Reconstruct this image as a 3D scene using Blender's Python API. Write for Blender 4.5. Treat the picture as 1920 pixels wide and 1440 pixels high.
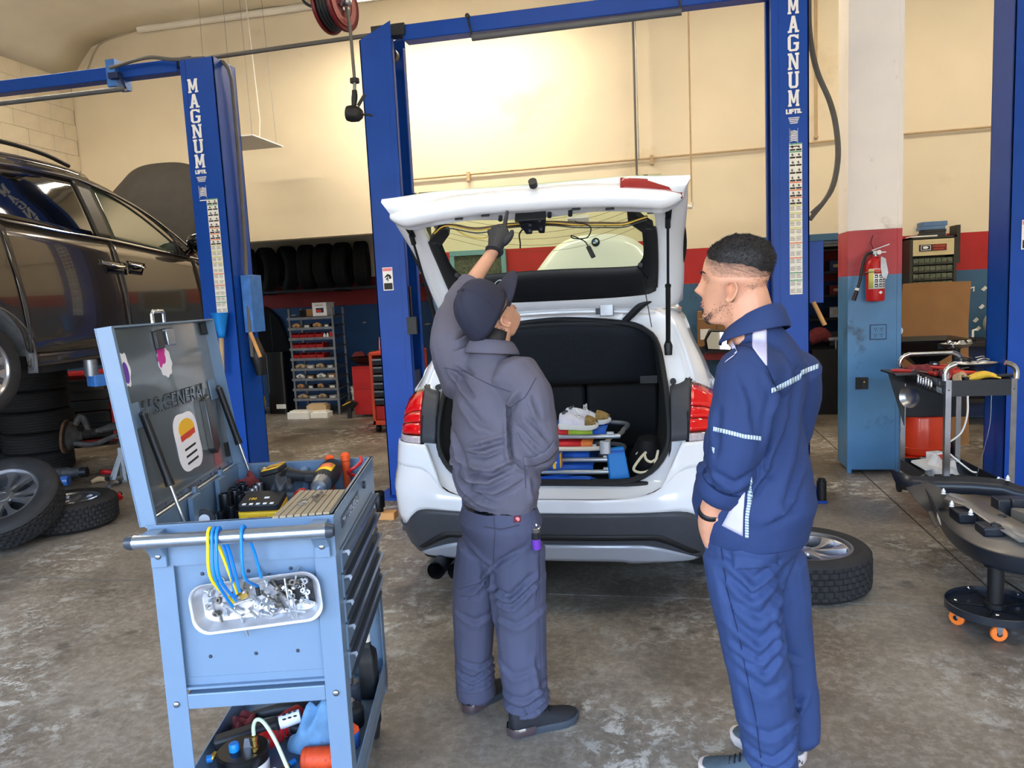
# Car workshop: room-aligned coordinates, metres; X along the back wall, Y towards it, Z up
import bpy,bmesh,math,random
from mathutils import Vector as V,Matrix as MX,noise as NZ,Euler
from math import sin,cos,pi,radians as rad,sqrt
random.seed(7)
SC=bpy.context.scene
COL=SC.collection
for o in list(bpy.data.objects):bpy.data.objects.remove(o)
CAM_H=1.62
PIT,ROL,YAW,FPX=rad(6.64),rad(-2.81),rad(11.624),1398.0
fwd=V((-sin(YAW)*cos(PIT),cos(YAW)*cos(PIT),-sin(PIT)))
rgt0=V((cos(YAW),sin(YAW),0));up0=rgt0.cross(fwd)
RGT=rgt0*cos(ROL)+up0*sin(ROL);UPV=-rgt0*sin(ROL)+up0*cos(ROL)
cd=bpy.data.cameras.new('camera');cam=bpy.data.objects.new('camera',cd);COL.objects.link(cam)
m3=MX((RGT,UPV,-fwd)).transposed()
cam.matrix_world=MX.Translation((0,0,CAM_H))@m3.to_4x4()
cd.sensor_fit='HORIZONTAL';cd.sensor_width=36;cd.lens=FPX/1920*36
cd.clip_start=.05;cd.clip_end=200
SC.camera=cam
def at(px,py,Y):
 d=RGT*((px-960)/FPX)+UPV*(-(py-720)/FPX)+fwd
 return d*(Y/d.y)+V((0,0,CAM_H))
def fl(px,py,z=0.0):
 d=RGT*((px-960)/FPX)+UPV*(-(py-720)/FPX)+fwd
 return d*((z-CAM_H)/d.z)+V((0,0,CAM_H))
SC.view_settings.view_transform='Standard';SC.view_settings.look='None'
SC.view_settings.gamma=1.0;SC.view_settings.exposure=0.35
try:SC.view_settings.use_curve_mapping=False
except Exception:pass
W=bpy.data.worlds.new('sky');SC.world=W;W.use_nodes=True
nt=W.node_tree;bg=nt.nodes['Background']
sk=nt.nodes.new('ShaderNodeTexSky');sk.sky_type='NISHITA';sk.sun_disc=False
sk.sun_elevation=rad(52);sk.sun_rotation=rad(20);sk.altitude=50;sk.air_density=1.0;sk.dust_density=1.6
nt.links.new(sk.outputs[0],bg.inputs[0]);bg.inputs[1].default_value=SKY=4.0
def area(name,loc,rot,sx,sy,power,col=(1,1,1),portal=False):
 l=bpy.data.lights.new(name,'AREA');l.shape='RECTANGLE';l.size=sx;l.size_y=sy;l.energy=power;l.color=col
 o=bpy.data.objects.new(name,l);COL.objects.link(o);o.location=loc;o.rotation_euler=rot
 if portal:l.cycles.is_portal=True
 return o
DOORS=[(-7.6,-4.0),(-3.4,0.4),(1.0,4.8)]
DOOR_Y,DOOR_H=-2.6,3.4
for x0,x1 in DOORS:
 area('door_daylight',((x0+x1)/2,DOOR_Y,DOOR_H/2),(rad(90),0,0),x1-x0,DOOR_H,1,portal=True)
def s2l(c):
 f=lambda u:(u/12.92 if u<=.04045 else((u+.055)/1.055)**2.4)
 return tuple(f(x/255)for x in c)
MATS={}
def mat(name,rgb,rough=.5,metal=0,var=.08,scale=6,bump=0,bscale=60,coat=0,trans=0,ior=1.45,spec=.5,alpha=1,emit=None,estr=0,dirt=None,dscale=3,dlo=.55,dhi=.7):
 if name in MATS:return MATS[name]
 m=bpy.data.materials.new(name);m.use_nodes=True;n=m.node_tree;L=n.links.new
 b=n.nodes['Principled BSDF'];base=s2l(rgb)
 b.inputs['Roughness'].default_value=rough;b.inputs['Metallic'].default_value=metal
 b.inputs['Coat Weight'].default_value=coat;b.inputs['Coat Roughness'].default_value=.04
 b.inputs['Transmission Weight'].default_value=trans;b.inputs['IOR'].default_value=ior
 b.inputs['Specular IOR Level'].default_value=spec;b.inputs['Alpha'].default_value=alpha
 b.inputs['Base Color'].default_value=(*base,1)
 if emit:b.inputs['Emission Color'].default_value=(*s2l(emit),1);b.inputs['Emission Strength'].default_value=estr
 if var or bump or dirt:
  tc=n.nodes.new('ShaderNodeTexCoord')
  nz=n.nodes.new('ShaderNodeTexNoise');nz.inputs['Scale'].default_value=scale;nz.inputs['Detail'].default_value=6
  L(tc.outputs['Object'],nz.inputs['Vector'])
  rp=n.nodes.new('ShaderNodeValToRGB')
  rp.color_ramp.elements[0].position=.3;rp.color_ramp.elements[1].position=.7
  rp.color_ramp.elements[0].color=(*[max(0,x*(1-var*1.4))for x in base],1)
  rp.color_ramp.elements[1].color=(*[min(1,x*(1+var))for x in base],1)
  L(nz.outputs['Fac'],rp.inputs['Fac']);outc=rp.outputs['Color']
  if dirt:
   n2=n.nodes.new('ShaderNodeTexNoise');n2.inputs['Scale'].default_value=dscale;n2.inputs['Detail'].default_value=9;n2.inputs['Roughness'].default_value=.65
   L(tc.outputs['Object'],n2.inputs['Vector'])
   r2=n.nodes.new('ShaderNodeValToRGB');r2.color_ramp.elements[0].position=dlo;r2.color_ramp.elements[1].position=dhi
   L(n2.outputs['Fac'],r2.inputs['Fac'])
   mx=n.nodes.new('ShaderNodeMix');mx.data_type='RGBA'
   L(r2.outputs['Color'],mx.inputs['Factor']);L(outc,mx.inputs['A']);mx.inputs['B'].default_value=(*s2l(dirt),1)
   outc=mx.outputs['Result']
  L(outc,b.inputs['Base Color'])
  if bump:
   n3=n.nodes.new('ShaderNodeTexNoise');n3.inputs['Scale'].default_value=bscale;n3.inputs['Detail'].default_value=4
   L(tc.outputs['Object'],n3.inputs['Vector'])
   bp=n.nodes.new('ShaderNodeBump');bp.inputs['Strength'].default_value=bump;bp.inputs['Distance'].default_value=.01
   L(n3.outputs['Fac'],bp.inputs['Height']);L(bp.outputs['Normal'],b.inputs['Normal'])
 MATS[name]=m;return m
def M(n):return MATS[n]
def frame(p0,p1):
 z=(p1-p0).normalized();a=V((0,0,1))if abs(z.z)<.9 else V((1,0,0))
 x=a.cross(z).normalized();y=z.cross(x);return x,y,z
def cr(pts,n,closed=False):
 P=[V(p)for p in pts];k=len(P);segs=k if closed else k-1;out=[]
 for i in range(segs):
  if closed:a,b,c,d=P[(i-1)%k],P[i],P[(i+1)%k],P[(i+2)%k]
  else:b,c=P[i],P[i+1];a=P[i-1]if i else b*2-c;d=P[i+2]if i+2<k else c*2-b
  for j in range(12):
   t=j/12;out.append(.5*((2*b)+(c-a)*t+(2*a-5*b+4*c-d)*t*t+(3*b-a-3*c+d)*t**3))
 out.append(P[0].copy()if closed else P[-1].copy())
 return resample(out,n,closed)
def resample(P,n,closed=False):
 P=[V(p)for p in P]
 L=[0]
 for i in range(1,len(P)):L.append(L[-1]+(P[i]-P[i-1]).length)
 tot=L[-1];res=[];j=0;den=n if closed else n-1
 for i in range(n):
  s=tot*i/den
  while j<len(L)-2 and L[j+1]<s:j+=1
  d=L[j+1]-L[j];t=(s-L[j])/d if d>1e-12 else 0
  res.append(P[j].lerp(P[j+1],min(1,t)))
 return res
class G:
 def __init__(s):s.bm=bmesh.new();s.mi=0;s.X=None
 def v(s,p):
  p=V(p);return s.bm.verts.new(s.X@p if s.X else p)
 def f(s,vs):
  try:
   fc=s.bm.faces.new(vs);fc.material_index=s.mi;return fc
  except ValueError:return None
 def box(s,lo,hi,R=None):
  c=[(x,y,z)for z in(lo[2],hi[2])for y in(lo[1],hi[1])for x in(lo[0],hi[0])]
  if R:c=[R@V(p)for p in c]
  q=[s.v(p)for p in c]
  for a in((0,2,3,1),(4,5,7,6),(0,1,5,4),(2,6,7,3),(0,4,6,2),(1,3,7,5)):s.f([q[i]for i in a])
  return s
 def bar(s,p0,p1,w,h,up=None):
  p0,p1=V(p0),V(p1);z=(p1-p0).normalized();u=V(up)if up else(V((0,0,1))if abs(z.z)<.9 else V((0,1,0)))
  x=u.cross(z).normalized();y=z.cross(x)
  q=[s.v(p+x*a*w/2+y*b*h/2)for p in(p0,p1)for a,b in((-1,-1),(1,-1),(1,1),(-1,1))]
  for a in((3,2,1,0),(4,5,6,7),(0,1,5,4),(1,2,6,5),(2,3,7,6),(3,0,4,7)):s.f([q[i]for i in a])
  return s
 def cyl(s,p0,p1,r0,r1=None,n=16,caps=True):
  p0,p1=V(p0),V(p1);r1=r0 if r1 is None else r1;x,y,z=frame(p0,p1)
  A=[s.v(p0+(x*cos(2*pi*i/n)+y*sin(2*pi*i/n))*r0)for i in range(n)]
  B=[s.v(p1+(x*cos(2*pi*i/n)+y*sin(2*pi*i/n))*r1)for i in range(n)]
  for i in range(n):s.f([A[i],A[(i+1)%n],B[(i+1)%n],B[i]])
  if caps:s.f(A[::-1]);s.f(B)
  return s
 def lathe(s,prof,n=24,p0=(0,0,0),ax=(0,0,1),caps=True):
  p0=V(p0);ax=V(ax).normalized();x,y,z=frame(p0,p0+ax);rings=[]
  for r,h in prof:rings.append([s.v(p0+z*h+(x*cos(2*pi*i/n)+y*sin(2*pi*i/n))*max(r,1e-4))for i in range(n)])
  for a,b in zip(rings,rings[1:]):
   for i in range(n):s.f([a[i],a[(i+1)%n],b[(i+1)%n],b[i]])
  if caps:s.f(rings[0][::-1]);s.f(rings[-1])
  return s
 def tube(s,pts,r,n=8,closed=False,smooth=0,caps=True,flat=None):
  P=[V(p)for p in pts]
  if smooth:
   if isinstance(r,(list,tuple)):
    R0=r;r=[R0[min(int(i*(len(R0)-1)/(smooth-1)),len(R0)-2)]*(1-(i*(len(R0)-1)/(smooth-1)-min(int(i*(len(R0)-1)/(smooth-1)),len(R0)-2)))+R0[min(int(i*(len(R0)-1)/(smooth-1)),len(R0)-2)+1]*(i*(len(R0)-1)/(smooth-1)-min(int(i*(len(R0)-1)/(smooth-1)),len(R0)-2))for i in range(smooth)]
   P=cr(P,smooth,closed)
  k=len(P);rings=[];px=None
  for i,p in enumerate(P):
   t=(P[(i+1)%k]-P[i-1])if closed else(P[min(i+1,k-1)]-P[max(i-1,0)])
   t=t.normalized()if t.length>1e-9 else V((0,0,1))
   if px is None:
    a=V((0,0,1))if abs(t.z)<.9 else V((1,0,0));px=a.cross(t).normalized()
   else:px=(px-t*px.dot(t)).normalized()
   py=t.cross(px);rr=r[i]if isinstance(r,(list,tuple))else r
   rings.append([s.v(p+(px*cos(2*pi*j/n)+py*sin(2*pi*j/n)*(flat or 1))*rr)for j in range(n)])
  for i in range(k if closed else k-1):
   a,b=rings[i],rings[(i+1)%k]
   for j in range(n):s.f([a[j],a[(j+1)%n],b[(j+1)%n],b[j]])
  if not closed and caps:s.f(rings[0][::-1]);s.f(rings[-1])
  return s
 def prism(s,poly,h0,h1,fn=lambda a,b,c:(a,b,c)):
  A=[s.v(fn(a,b,h0))for a,b in poly];B=[s.v(fn(a,b,h1))for a,b in poly];n=len(poly)
  s.f(A[::-1]);s.f(B)
  for i in range(n):s.f([A[i],A[(i+1)%n],B[(i+1)%n],B[i]])
  return s
 def loft(s,curves,closed=False,cap0=False,cap1=False):
  R=[[s.v(p)for p in c]for c in curves];n=len(R[0])
  for a,b in zip(R,R[1:]):
   for i in range(n if closed else n-1):s.f([a[i],a[(i+1)%n],b[(i+1)%n],b[i]])
  if cap0:s.f(R[0][::-1])
  if cap1:s.f(R[-1])
  return s
 def rbox(s,lo,hi,r,R=None):
  x0,y0,z0=lo;x1,y1,z1=hi;pts=[]
  for cx,cy,a in((x1-r,y1-r,0),(x0+r,y1-r,90),(x0+r,y0+r,180),(x1-r,y0+r,270)):
   for k in range(5):t=rad(a+k*22.5);pts.append((cx+r*cos(t),cy+r*sin(t)))
  return s.prism(pts,z0,z1,(lambda a,b,c:R@V((a,b,c)))if R else(lambda a,b,c:(a,b,c)))
 def ball(s,c,r,n=12,sq=(1,1,1)):
  c=V(c);k=n//2
  rings=[]
  for i in range(1,k):
   ph=pi*i/k;rings.append([s.v(c+V((r*sq[0]*sin(ph)*cos(2*pi*j/n),r*sq[1]*sin(ph)*sin(2*pi*j/n),-r*sq[2]*cos(ph))))for j in range(n)])
  a=s.v(c+V((0,0,-r*sq[2])));b=s.v(c+V((0,0,r*sq[2])))
  for p,q in zip(rings,rings[1:]):
   for j in range(n):s.f([p[j],p[(j+1)%n],q[(j+1)%n],q[j]])
  for j in range(n):s.f([a,rings[0][(j+1)%n],rings[0][j]]);s.f([b,rings[-1][j],rings[-1][(j+1)%n]])
  return s
 def mesh(s,name,mats,ang=38,bevel=0,solid=0,sub=0,weld=False,smooth=True):
  if weld:bmesh.ops.remove_doubles(s.bm,verts=s.bm.verts,dist=1e-5)
  bmesh.ops.recalc_face_normals(s.bm,faces=s.bm.faces)
  me=bpy.data.meshes.new(name);s.bm.to_mesh(me);s.bm.free()
  for m in(mats if isinstance(mats,(list,tuple))else[mats]):me.materials.append(MATS[m]if isinstance(m,str)else m)
  if smooth:
   me.polygons.foreach_set('use_smooth',[True]*len(me.polygons));me.set_sharp_from_angle(angle=rad(ang))
  return me
 def out(s,name,mats,parent=None,ang=38,bevel=0,solid=0,sub=0,weld=False,smooth=True,loc=None,rot=None,boff=-1,st=False):
  me=s.mesh(name,mats,ang,weld=weld,smooth=smooth)
  o=place(name,me,parent,bevel,solid,sub,loc,rot,boff)
  if st:o['kind']='stuff'
  return o
def place(name,me,parent=None,bevel=0,solid=0,sub=0,loc=None,rot=None,boff=-1):
 o=bpy.data.objects.new(name,me);COL.objects.link(o)
 if parent:o.parent=parent
 if loc:o.location=loc
 if rot:o.rotation_euler=rot
 if solid:md=o.modifiers.new('solid','SOLIDIFY');md.thickness=solid;md.offset=boff
 if bevel:md=o.modifiers.new('bevel','BEVEL');md.width=bevel;md.segments=2;md.limit_method='ANGLE';md.angle_limit=rad(40)
 if sub:md=o.modifiers.new('sub','SUBSURF');md.levels=sub;md.render_levels=sub
 return o
def thing(name,label,cat,loc=(0,0,0),rz=0,group=None):
 o=bpy.data.objects.new(name,None);COL.objects.link(o);o.location=loc;o.rotation_euler=(0,0,rz)
 o.empty_display_size=.1
 return tag(o,label,cat,group)
def tag(o,label,cat,group=None):
 o['label']=label;o['category']=cat
 if group:o['group']=group
 return o
def struct(o):o['kind']='structure';return o
def stuff(o):o['kind']='stuff';return o
def lab(o,label):o['label']=label;return o
def dup(o,loc=None,rot=None,label=None,parent=None):
 c=o.copy();COL.objects.link(c)
 if parent:c.parent=parent
 if loc is not None:c.location=loc
 if rot is not None:c.rotation_euler=rot
 if label:c['label']=label
 for ch in o.children:dup(ch,parent=c)
 return c
def RZ(a):return MX.Rotation(a,4,'Z')
def T(*p):return MX.Translation(p)
def RX(a):return MX.Rotation(a,4,'X')
def RY(a):return MX.Rotation(a,4,'Y')
def text(txt,size,depth=.001,sx=1,bold=0):
 cu=bpy.data.curves.new('lettering','FONT');cu.body=txt;cu.size=size;cu.extrude=depth;cu.align_x='CENTER';cu.align_y='CENTER';cu.resolution_u=3;cu.offset=bold
 o=bpy.data.objects.new('lettering',cu);COL.objects.link(o)
 dg=bpy.context.evaluated_depsgraph_get();me=bpy.data.meshes.new_from_object(o.evaluated_get(dg))
 bpy.data.objects.remove(o);bpy.data.curves.remove(cu)
 if sx!=1:me.transform(MX.Diagonal((sx,1,1,1)))
 return me
def put_text(txt,size,m,parent,mtx,depth=.001,sx=1,bold=0,name='lettering'):
 me=text(txt,size,depth,sx,bold);me.materials.clear();me.materials.append(MATS[m])
 o=bpy.data.objects.new(name,me);COL.objects.link(o);o.parent=parent;o.matrix_local=mtx
 return o
FACE=RX(rad(90))
mat('cream',(224,210,182),.75,var=.04,scale=1.2,bump=.12,bscale=25,dirt=(196,176,140),dscale=.8,dlo=.6,dhi=.8)
mat('cream_block',(220,208,184),.75,var=.05,scale=5,bump=.25,bscale=60)
mat('joint_dirt',(44,39,34),1,var=.1,spec=0)
mat('mortar',(176,164,140),.9,var=.05)
mat('ceiling_foil',(232,225,208),.6,var=.05,scale=2,bump=.3,bscale=3)
mat('red_wall',(176,34,34),.6,var=.06,scale=4,bump=.1,bscale=40)
mat('bay_blue_shaded',(18,62,108),.6,var=.1,scale=4)  # navy bay paint, darkened so part of the bay's shade is in the colour
mat('bay_red_shaded',(122,14,16),.6,var=.08,scale=4)  # wall red taken down to its shaded tone for the bay
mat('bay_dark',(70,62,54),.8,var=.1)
mat('blue_wall',(58,98,130),.6,var=.10,scale=3,bump=.1,bscale=40,dirt=(40,70,96),dscale=4,dlo=.6,dhi=.75)
mat('white_paint',(250,244,236),.6,var=.03,scale=3,bump=.1,bscale=40,dirt=(206,194,176),dscale=2.5,dlo=.62,dhi=.72)
mat('pillar_red',(186,66,76),.5,var=.07,scale=4,bump=.1,bscale=40,dirt=(150,52,62),dscale=3)
mat('pillar_blue',(72,124,168),.42,var=.12,scale=3,bump=.15,bscale=30,dirt=(46,74,96),dscale=3.5,dlo=.6,dhi=.72)
mat('lift_blue',(12,68,158),.42,var=.06,scale=5,spec=.3,dirt=(28,60,110),dscale=5,dlo=.64,dhi=.72)
mat('lift_dark',(20,40,84),.5,var=.1)
mat('box_blue',(60,116,190),.45,var=.15,scale=14)
mat('black',(20,21,23),.5,var=.15)
mat('black_gloss',(10,10,12),.12,var=0,coat=.4)
mat('rubber',(34,34,36),.72,var=.15,scale=12,bump=.1,bscale=80,dirt=(58,56,54),dscale=6,dlo=.6,dhi=.8)
mat('tire_dark',(20,20,22),.8,var=.1)
mat('steel',(170,172,176),.32,1,var=.1,scale=20)
mat('chrome',(215,216,220),.12,1,var=0)
mat('alloy',(176,176,180),.28,.9,var=.05)
mat('alloy_dark',(60,62,66),.4,.7,var=.05)
mat('galv',(150,154,160),.42,.9,var=.2,scale=12)
mat('dark_metal',(50,52,56),.45,.6,var=.15,scale=10)
mat('gray_plastic',(92,94,98),.5,var=.08)
mat('cable_gray',(96,92,86),.55,var=.1)
mat('white',(236,236,236),.5,var=.02)
mat('off_white',(226,224,216),.6,var=.05)
mat('paper',(232,230,222),.7,var=.06,scale=40)
mat('ink',(28,28,32),.6,var=0)
mat('green_ink',(60,150,110),.6,var=0)
mat('orange_ink',(224,110,60),.6,var=0)
mat('yellow_ink',(206,204,110),.6,var=0)
mat('pink_ink',(226,130,140),.6,var=0)
mat('red',(190,24,26),.4,var=.08)
mat('orange',(232,84,30),.45,var=.12,scale=8)
mat('yellow',(240,186,30),.45,var=.05)
mat('tan_wood',(206,150,90),.6,var=.15,scale=9)
mat('cardboard',(140,100,60),.8,var=.06,scale=5,bump=.1,bscale=50)
mat('card_light',(186,160,124),.85,var=.06,scale=9)
mat('lamp_white',(230,226,220),.4,var=0)
mat('brass',(206,170,90),.25,1,var=.05)
mat('oil_black',(14,14,15),.35,var=.2)
mat('fluor',(255,246,226),.4,var=0,emit=(255,240,214),estr=14)
def floor_mat():
 m=bpy.data.materials.new('concrete');m.use_nodes=True;n=m.node_tree;L=n.links.new;b=n.nodes['Principled BSDF']
 tc=n.nodes.new('ShaderNodeTexCoord')
 def nz(sc,det=8,ro=.6,dist=0):
  x=n.nodes.new('ShaderNodeTexNoise');x.inputs['Scale'].default_value=sc;x.inputs['Detail'].default_value=det;x.inputs['Roughness'].default_value=ro;x.inputs['Distortion'].default_value=dist
  L(tc.outputs['Object'],x.inputs['Vector']);return x.outputs['Fac']
 def ramp(fac,a,c0,b_,c1):
  r=n.nodes.new('ShaderNodeValToRGB');r.color_ramp.elements[0].position=a;r.color_ramp.elements[1].position=b_
  r.color_ramp.elements[0].color=(*c0,1);r.color_ramp.elements[1].color=(*c1,1);L(fac,r.inputs['Fac']);return r.outputs['Color']
 def mix(fac,A,B,bt='MIX'):
  x=n.nodes.new('ShaderNodeMix');x.data_type='RGBA';x.blend_type=bt;L(fac,x.inputs['Factor'])if not isinstance(fac,float)else None
  if isinstance(fac,float):x.inputs['Factor'].default_value=fac
  L(A,x.inputs['A'])
  if isinstance(B,tuple):x.inputs['B'].default_value=(*B,1)
  else:L(B,x.inputs['B'])
  return x.outputs['Result']
 w,k=(1,1,1),(0,0,0)
 base=ramp(nz(1.1,12,.68),.32,s2l((96,86,74)),.68,s2l((142,133,120)))
 base=mix(ramp(nz(.42,8,.6),.48,k,.64,w),base,s2l((92,79,65)))
 gr=n.nodes.new('ShaderNodeMath');gr.operation='MULTIPLY'
 L(ramp(nz(26,10,.75),.46,k,.60,w),gr.inputs[0]);gr.inputs[1].default_value=.30
 base=mix(gr.outputs[0],base,s2l((178,172,160)))
 g2=n.nodes.new('ShaderNodeMath');g2.operation='MULTIPLY'
 L(ramp(nz(19,10,.72,.6),.52,k,.66,w),g2.inputs[0]);g2.inputs[1].default_value=.45
 base=mix(g2.outputs[0],base,s2l((74,66,56)))
 fm=n.nodes.new('ShaderNodeMath');fm.operation='MULTIPLY'
 L(ramp(nz(.7,7,.6),.46,k,.60,w),fm.inputs[0]);L(ramp(nz(11,15,.80,.4),.515,k,.56,w),fm.inputs[1])
 base=mix(fm.outputs[0],base,s2l((190,189,182)))
 st=n.nodes.new('ShaderNodeMath');st.operation='MULTIPLY'
 L(ramp(nz(.95,8,.62,.3),.50,k,.68,w),st.inputs[0]);st.inputs[1].default_value=.72
 base=mix(st.outputs[0],base,s2l((58,51,45)))
 sp=n.nodes.new('ShaderNodeMath');sp.operation='MULTIPLY'
 L(ramp(nz(4.5,4,.5),.64,k,.72,w),sp.inputs[0]);sp.inputs[1].default_value=.6
 base=mix(sp.outputs[0],base,s2l((50,44,40)))
 L(base,b.inputs['Base Color'])
 rr=n.nodes.new('ShaderNodeMapRange');L(nz(1.1,6),rr.inputs['Value']);rr.inputs['From Min'].default_value=.35;rr.inputs['From Max'].default_value=.65;rr.inputs['To Min'].default_value=.34;rr.inputs['To Max'].default_value=.62
 L(rr.outputs[0],b.inputs['Roughness'])
 bp=n.nodes.new('ShaderNodeBump');bp.inputs['Strength'].default_value=.15;bp.inputs['Distance'].default_value=.01;L(nz(14,8,.7),bp.inputs['Height']);L(bp.outputs['Normal'],b.inputs['Normal'])
 MATS['concrete']=m
floor_mat()
WY=9.3;AY=11.3;LX=-7.88;RX_=7.5;FY=-2.6;CH=5.42;LINT=2.53
fl_o=struct(G().box((-14,-18,-.25),(10,14,-.006)).out('floor','joint_dirt'))
for x0,x1,y0,y1 in[(-14,1.62,-18,3.86),(1.63,10,-18,3.86),(-14,1.62,3.868,9.9),(1.63,10,3.868,9.9),(-14,1.62,9.908,14),(1.63,10,9.908,14)]:
 G().box((x0,y0,-.0055),(x1,y1,0)).out('slab','concrete',fl_o,smooth=False)
wb=struct(G().box((LX-.4,WY,LINT),(-2.9,WY+.2,CH+.6)).out('wall_back','cream',smooth=False))
def band(nm,x0,x1,z0,z1,m):return G().box((x0,WY,z0),(x1,WY+.2,z1)).out(nm,m,wb,smooth=False)
DX0,DX1,DZ=1.2,2.32,2.12
for nm,z0,z1,m in(('blue_band',0,1.675,'blue_wall'),('red_band',1.675,2.09,'red_wall')):
 band(nm,-2.9,DX0,z0,z1,m);band(nm,DX1,RX_,z0,z1,m)
band('cream_band',-2.9,DX0,2.09,CH+.6,'cream');band('cream_band',DX1,RX_,2.09,CH+.6,'cream');band('cream_band',DX0,DX1,DZ+.03,CH+.6,'cream')
G().box((DX0-.06,WY-.03,DZ-.03),(DX1+.06,WY+.1,DZ+.05)).box((DX0-.06,WY-.03,0),(DX0,WY+.1,DZ)).box((DX1,WY-.03,0),(DX1+.06,WY+.1,DZ)).out('trim_1','blue_wall',bevel=.004)['kind']='structure'
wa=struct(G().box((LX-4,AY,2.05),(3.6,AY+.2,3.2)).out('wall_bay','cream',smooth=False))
G().box((LX-4,AY,1.62),(3.6,AY+.2,2.05)).out('red_band','bay_red_shaded',wa,smooth=False)
G().box((LX-4,AY,0),(3.6,AY+.2,1.62)).out('blue_band','bay_blue_shaded',wa,smooth=False)
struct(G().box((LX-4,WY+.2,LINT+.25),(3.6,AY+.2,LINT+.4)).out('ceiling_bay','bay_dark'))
struct(G().box((LX-.4,WY+.2,0),(LX-.2,AY,3)).out('wall_bay_left','bay_blue_shaded'))
struct(G().box((-1.3,WY+.2,0),(-1.1,AY,3)).out('wall_bay_divider','blue_wall'))
struct(G().box((3.4,WY+.2,0),(3.6,AY,3)).out('wall_bay_right','blue_wall'))
wl=struct(G().box((LX-.2,FY,0),(LX-.012,WY,CH+.6)).out('wall_left','mortar',smooth=False))
blk=G().box((0,.002,.002),(.014,.405,.203)).mesh('block','cream_block',smooth=False)
nblk=0
for i in range(13):
 z=2.62+i*.205
 for j in range(17):
  y=WY-.03-(j+1)*.407+(.2 if i%2 else 0)
  y1=min(WY-.005,y+.407)
  if y<4.6 or z>5.2 or y1-y<.1:continue
  o=place('block',blk,wl,loc=(LX-.014+random.uniform(0,.004),y,z))
  if y+.407>WY:o.scale.y=(WY-.005-y)/.407
  nblk+=1
G().box((LX-.012,FY,0),(LX,WY,2.62)).out('lower_blocks','blue_wall',wl)
G().box((LX-.012,FY,2.62),(LX,4.6,CH+.6)).out('upper_blocks','cream_block',wl)
struct(G().box((RX_,FY,0),(RX_+.2,WY,CH+.6)).out('wall_right','cream'))
g=G();prof=[(LX,4.86),(LX+.42,5.30),(LX+1.2,CH),(RX_,CH)]
ys=[FY-.2+(WY-FY+.2)*i/24 for i in range(25)]
curves=[]
for y in ys:
 c=resample([(x,y,z)for x,z in prof],60)
 for p in c:p.z+=.035*(NZ.noise((p.x*1.1,p.y*1.1,0)))+.02*NZ.noise((p.x*3,p.y*3,4))if p.x>LX+.05 else 0
 curves.append(c)
g.loft(curves);struct(g.out('ceiling','ceiling_foil',ang=60,solid=.05,boff=1))
struct(G().cyl((LX+1.15,WY-.05,CH-.03),(1,WY-.05,CH-.03),.045,n=10).out('trim_2','ceiling_foil'))
struct(G().tube([(LX+.02,WY-.01,4.85),(LX+.2,WY-.01,4.87),(LX+.42,WY-.01,5.2),(LX+.6,WY-.01,5.32),(LX+1.1,WY-.01,5.4)],.012,smooth=20).out('trim_3','mortar'))
wf=G().box((LX-.2,FY-.2,DOOR_H),(RX_+.2,FY,CH+.6))
xs=[LX-.2]+[x for d in DOORS for x in d]+[RX_+.2]
for i in range(0,len(xs),2):wf.box((xs[i],FY-.2,0),(xs[i+1],FY,DOOR_H))
struct(wf.out('wall_front','cream',smooth=False))
pa=fl(1590,887);PX0,PX1,PY0,PY1=1.505,1.905,6.62,6.99
pil=struct(G().box((PX0,PY0,2.02),(PX1,PY1,CH+.1)).out('pillar','white_paint',bevel=.006,smooth=False))
G().box((PX0,PY0,1.655),(PX1,PY1,2.02)).out('red_band','pillar_red',pil,smooth=False)
G().box((PX0,PY0,.03),(PX1,PY1,1.655)).out('blue_band','pillar_blue',pil,smooth=False)
for z0,z1,m in((2.02,CH+.1,'white_paint'),(1.655,2.02,'pillar_red'),(.0,1.655,'pillar_blue')):
 G().box((PX0-.005,PY0-.005,z0),(PX0+.03,PY0+.03,z1)).box((PX1-.03,PY0-.005,z0),(PX1+.005,PY0+.03,z1)).out('corner_strip',m,pil,smooth=False)
def wall_pt(px,py):return at(px,py,WY-.03)
c0,c1,c2,c3=wall_pt(776,336),wall_pt(1420,279),wall_pt(1575,262),wall_pt(1900,234)
cond=tag(G().tube([c0-V((.6,0,-.005)),c0,c1,c2,c3,c3+V((1.5,0,0))],.012,n=8).out('conduit_pipe','card_light'),'thin horizontal pipe running along the cream back wall','pipe')
for px,py in((878,327),(1222,296)):
 p=wall_pt(px,py);G().box((p.x-.02,WY-.05,p.z-.08),(p.x+.02,WY-.005,p.z+.03)).out('pipe_clip','card_light',cond)
p=wall_pt(1530,265);tag(G().tube([(p.x,WY-.03,p.z+.03),(p.x,WY-.03,p.z+2.2)],.016).ball((p.x,WY-.03,p.z+.045),.026).out('riser_pipe','card_light'),'upright tan riser pipe on the back wall left of the pillar','pipe')
def tube_lamp(name,loc,label,L=1.2,pw=40,col=(1,.88,.70),group=None):
 t=thing(name,label,'lamp',loc,0,group)
 G().box((-L/2,-.1,.03),(L/2,.1,.08)).prism([(-.1,.03),(-.05,-.01),(.05,-.01),(.1,.03)],-L/2,L/2,lambda a,b,c:(c,a,b)).out('lamp_housing','white',t)
 G().cyl((-L/2+.02,-.03,-.03),(L/2-.02,-.03,-.03),.016,n=10).cyl((-L/2+.02,.03,-.03),(L/2-.02,.03,-.03),.016,n=10).out('tube','fluor',t)
 a=area('tube_light',(0,0,-.06),(0,0,0),L,.2,pw,col);a.parent=t
 return t
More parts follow.
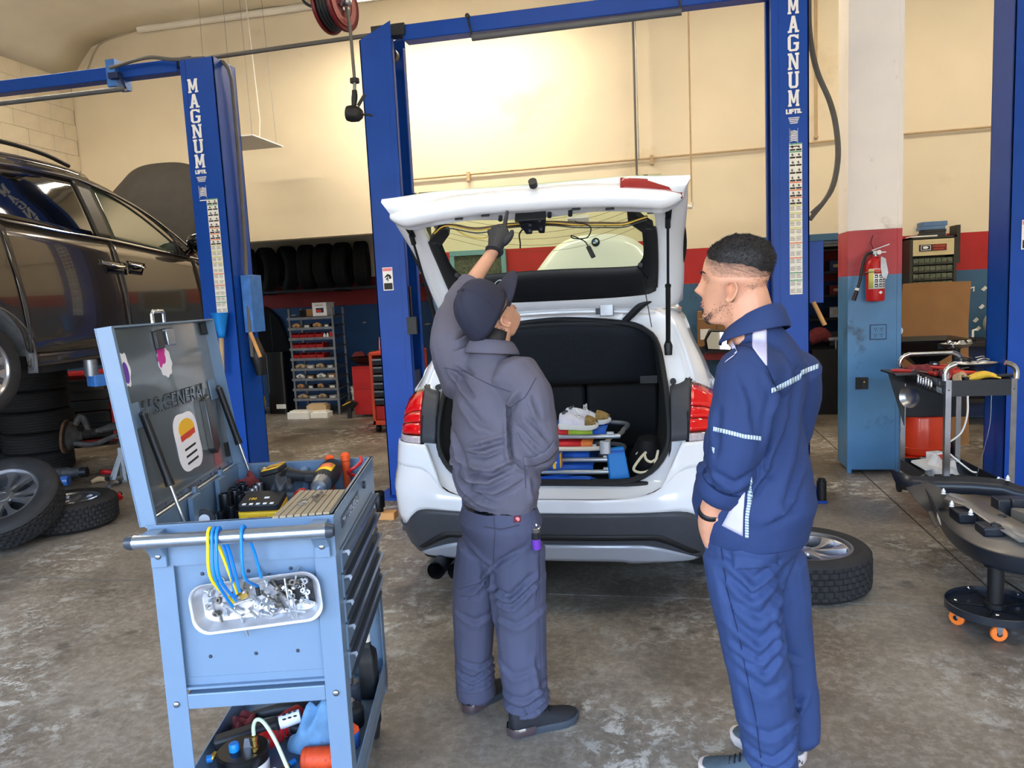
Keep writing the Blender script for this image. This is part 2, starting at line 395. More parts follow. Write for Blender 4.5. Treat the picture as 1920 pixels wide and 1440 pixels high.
for x,y,z,pw in((-2.45,8.3,5.04,100),(-6.0,6.4,5.1,55),(1.6,7.4,5.1,26),(5.0,7.6,5.1,38),(-4.6,3.2,5.1,26),(-.6,3.2,5.1,26),(3.4,3.2,5.1,26)):
 tube_lamp('ceiling_lamp',(x,y,z),'long fluorescent ceiling lamp under the insulated roof',2.4,pw,group='ceiling lamps')
struct(G().box((-22,-16.3,0),(20,-16,5.5)).out('wall_sky_block','mortar',smooth=False))  # unseen wall across the lot, added to block low sky light
SLAB={'M':[[(0,0),(.33,0),(.33,.13),(0,.13)],[(.67,0),(1,0),(1,.13),(.67,.13)],[(.06,0),(.27,0),(.27,1),(.06,1)],[(.73,0),(.94,0),(.94,1),(.73,1)],[(0,.87),(.26,.87),(.26,1),(0,1)],[(.74,.87),(1,.87),(1,1),(.74,1)],[(.06,1),(.3,1),(.58,.2),(.42,.2)],[(.94,1),(.7,1),(.42,.2),(.58,.2)]],'A':[[(0,0),(.38,0),(.38,.13),(0,.13)],[(.62,0),(1,0),(1,.13),(.62,.13)],[(.08,0),(.32,0),(.62,1),(.36,1)],[(.92,0),(.68,0),(.38,1),(.64,1)],[(.25,.26),(.75,.26),(.72,.40),(.28,.40)]],'G':[[(0,.16),(.27,.16),(.27,.84),(0,.84)],[(0,.84),(.27,.84),(.3,.87),(.6,.87),(.6,1),(.2,1)],[(0,.16),(.2,0),(.6,0),(.6,.13),(.3,.13),(.27,.16)],[(.6,.87),(.68,.8),(.95,.7),(.95,1),(.8,.95),(.6,1)],[(.6,0),(.8,.0),(.97,.12),(.97,.5),(.7,.5),(.7,.2),(.6,.13)],[(.5,.4),(1,.4),(1,.53),(.5,.53)]],'N':[[(.08,0),(.29,0),(.29,1),(.08,1)],[(.73,0),(.93,0),(.93,1),(.73,1)],[(0,0),(.38,0),(.38,.13),(0,.13)],[(0,.87),(.3,.87),(.3,1),(0,1)],[(.64,.87),(1,.87),(1,1),(.64,1)],[(.08,1),(.34,1),(.93,0),(.68,0)]],'U':[[(.07,.16),(.33,.16),(.33,1),(.07,1)],[(.68,.16),(.92,.16),(.92,1),(.68,1)],[(0,.87),(.42,.87),(.42,1),(0,1)],[(.6,.87),(1,.87),(1,1),(.6,1)],[(.07,.16),(.22,0),(.77,0),(.92,.16),(.68,.2),(.62,.14),(.38,.14),(.33,.2)]]}
def magnum(par,x0,y,ztop,w,h,step):
 for i,ch in enumerate('MAGNUM'):
  g=G()
  for k_,p in enumerate(SLAB[ch]):g.prism(p,-.002-.00012*k_,0,lambda a,b,c:(x0+a*w,y+c,ztop-i*step-h+b*h))
  g.out('letter','white',par,smooth=False)
 put_text('LIFTS.',h*.36,'white',par,T(x0+w*.5,y-.001,ztop-5*step-h-.035)@FACE,bold=.003,sx=1.05)
 z=ztop-5*step-h-.075;g=G()
 for k in range(4):g.box((x0+w*(.02+.05*k),y-.0015,z-.012*k-.006),(x0+w*(1-.05*k),y,z-.012*k))
 z-=.075;g.box((x0+w*.12,y-.0015,z-.11),(x0+w*.14,y,z));g.box((x0+w*.84,y-.0015,z-.11),(x0+w*.86,y,z))
 for k in range(7):
  g.prism([(x0+w*.2,z-.02-.011*k),(x0+w*.5,z-.014-.011*k),(x0+w*.82,z-.022-.011*k),(x0+w*.82,z-.028-.011*k),(x0+w*.5,z-.02-.011*k),(x0+w*.2,z-.026-.011*k)],0,.0015,lambda a,b,c:(a,y-c,b))
 g.box((x0+w*.2,y-.0015,z-.05),(x0+w*.45,y,z-.016));g.box((x0+w*.12,y-.0015,z-.13),(x0+w*.86,y,z-.122))
 g.out('small_print','white',par,smooth=False,st=True)
def chart(par,x0,y,z0,w,h):
 d=G().box((x0,y-.0015,z0),(x0+w,y,z0+h)).out('safety_chart','paper',par,smooth=False)
 gk,gg,go,gy=G(),G(),G(),G();r=random.Random(3);n=20;rh=h/n
 for i in range(n):
  zt=z0+h-i*rh;head=gg if i in(0,1,17,18)else go if i in(5,6,7,13,15)else gy if i in(8,9,10,11)else None
  if head:head.box((x0+.002,y-.0022,zt-rh*.16),(x0+w-.002,y-.001,zt-rh*.02))
  for c in(0,1):
   xa=x0+w*(.05+.48*c);xb=xa+w*.42
   if i<8:
    gk.box((xa,y-.0022,zt-rh*.95),(xb,y-.001,zt-rh*.72))
    cx=(xa+xb)/2+w*r.uniform(-.05,.05);gk.box((cx-w*.1,y-.0022,zt-rh*.5),(cx+w*.1,y-.001,zt-rh*.42));gk.box((cx-w*.03,y-.0022,zt-rh*.65),(cx+w*.03,y-.001,zt-rh*.28));gk.box((cx+w*.04,y-.0022,zt-rh*.62),(cx+w*.1,y-.001,zt-rh*.55))
   else:
    for q in range(3):gk.box((xa,y-.0022,zt-rh*(.34+.2*q)),(xb-w*.1*r.random(),y-.001,zt-rh*(.28+.2*q)))
 for g,m in((gk,'ink'),(gg,'green_ink'),(go,'orange_ink'),(gy,'yellow_ink')):g.out('chart_print',m,d,smooth=False,st=True)
def warn_tag(par,x0,y,z0,w,h):
 d=G().box((x0,y-.0015,z0),(x0+w,y,z0+h)).out('warning_sticker','white',par,smooth=False)
 G().box((x0+w*.05,y-.0025,z0+h*.84),(x0+w*.95,y-.001,z0+h*.97)).out('header_print','pink_ink',d,smooth=False,st=True)
 g=G().box((x0+w*.08,y-.0025,z0+h*.04),(x0+w*.92,y-.001,z0+h*.32))
 X=lambda a:x0+w*a
 Z=lambda a:z0+h*a
 for p in([(.2,.6),(.5,.72),(.8,.66),(.8,.58),(.5,.62),(.2,.54)],[(.45,.4),(.55,.4),(.52,.66),(.46,.66)],[(.3,.5),(.45,.56),(.45,.5),(.34,.44)],[(.62,.5),(.85,.5),(.85,.62),(.62,.62)]):
  g.prism([(X(a),Z(b))for a,b in p],0,.0025,lambda a,b,c:(a,y-c,b))
 g.out('sticker_print','ink',d,smooth=False,st=True)
def post(par,x0,x1,y0,y1,h,side,name='post'):
 """channel column; side=+1 opens towards +X, -1 towards -X; folded lips beside the slot"""
 t=.012;g=G()
 xo,xi=(x0,x1)if side>0 else(x1,x0)
 def pl(a,b,c,d):g.box((min(a,b),c,0),(max(a,b),d,h))
 pl(xo,xi,y0,y0+t);pl(xo,xi,y1-t,y1);pl(xo,xo+side*t,y0,y1)
 pl(xi-side*t,xi,y0,y0+.06);pl(xi-side*t,xi,y1-.06,y1)
 pl(xi-side*.05,xi,y0-.004,y0)
 o=g.out(name,'lift_blue',par,bevel=.004,smooth=False)
 b=G().box((x0-.1,y0-.12,0),(x1+.1,y1+.12,.018));b.out('base_plate','lift_blue',par,bevel=.003)
 bb=G()
 for sx in(x0-.06,x1+.06):
  for sy in(y0-.08,(y0+y1)/2,y1+.08):bb.cyl((sx,sy,.018),(sx,sy,.035),.014,n=6)
 bb.out('anchor_bolts','galv',par,st=True)
 xc=xi-side*.09
 cb=G().box((min(xc-side*.07,xc+side*.07),y0+.06,.25),(max(xc-side*.07,xc+side*.07),y1-.06,1.05)).out('carriage','lift_dark',par,bevel=.006)
 G().tube([(xi-side*.06,y0+.085,.9),(xi-side*.06,y0+.085,h-.12)],.008,n=8).out('lift_cable','steel',par)
 G().cyl((xi-side*.05,y0+.1,h-.1),(xi-side*.05,y0+.16,h-.1),.055,n=20).out('pulley','dark_metal',par)
 return o
def arm(par,p0,p1,z):
 a=G().bar((*p0,z),(*p1,z),.11,.085).out('lift_arm','lift_blue',par,bevel=.006)
 G().cyl((p1[0],p1[1],z+.03),(p1[0],p1[1],z+.10),.045,n=16).cyl((p1[0],p1[1],z+.1),(p1[0],p1[1],z+.125),.06,n=16).out('arm_pad','galv',a)
PH=3.77;LY0,LY1=5.8,6.14
A0,A1,B0,B1=-2.285,-2.02,.80,1.055
lift=thing('two_post_lift','tall blue two-post lift standing astride the white car','lift',((A0+B1)/2,(LY0+LY1)/2,0))
lift_p=lift.location.copy()
class Sub:
 pass
def rebase(t):
 for ch in t.children:ch.location=V(ch.location)-V(t.location)if t.rotation_euler.z==0 else ch.location
pst=post(lift,A0,A1,LY0,LY1,PH-.09,+1);post(lift,B0,B1,LY0,LY1,PH+.05,-1)
for yy in(LY0,LY1-.012):G().prism([(A0,PH-.09),(A1,PH-.09),(A1,PH+.03)],yy,yy+.012,lambda a,b,c:(a,c,b)).out('post_cap','lift_blue',lift,smooth=False)
bz=at(800,60,6.0).z
G().box((A1+.06,5.92,bz-.07),(B1+.1,6.05,bz+.05)).out('crossbeam','lift_blue',lift,bevel=.006)
G().box((A1-.2,5.9,bz-.03),(A1+.08,6.0,bz+.06)).out('beam_bracket','dark_metal',lift,bevel=.004)
pa_,pb_=at(885,71,5.9),at(1278,22,5.9)
G().cyl(pa_,pb_,.025,n=14).out('shutoff_bar','gray_plastic',lift)
for p in(pa_,pb_):G().bar(p,p+V((-.03,.02,.17)),.012,.02).cyl(p+V((-.03,0,.17)),p+V((-.03,.08,.17)),.018).out('bar_hanger','dark_metal',lift)
magnum(lift,.912,LY0-.0045,3.608,.076,.113,.1254)
zc0,zc1=at(1490,552,LY0).z,at(1490,269,LY0).z
chart(lift,at(1480,400,LY0).x,LY0-.0045,zc0,.088,zc1-zc0)
p=at(720,545,LY0);warn_tag(lift,p.x,LY0-.0045,p.z,.085,.185)
G().box((B1,6.12,1.46),(B1+.16,6.2,1.93)).out('control_box','lift_blue',lift,bevel=.004)
G().cyl((B1+.08,6.1,1.47),(B1+.16,6.08,1.29),.017,n=10).out('release_handle','tan_wood',lift)
G().box((A1-.015,LY0+.03,1.4),(A1+.0,LY0+.1,1.75)).out('lock_cover','black',lift)
G().box((A1-.02,LY0-.008,1.36),(A1+.06,LY0+.02,1.50)).out('lock_block','black',lift)
for s,x in((1,A1),(-1,B0)):
 arm(lift,(x+s*.02,LY0+.15),(x+s*.75,LY0-.55),.18);arm(lift,(x+s*.02,LY0+.2),(x+s*.8,LY0+1.0),.18)
p=fl(1525,935);G().cyl((1.12,5.72,.018),(1.12,5.72,.16),.035,n=16).cyl((1.12,5.72,.16),(1.12,5.72,.18),.025,n=16).out('foot_bottle','black',lift)
g=G()
for k,dx in enumerate((0,.025)):
 pts=[at(px+dx*120*(k),py,6.2)for px,py in((1515,-20),(1517,60),(1530,130),(1555,190),(1567,240),(1570,300),(1556,360),(1518,412-12*k))]
 g.tube(pts,.018-.005*k,n=8,smooth=40)
g.out('hose_loop','cable_gray',lift)
rebase(lift)
C0,C1=at(332,108,6.0).x,at(395,108,6.0).x
QH=at(360,110,6.0).z
lift2=thing('two_post_lift','blue two-post lift at the left carrying the grey car','lift',(C0,6.17,0))
post(lift2,C0+.02,C1+.02,6.0,6.34,QH,-1)
post(lift2,C0-3.3,C0-3.05,6.0,6.34,QH,+1)
bz2=at(300,128,6.15).z
G().box((C0-3.3,6.1,bz2-.06),(C0-.08,6.22,bz2+.05)).out('crossbeam','lift_blue',lift2,bevel=.006)
G().box((C0-.12,6.12,bz2-.02),(C0+.05,6.2,bz2+.06)).out('beam_bracket','dark_metal',lift2)
p=at(205,140,6.05);G().box((p.x-.03,6.05,p.z-.1),(p.x+.06,6.25,p.z+.13)).out('bar_clamp','box_blue',lift2)
pa_,pb_=at(-40,199,6.0),at(235,166,6.0)
G().cyl(pa_-V((1.5,0,0)),pb_,.022,n=12).out('shutoff_bar','gray_plastic',lift2)
G().bar(pb_,pb_+V((-.06,.02,.13)),.014,.02).box((pb_.x-.16,6,pb_.z+.1),(pb_.x-.06,6.06,pb_.z+.15)).out('bar_hanger','lift_dark',lift2)
magnum(lift2,at(354,200,6.0).x+.012,5.9955,3.607,.096,.1145,.1258)
zc0,zc1=at(410,587,6.0).z,at(393,373,6.0).z
chart(lift2,C0+.155,5.9955,zc0,.105,zc1-zc0)
G().box((C1+.03,6.1,1.42),(C1+.12,6.3,1.93)).out('control_box','box_blue',lift2,bevel=.004)
G().cyl((C1+.11,6.05,1.42),(C1+.2,6.03,1.2),.016,n=10).out('release_handle','tan_wood',lift2)
g=G().tube([(C1-.1,6.1,QH+.02),(C1+.06,6.15,QH-.05),(C1+.06,6.2,QH-.4),(C1+.05,6.2,2.4),(C1+.06,6.15,1.9),(C1+.08,6.1,1.5),(C1+.05,6.15,1.2)],.016,smooth=40)
g.tube([(C0-.7,6.05,bz2+.02),(C0-.3,6.02,bz2+.055),(C0-.05,6.02,QH+.02),(C1-.1,6.08,QH+.02)],.016,smooth=20);g.out('hydraulic_hose','cable_gray',lift2)
bl=G().tube([(C1+.03,6.22,1.36),(C1+.07,6.22,1.16),(C1+.08,6.22,1.02)],[.05,.075,.04],n=10,smooth=12).out('motor_cover','black',lift2)
ax=fl(0,0)if False else None
CARZ=1.02
a=G().bar((C0-.02,6.1,CARZ+.10),(C0-.45,5.12,CARZ+.10),.13,.09).out('lift_arm','box_blue',lift2,bevel=.006)
G().cyl((C0-.45,5.14,CARZ+.14),(C0-.45,5.14,CARZ+.27),.05,n=14).out('arm_pad','galv',a)
G().bar((C0-.02,6.25,CARZ+.1),(C0-.5,7.3,CARZ+.1),.13,.09).out('lift_arm','box_blue',lift2,bevel=.006)
rebase(lift2)
lift3=thing('two_post_lift','blue lift post standing at the right edge beside the tool trolley','lift',(2.5,5.97,0))
post(lift3,2.355,2.61,5.8,6.14,PH,+1)
p=at(1914,468,5.8);warn_tag(lift3,p.x,5.7955,p.z,.085,.2)
rebase(lift3)
pp=[at(-60,157,6.0),at(330,112,6.0),at(682,62,6.0)]
pp=[V((p.x,6.42,p.z+.13))for p in pp]
tag(G().tube([V((-7.4,6.42,pp[0].z)),pp[1],pp[2],V((-1.6,6.42,pp[2].z+.02))],.02,n=8).out('air_pipe','cable_gray'),'long grey pipe running overhead behind the two left lift posts','pipe')
mat('car_white',(232,233,236),.22,var=0,coat=.8)
mat('clad',(58,61,68),.48,var=.06,scale=30)
mat('skid',(168,174,186),.32,.35,var=.03)
mat('lamp_red',(228,8,18),.10,var=0,coat=1)
mat('lamp_dark_red',(96,4,8),.1,var=0,coat=1)
mat('lens_clear',(190,176,180),.08,var=.1,scale=60,coat=1)
mat('reflector_red',(232,30,52),.15,var=0,coat=1)
mat('gate_red',(150,44,40),.25,var=.03,coat=.6)
mat('trim_black',(22,23,26),.55,var=.1)
mat('trunk_black',(9,10,13),.8,var=.2)
mat('fabric_dark',(26,29,36),.95,var=.35,scale=160,bump=.3,bscale=220)
mat('glass_tint',(196,226,190),.02,var=0,trans=1,ior=1.02,spec=.4)
mat('glass_dark',(10,12,14),.03,var=0,coat=1)
mat('mirror',(235,240,245),.02,1,var=0)
mat('wire_brown',(88,64,34),.5,var=.3,scale=30)
mat('wire_yellow',(196,160,50),.5,var=0)
mat('badge_blue',(60,110,190),.3,var=0)
car=thing('car','white hatchback SUV with its tailgate raised and bonnet open, seen from behind','car',(-.59,3.60,0))
def base_y(z):
 K=[(.2,.10),(.28,.06),(.4,.015),(.5,0),(.6,-.005),(.66,.02),(.72,.06),(.86,.09),(1.0,.15),(1.13,.24),(1.3,.40),(1.48,.58),(1.6,.66)]
 if z<=K[0][0]:return K[0][1]
 for(a,p),(b,q)in zip(K,K[1:]):
  if z<=b:t=(z-a)/(b-a);return p+(q-p)*t
 return K[-1][1]
def half_w(z):
 K=[(.2,.80),(.3,.86),(.45,.895),(.6,.905),(.8,.90),(1.0,.885),(1.12,.855),(1.26,.785),(1.48,.70),(1.6,.66)]
 if z<=K[0][0]:return K[0][1]
 for(a,p),(b,q)in zip(K,K[1:]):
  if z<=b:t=(z-a)/(b-a);return p+(q-p)*t
 return K[-1][1]
def rear(x,z,off=0,d=.46,e=3.0):
 w=half_w(z);u=min(abs(x)/w,.9999)
 return V((x,base_y(z)+d*(1-(1-u**e)**(1/e))-off,z))
def mir(L):return[(-x,*r)for x,*r in L[::-1]]
def full(L):return mir(L)[:-1 if abs(L[0][0])<1e-6 else None]+list(L)
def patch(lo,hi,name,m,par,n=26,rows=6,off=0,solid=.02,sm=True):
 a=cr([(x,0,z)for x,z in lo],n)if sm else resample([(x,0,z)for x,z in lo],n)
 b=cr([(x,0,z)for x,z in hi],n)if sm else resample([(x,0,z)for x,z in hi],n)
 g=G();cur=[]
 for i in range(rows+1):
  t=i/rows;cur.append([rear(p.lerp(q,t).x,p.lerp(q,t).z,off)for p,q in zip(a,b)])
 g.loft(cur);return g.out(name,m,par,ang=50,solid=solid,boff=1)
def both(lo,hi,name,m,par,**k):
 r=patch(lo,hi,name,m,par,**k);l=patch(mir(lo),mir(hi),name,m,par,**k);return r,l
bd=[(0,.54),(.45,.54),(.66,.535),(.74,.49),(.80,.425),(.885,.425)]
arc=[(0,.605),(.30,.605),(.46,.615),(.56,.65),(.64,.74),(.672,.86),(.70,.857),(.88,.85)]
def dense(L,n):return[(p.x,p.z)for p in resample([(x,0,z)for x,z in L],n)]
bump=patch(full(bd),full([(0,.605),(.30,.605),(.46,.615),(.56,.65),(.63,.74),(.885,.80)]),'bumper','car_white',car,n=60,rows=8)
both([(.56,.64),(.66,.72),(.75,.73),(.895,.72)],[(.665,.858),(.70,.856),(.78,.854),(.885,.85)],'quarter_panel','car_white',car,off=.002)
sk=[(0,.375),(.40,.375),(.52,.36),(.64,.315),(.735,.265)]
clad=patch(full([(0,.36),(.40,.36),(.52,.345),(.64,.30),(.72,.262),(.80,.262),(.845,.30)]),full(bd),'bumper_cladding','clad',car,n=60,rows=8,off=.006)
patch(full([(0,.40),(.45,.40),(.56,.385),(.70,.30)]),full([(0,.43),(.46,.43),(.58,.41),(.74,.30)]),'cladding_step','trim_black',car,n=50,rows=2,off=.012)
skid=patch(full([(0,.285),(.34,.283),(.40,.272),(.50,.272),(.60,.27),(.70,.262)]),full(sk),'skid_plate','skid',car,n=60,rows=5,off=.016)
patch(full([(0,.290),(.30,.290),(.36,.29)]),full([(0,.335),(.26,.335),(.31,.33)]),'skid_recess','galv',skid,n=20,rows=2,off=.021,solid=.006)
for s in(1,-1):
 q=[(s*.505,.49),(s*.505,.43),(s*.60,.43),(s*.60,.49)]
 g=G();
 for a,b in zip([(.50,.43),(.50,.505),(.60,.505)],[(.50,.505),(.60,.505),(.60,.43)]):
  g.tube([rear(s*a[0],a[1],.0075),rear(s*b[0],b[1],.0075)],.003,n=6)
 g.out('tow_cover_seam','black',clad)
both([(.70,.553),(.78,.56),(.885,.575)],[(.73,.59),(.80,.60),(.88,.607)],'reflector','reflector_red',car,rows=2,off=.006,solid=.01)
APR=[(0,.672),(.28,.672),(.42,.682),(.53,.735),(.595,.83),(.607,.93),(.602,1.03),(.588,1.18),(.556,1.335),(.50,1.40),(.38,1.445),(0,1.478)]
def depth_ap(z):return base_y(z)+.055+.02*(z>.8)
OUT=[(0,.606),(.30,.606),(.46,.616),(.585,.67),(.668,.80),(.70,.92),(.70,1.03),(.70,1.13),(.66,1.335),(.60,1.47),(.46,1.525),(0,1.55)]
ap=[V((x,depth_ap(z),z))for x,z in full(APR)[:-1]]
def ring(L,fn,n=96):return cr([fn(x,z)for x,z in(mir(L)[:-1]+L)][:-1],n,closed=True)
apR=ring(APR,lambda x,z:V((x,depth_ap(z),z)))
ouR=ring(OUT,lambda x,z:rear(x,z,-.004))
m1=[a.lerp(b,.22)+V((0,.03,0))for a,b in zip(apR,ouR)];m2=[a.lerp(b,.8)+V((0,.012,0))for a,b in zip(apR,ouR)]
jm=G().loft([apR,m1,m2,ouR],closed=True).out('aperture_channel','car_white',car,ang=60)
G().tube(apR,.016,n=8,closed=True).out('aperture_seal','trim_black',car)
both([(.612,.862),(.66,.862),(.70,.862)],[(.618,1.12),(.66,1.125),(.715,1.15)],'lamp_surround','clad',car,n=10,rows=6,off=-.012)
for s in(1,-1):
 G().cyl(rear(s*.635,1.145,-.02),rear(s*.635,1.145,.012),.016,n=14).out('rubber_buffer','trim_black',car)
 G().loft([[rear(s*x,z,.004)for x,z in((.665,.87),(.66,1.0),(.668,1.10),(.70,1.158))],[rear(s*x,z,.014)for x,z in((.702,.865),(.706,1.0),(.712,1.1),(.735,1.15))]]).out('lamp_gasket','trim_black',car,solid=.004)
def lamp(s):
 lo=[(.702,.852),(.78,.85),(.84,.852),(.888,.868)];hi=[(.728,1.135),(.78,1.118),(.84,1.08),(.872,1.045)]
 if s<0:lo,hi=mir(lo),mir(hi)
 L=patch(lo,hi,'tail_lamp','lamp_dark_red',car,n=20,rows=10,off=.004,solid=.003)
 lerp=lambda t:[(a[0]+(b[0]-a[0])*t,a[1]+(b[1]-a[1])*t)for a,b in zip(lo,hi)]
 for t0,t1,m,nm in((.03,.16,'lens_clear','reverse_lens'),(.20,.40,'lamp_red','red_lens'),(.42,.60,'lamp_red','red_lens'),(.62,.95,'lamp_red','red_lens')):
  patch(lerp(t0),lerp(t1),nm,m,L,n=16,rows=3,off=.012,solid=.006)
lamp(1);lamp(-1)
W1,W2,WR=.83,3.59,.335
def low(y):
 z=.34
 for w in(W1,W2):
  d=abs(y-w)
  if d<.40:z=max(z,.30+sqrt(.40**2-d**2)*.98)
 return z
def side(s,zt,zb,m,name,y0,y1,n=70,off=0,solid=.015):
 cur=[]
 for i in range(n+1):
  y=y0+(y1-y0)*i/n;b=zb(y);t=zt(y);col=[]
  for k in range(9):
   z=b+(t-b)*k/8;w=half_w(z)+off
   if y>3.7:w*=1-.22*((y-3.7)/.75)**2.2
   yy=y
   if y<.75:yy=base_y(z)+.46*(1-(1-min(.9999,1-(1-min(1,(y-.3)/.45))**3.5*.0)**3)**(1/3))if False else y
   col.append(V((s*w,yy,z)))
  cur.append(col)
 return G().loft(cur).out(name,m,car,ang=50,solid=solid)
belt=lambda y:1.06 if y<2.9 else 1.06-.06*(y-2.9)
YB=0.50
for s in(1,-1):
 side(s,belt,lambda y:max(low(y),.42 if y<.55 else 0),'car_white','body_side',YB,4.35)
 g=G()
 for i in range(25):
  pass
 for w in(W1,W2):
  g.tube([(s*.89,w+.41*cos(a),.30+.41*sin(a))for a in[pi*k/20 for k in range(21)]],.04,n=6)
 g.tube([(s*.86,W1+.42,.30),(s*.86,W2-.42,.30)],.06,n=6)
 g.out('arch_cladding','clad',car)
 ys=[.50,.62,.74,.86,1.0,1.4,2.0,2.6,3.0]
 cur=[]
 for i in range(40):
  y=.46+2.3*i/39
  top=min(1.545,1.06+(y-.42)*1.02)if y<.95 else 1.545-.02*((y-1.2)/1.6)**2
  col=[]
  for k in range(8):
   z=1.05+(top-1.05)*k/7;col.append(V((s*half_w(z),max(y,base_y(z)+.40-.0),z)))
  cur.append(col)
 G().loft(cur).out('greenhouse_side','car_white',car,ang=50,solid=.015)
 G().loft([[V((s*(half_w(z)+.004),y0+(z-1.08)*k,z))for z in(1.08,1.2,1.32,1.44)]for y0,k in((.72,.85),(1.1,.5),(1.7,0),(2.3,-.1),(2.75,-.9))]).out('side_glass','glass_dark',car,solid=.004)
 mo=G().loft([[(s*x,y,z)for x,z in pts]for y,pts in((2.02,[(.905,1.17),(1.07,1.16),(1.10,1.22),(1.07,1.295),(.93,1.305),(.895,1.24)]),(2.06,[(.895,1.16),(1.08,1.145),(1.115,1.22),(1.08,1.305),(.92,1.315),(.885,1.24)]),(2.17,[(.91,1.17),(1.05,1.165),(1.07,1.22),(1.05,1.27),(.93,1.28),(.90,1.24)]))],closed=True,cap1=True).out('door_mirror','trim_black',car,bevel=.004)
 G().prism([(s*a,b)for a,b in((.91,1.175),(1.065,1.165),(1.093,1.22),(1.065,1.288),(.935,1.298),(.90,1.24))],2.012,2.03,lambda a,b,c:(a,c,b)).out('mirror_glass','mirror',mo,smooth=False)
 G().bar((s*.86,2.12,1.14),(s*.93,2.1,1.19),.05,.05).out('mirror_foot','trim_black',mo)
 for w in(W1,W2):
  t=G().lathe([(.20,-.10),(.30,-.105),(.328,-.08),(WR,-.04),(WR,.04),(.328,.08),(.30,.105),(.20,.10)],n=40,p0=(s*.80,w,WR),ax=(1,0,0)).out('wheel','rubber',car)
  G().lathe([(.02,-.02),(.2,-.05),(.215,-.09),(.215,.09),(.2,.05)],n=24,p0=(s*.80,w,WR),ax=(1,0,0)).out('rim','alloy',t)
for s in(1,-1):
 A=[rear(s*x,z,-.004)for x,z in cr2([(.70,1.13),(.66,1.335),(.60,1.47),(.52,1.51)],14)]if False else None
 inner=cr([(s*.70,0,1.11),(s*.685,0,1.2),(s*.655,0,1.335),(s*.60,0,1.465),(s*.48,0,1.522)],16)
 inner=[rear(p.x,p.z,-.004)for p in inner]
 outer=cr([(s*.862,base_y(1.08)+.42,1.06),(s*.825,base_y(1.2)+.40,1.2),(s*.765,base_y(1.335)+.39,1.335),(s*.70,.98,1.49),(s*.62,.98,1.545)],16)
 mid=[a.lerp(b,.55)-V((0,.05,0))for a,b in zip(inner,outer)]
 m0=[a.lerp(b,.22)-V((0,.012,0))for a,b in zip(inner,outer)]
 mq=[a.lerp(b,.82)-V((0,.035,0))for a,b in zip(inner,outer)]
 G().loft([inner,m0,mid,mq,outer]).out('d_pillar','car_white',car,ang=60,solid=.01)
 G().tube([a.lerp(b,.30)-V((0,.028,0))for a,b in zip(inner[1:-1],outer[1:-1])],.012,n=8,smooth=24).out('pillar_bead','car_white',car)
cur=[]
for i in range(13):
 y=.58+2.0*i/12;zc=1.552+.025*sin(pi*i/12);cur.append([V((x,y+.42*(abs(x)/.7)**4*(1 if i==0 else.2 if i==1 else 0),zc-.06*(abs(x)/.7)**3))for x in[-.7+1.4*k/16 for k in range(17)]])
G().loft(cur).out('roof','car_white',car,ang=60,solid=.02)
for s in(1,-1):G().tube([(s*.64,1.0,1.55),(s*.66,1.15,1.585),(s*.66,2.3,1.58),(s*.64,2.5,1.54)],.015,smooth=20).out('roof_rail','trim_black',car)
G().loft([[V((x*k,y,z-.03*(abs(x)/.7)**2))for x in[-.7+1.4*j/10 for j in range(11)]]for y,z,k in((2.55,1.555,.92),(3.2,1.10,1.06))]).out('windscreen','glass_dark',car,solid=.006)
G().loft([[V((x,y+.0,z))for x in[-.80+1.6*j/10 for j in range(11)]]for y,z in((3.15,1.04),(3.4,.72),(4.1,.70),(4.3,.95),(4.42,.8),(4.45,.4),(4.3,.25))]).out('nose','car_white',car,ang=50,solid=.01)
cur=[]
for i in range(15):
 t=i/14;row=[]
 for j in range(25):
  x=-.74+1.48*j/24;k=abs(x)/.74
  wv=1-.10*t-.22*max(0,t-.72)/.28*1.0
  z=1.02+1.06*t-.10*k**2.4*t-.10*(k**4)*t
  y=3.05+.38*t+.10*sin(pi*t)*-1+.05*k**2
  rg=-.025*math.exp(-((k-.48-.08*(1-t))/.05)**2)*sin(pi*min(1,t*1.1))
  row.append(V((x*wv,y+rg,z)))
 cur.append(row)
bon=G().loft(cur).out('bonnet','car_white',car,ang=60,solid=.02,boff=1)
bp_=V((0,3.05+.38*.93-.10*sin(pi*.93)-.006,1.02+1.06*.93))
rd=G().cyl(bp_,bp_+V((0,-.012,.003)),.041,n=24).out('badge','chrome',bon)
G().cyl(bp_+V((0,-.010,.003)),bp_+V((0,-.015,.004)),.037,n=24).out('badge_ring','black_gloss',rd)
for q in range(4):
 pts=[(0,0)]+[(.024*cos(rad(q*90+k*15)),.024*sin(rad(q*90+k*15)))for k in range(7)]
 G().prism(pts,0,.002,lambda a,b,c:bp_+V((a,-.0155-c,.0045+b))).out('badge_quarter','badge_blue' if q%2 else 'white',rd,smooth=False)
G().box((-.75,.35,.20),(.75,4.2,.27)).out('underbody','trim_black',car)
for x in(-.60,-.49):
 e=G();e.lathe([(.046,0),(.046,.22),(.040,.22),(.040,.0)],n=20,p0=(x,-.02,.225),ax=(0,1,0),caps=False).cyl((x,.14,.225),(x,.16,.225),.04)
 e.out('exhaust_pipe','dark_metal',car)
G().cyl((-.545,.2,.24),(-.545,.8,.25),.11,n=18).out('silencer','dark_metal',car)
fz=.655
G().box((-.56,.10,fz-.05),(.56,1.08,fz)).out('load_floor','trunk_black',car)
G().box((-.50,.085,fz-.03),(.50,.16,fz+.018)).out('sill_trim','trim_black',car,bevel=.008)
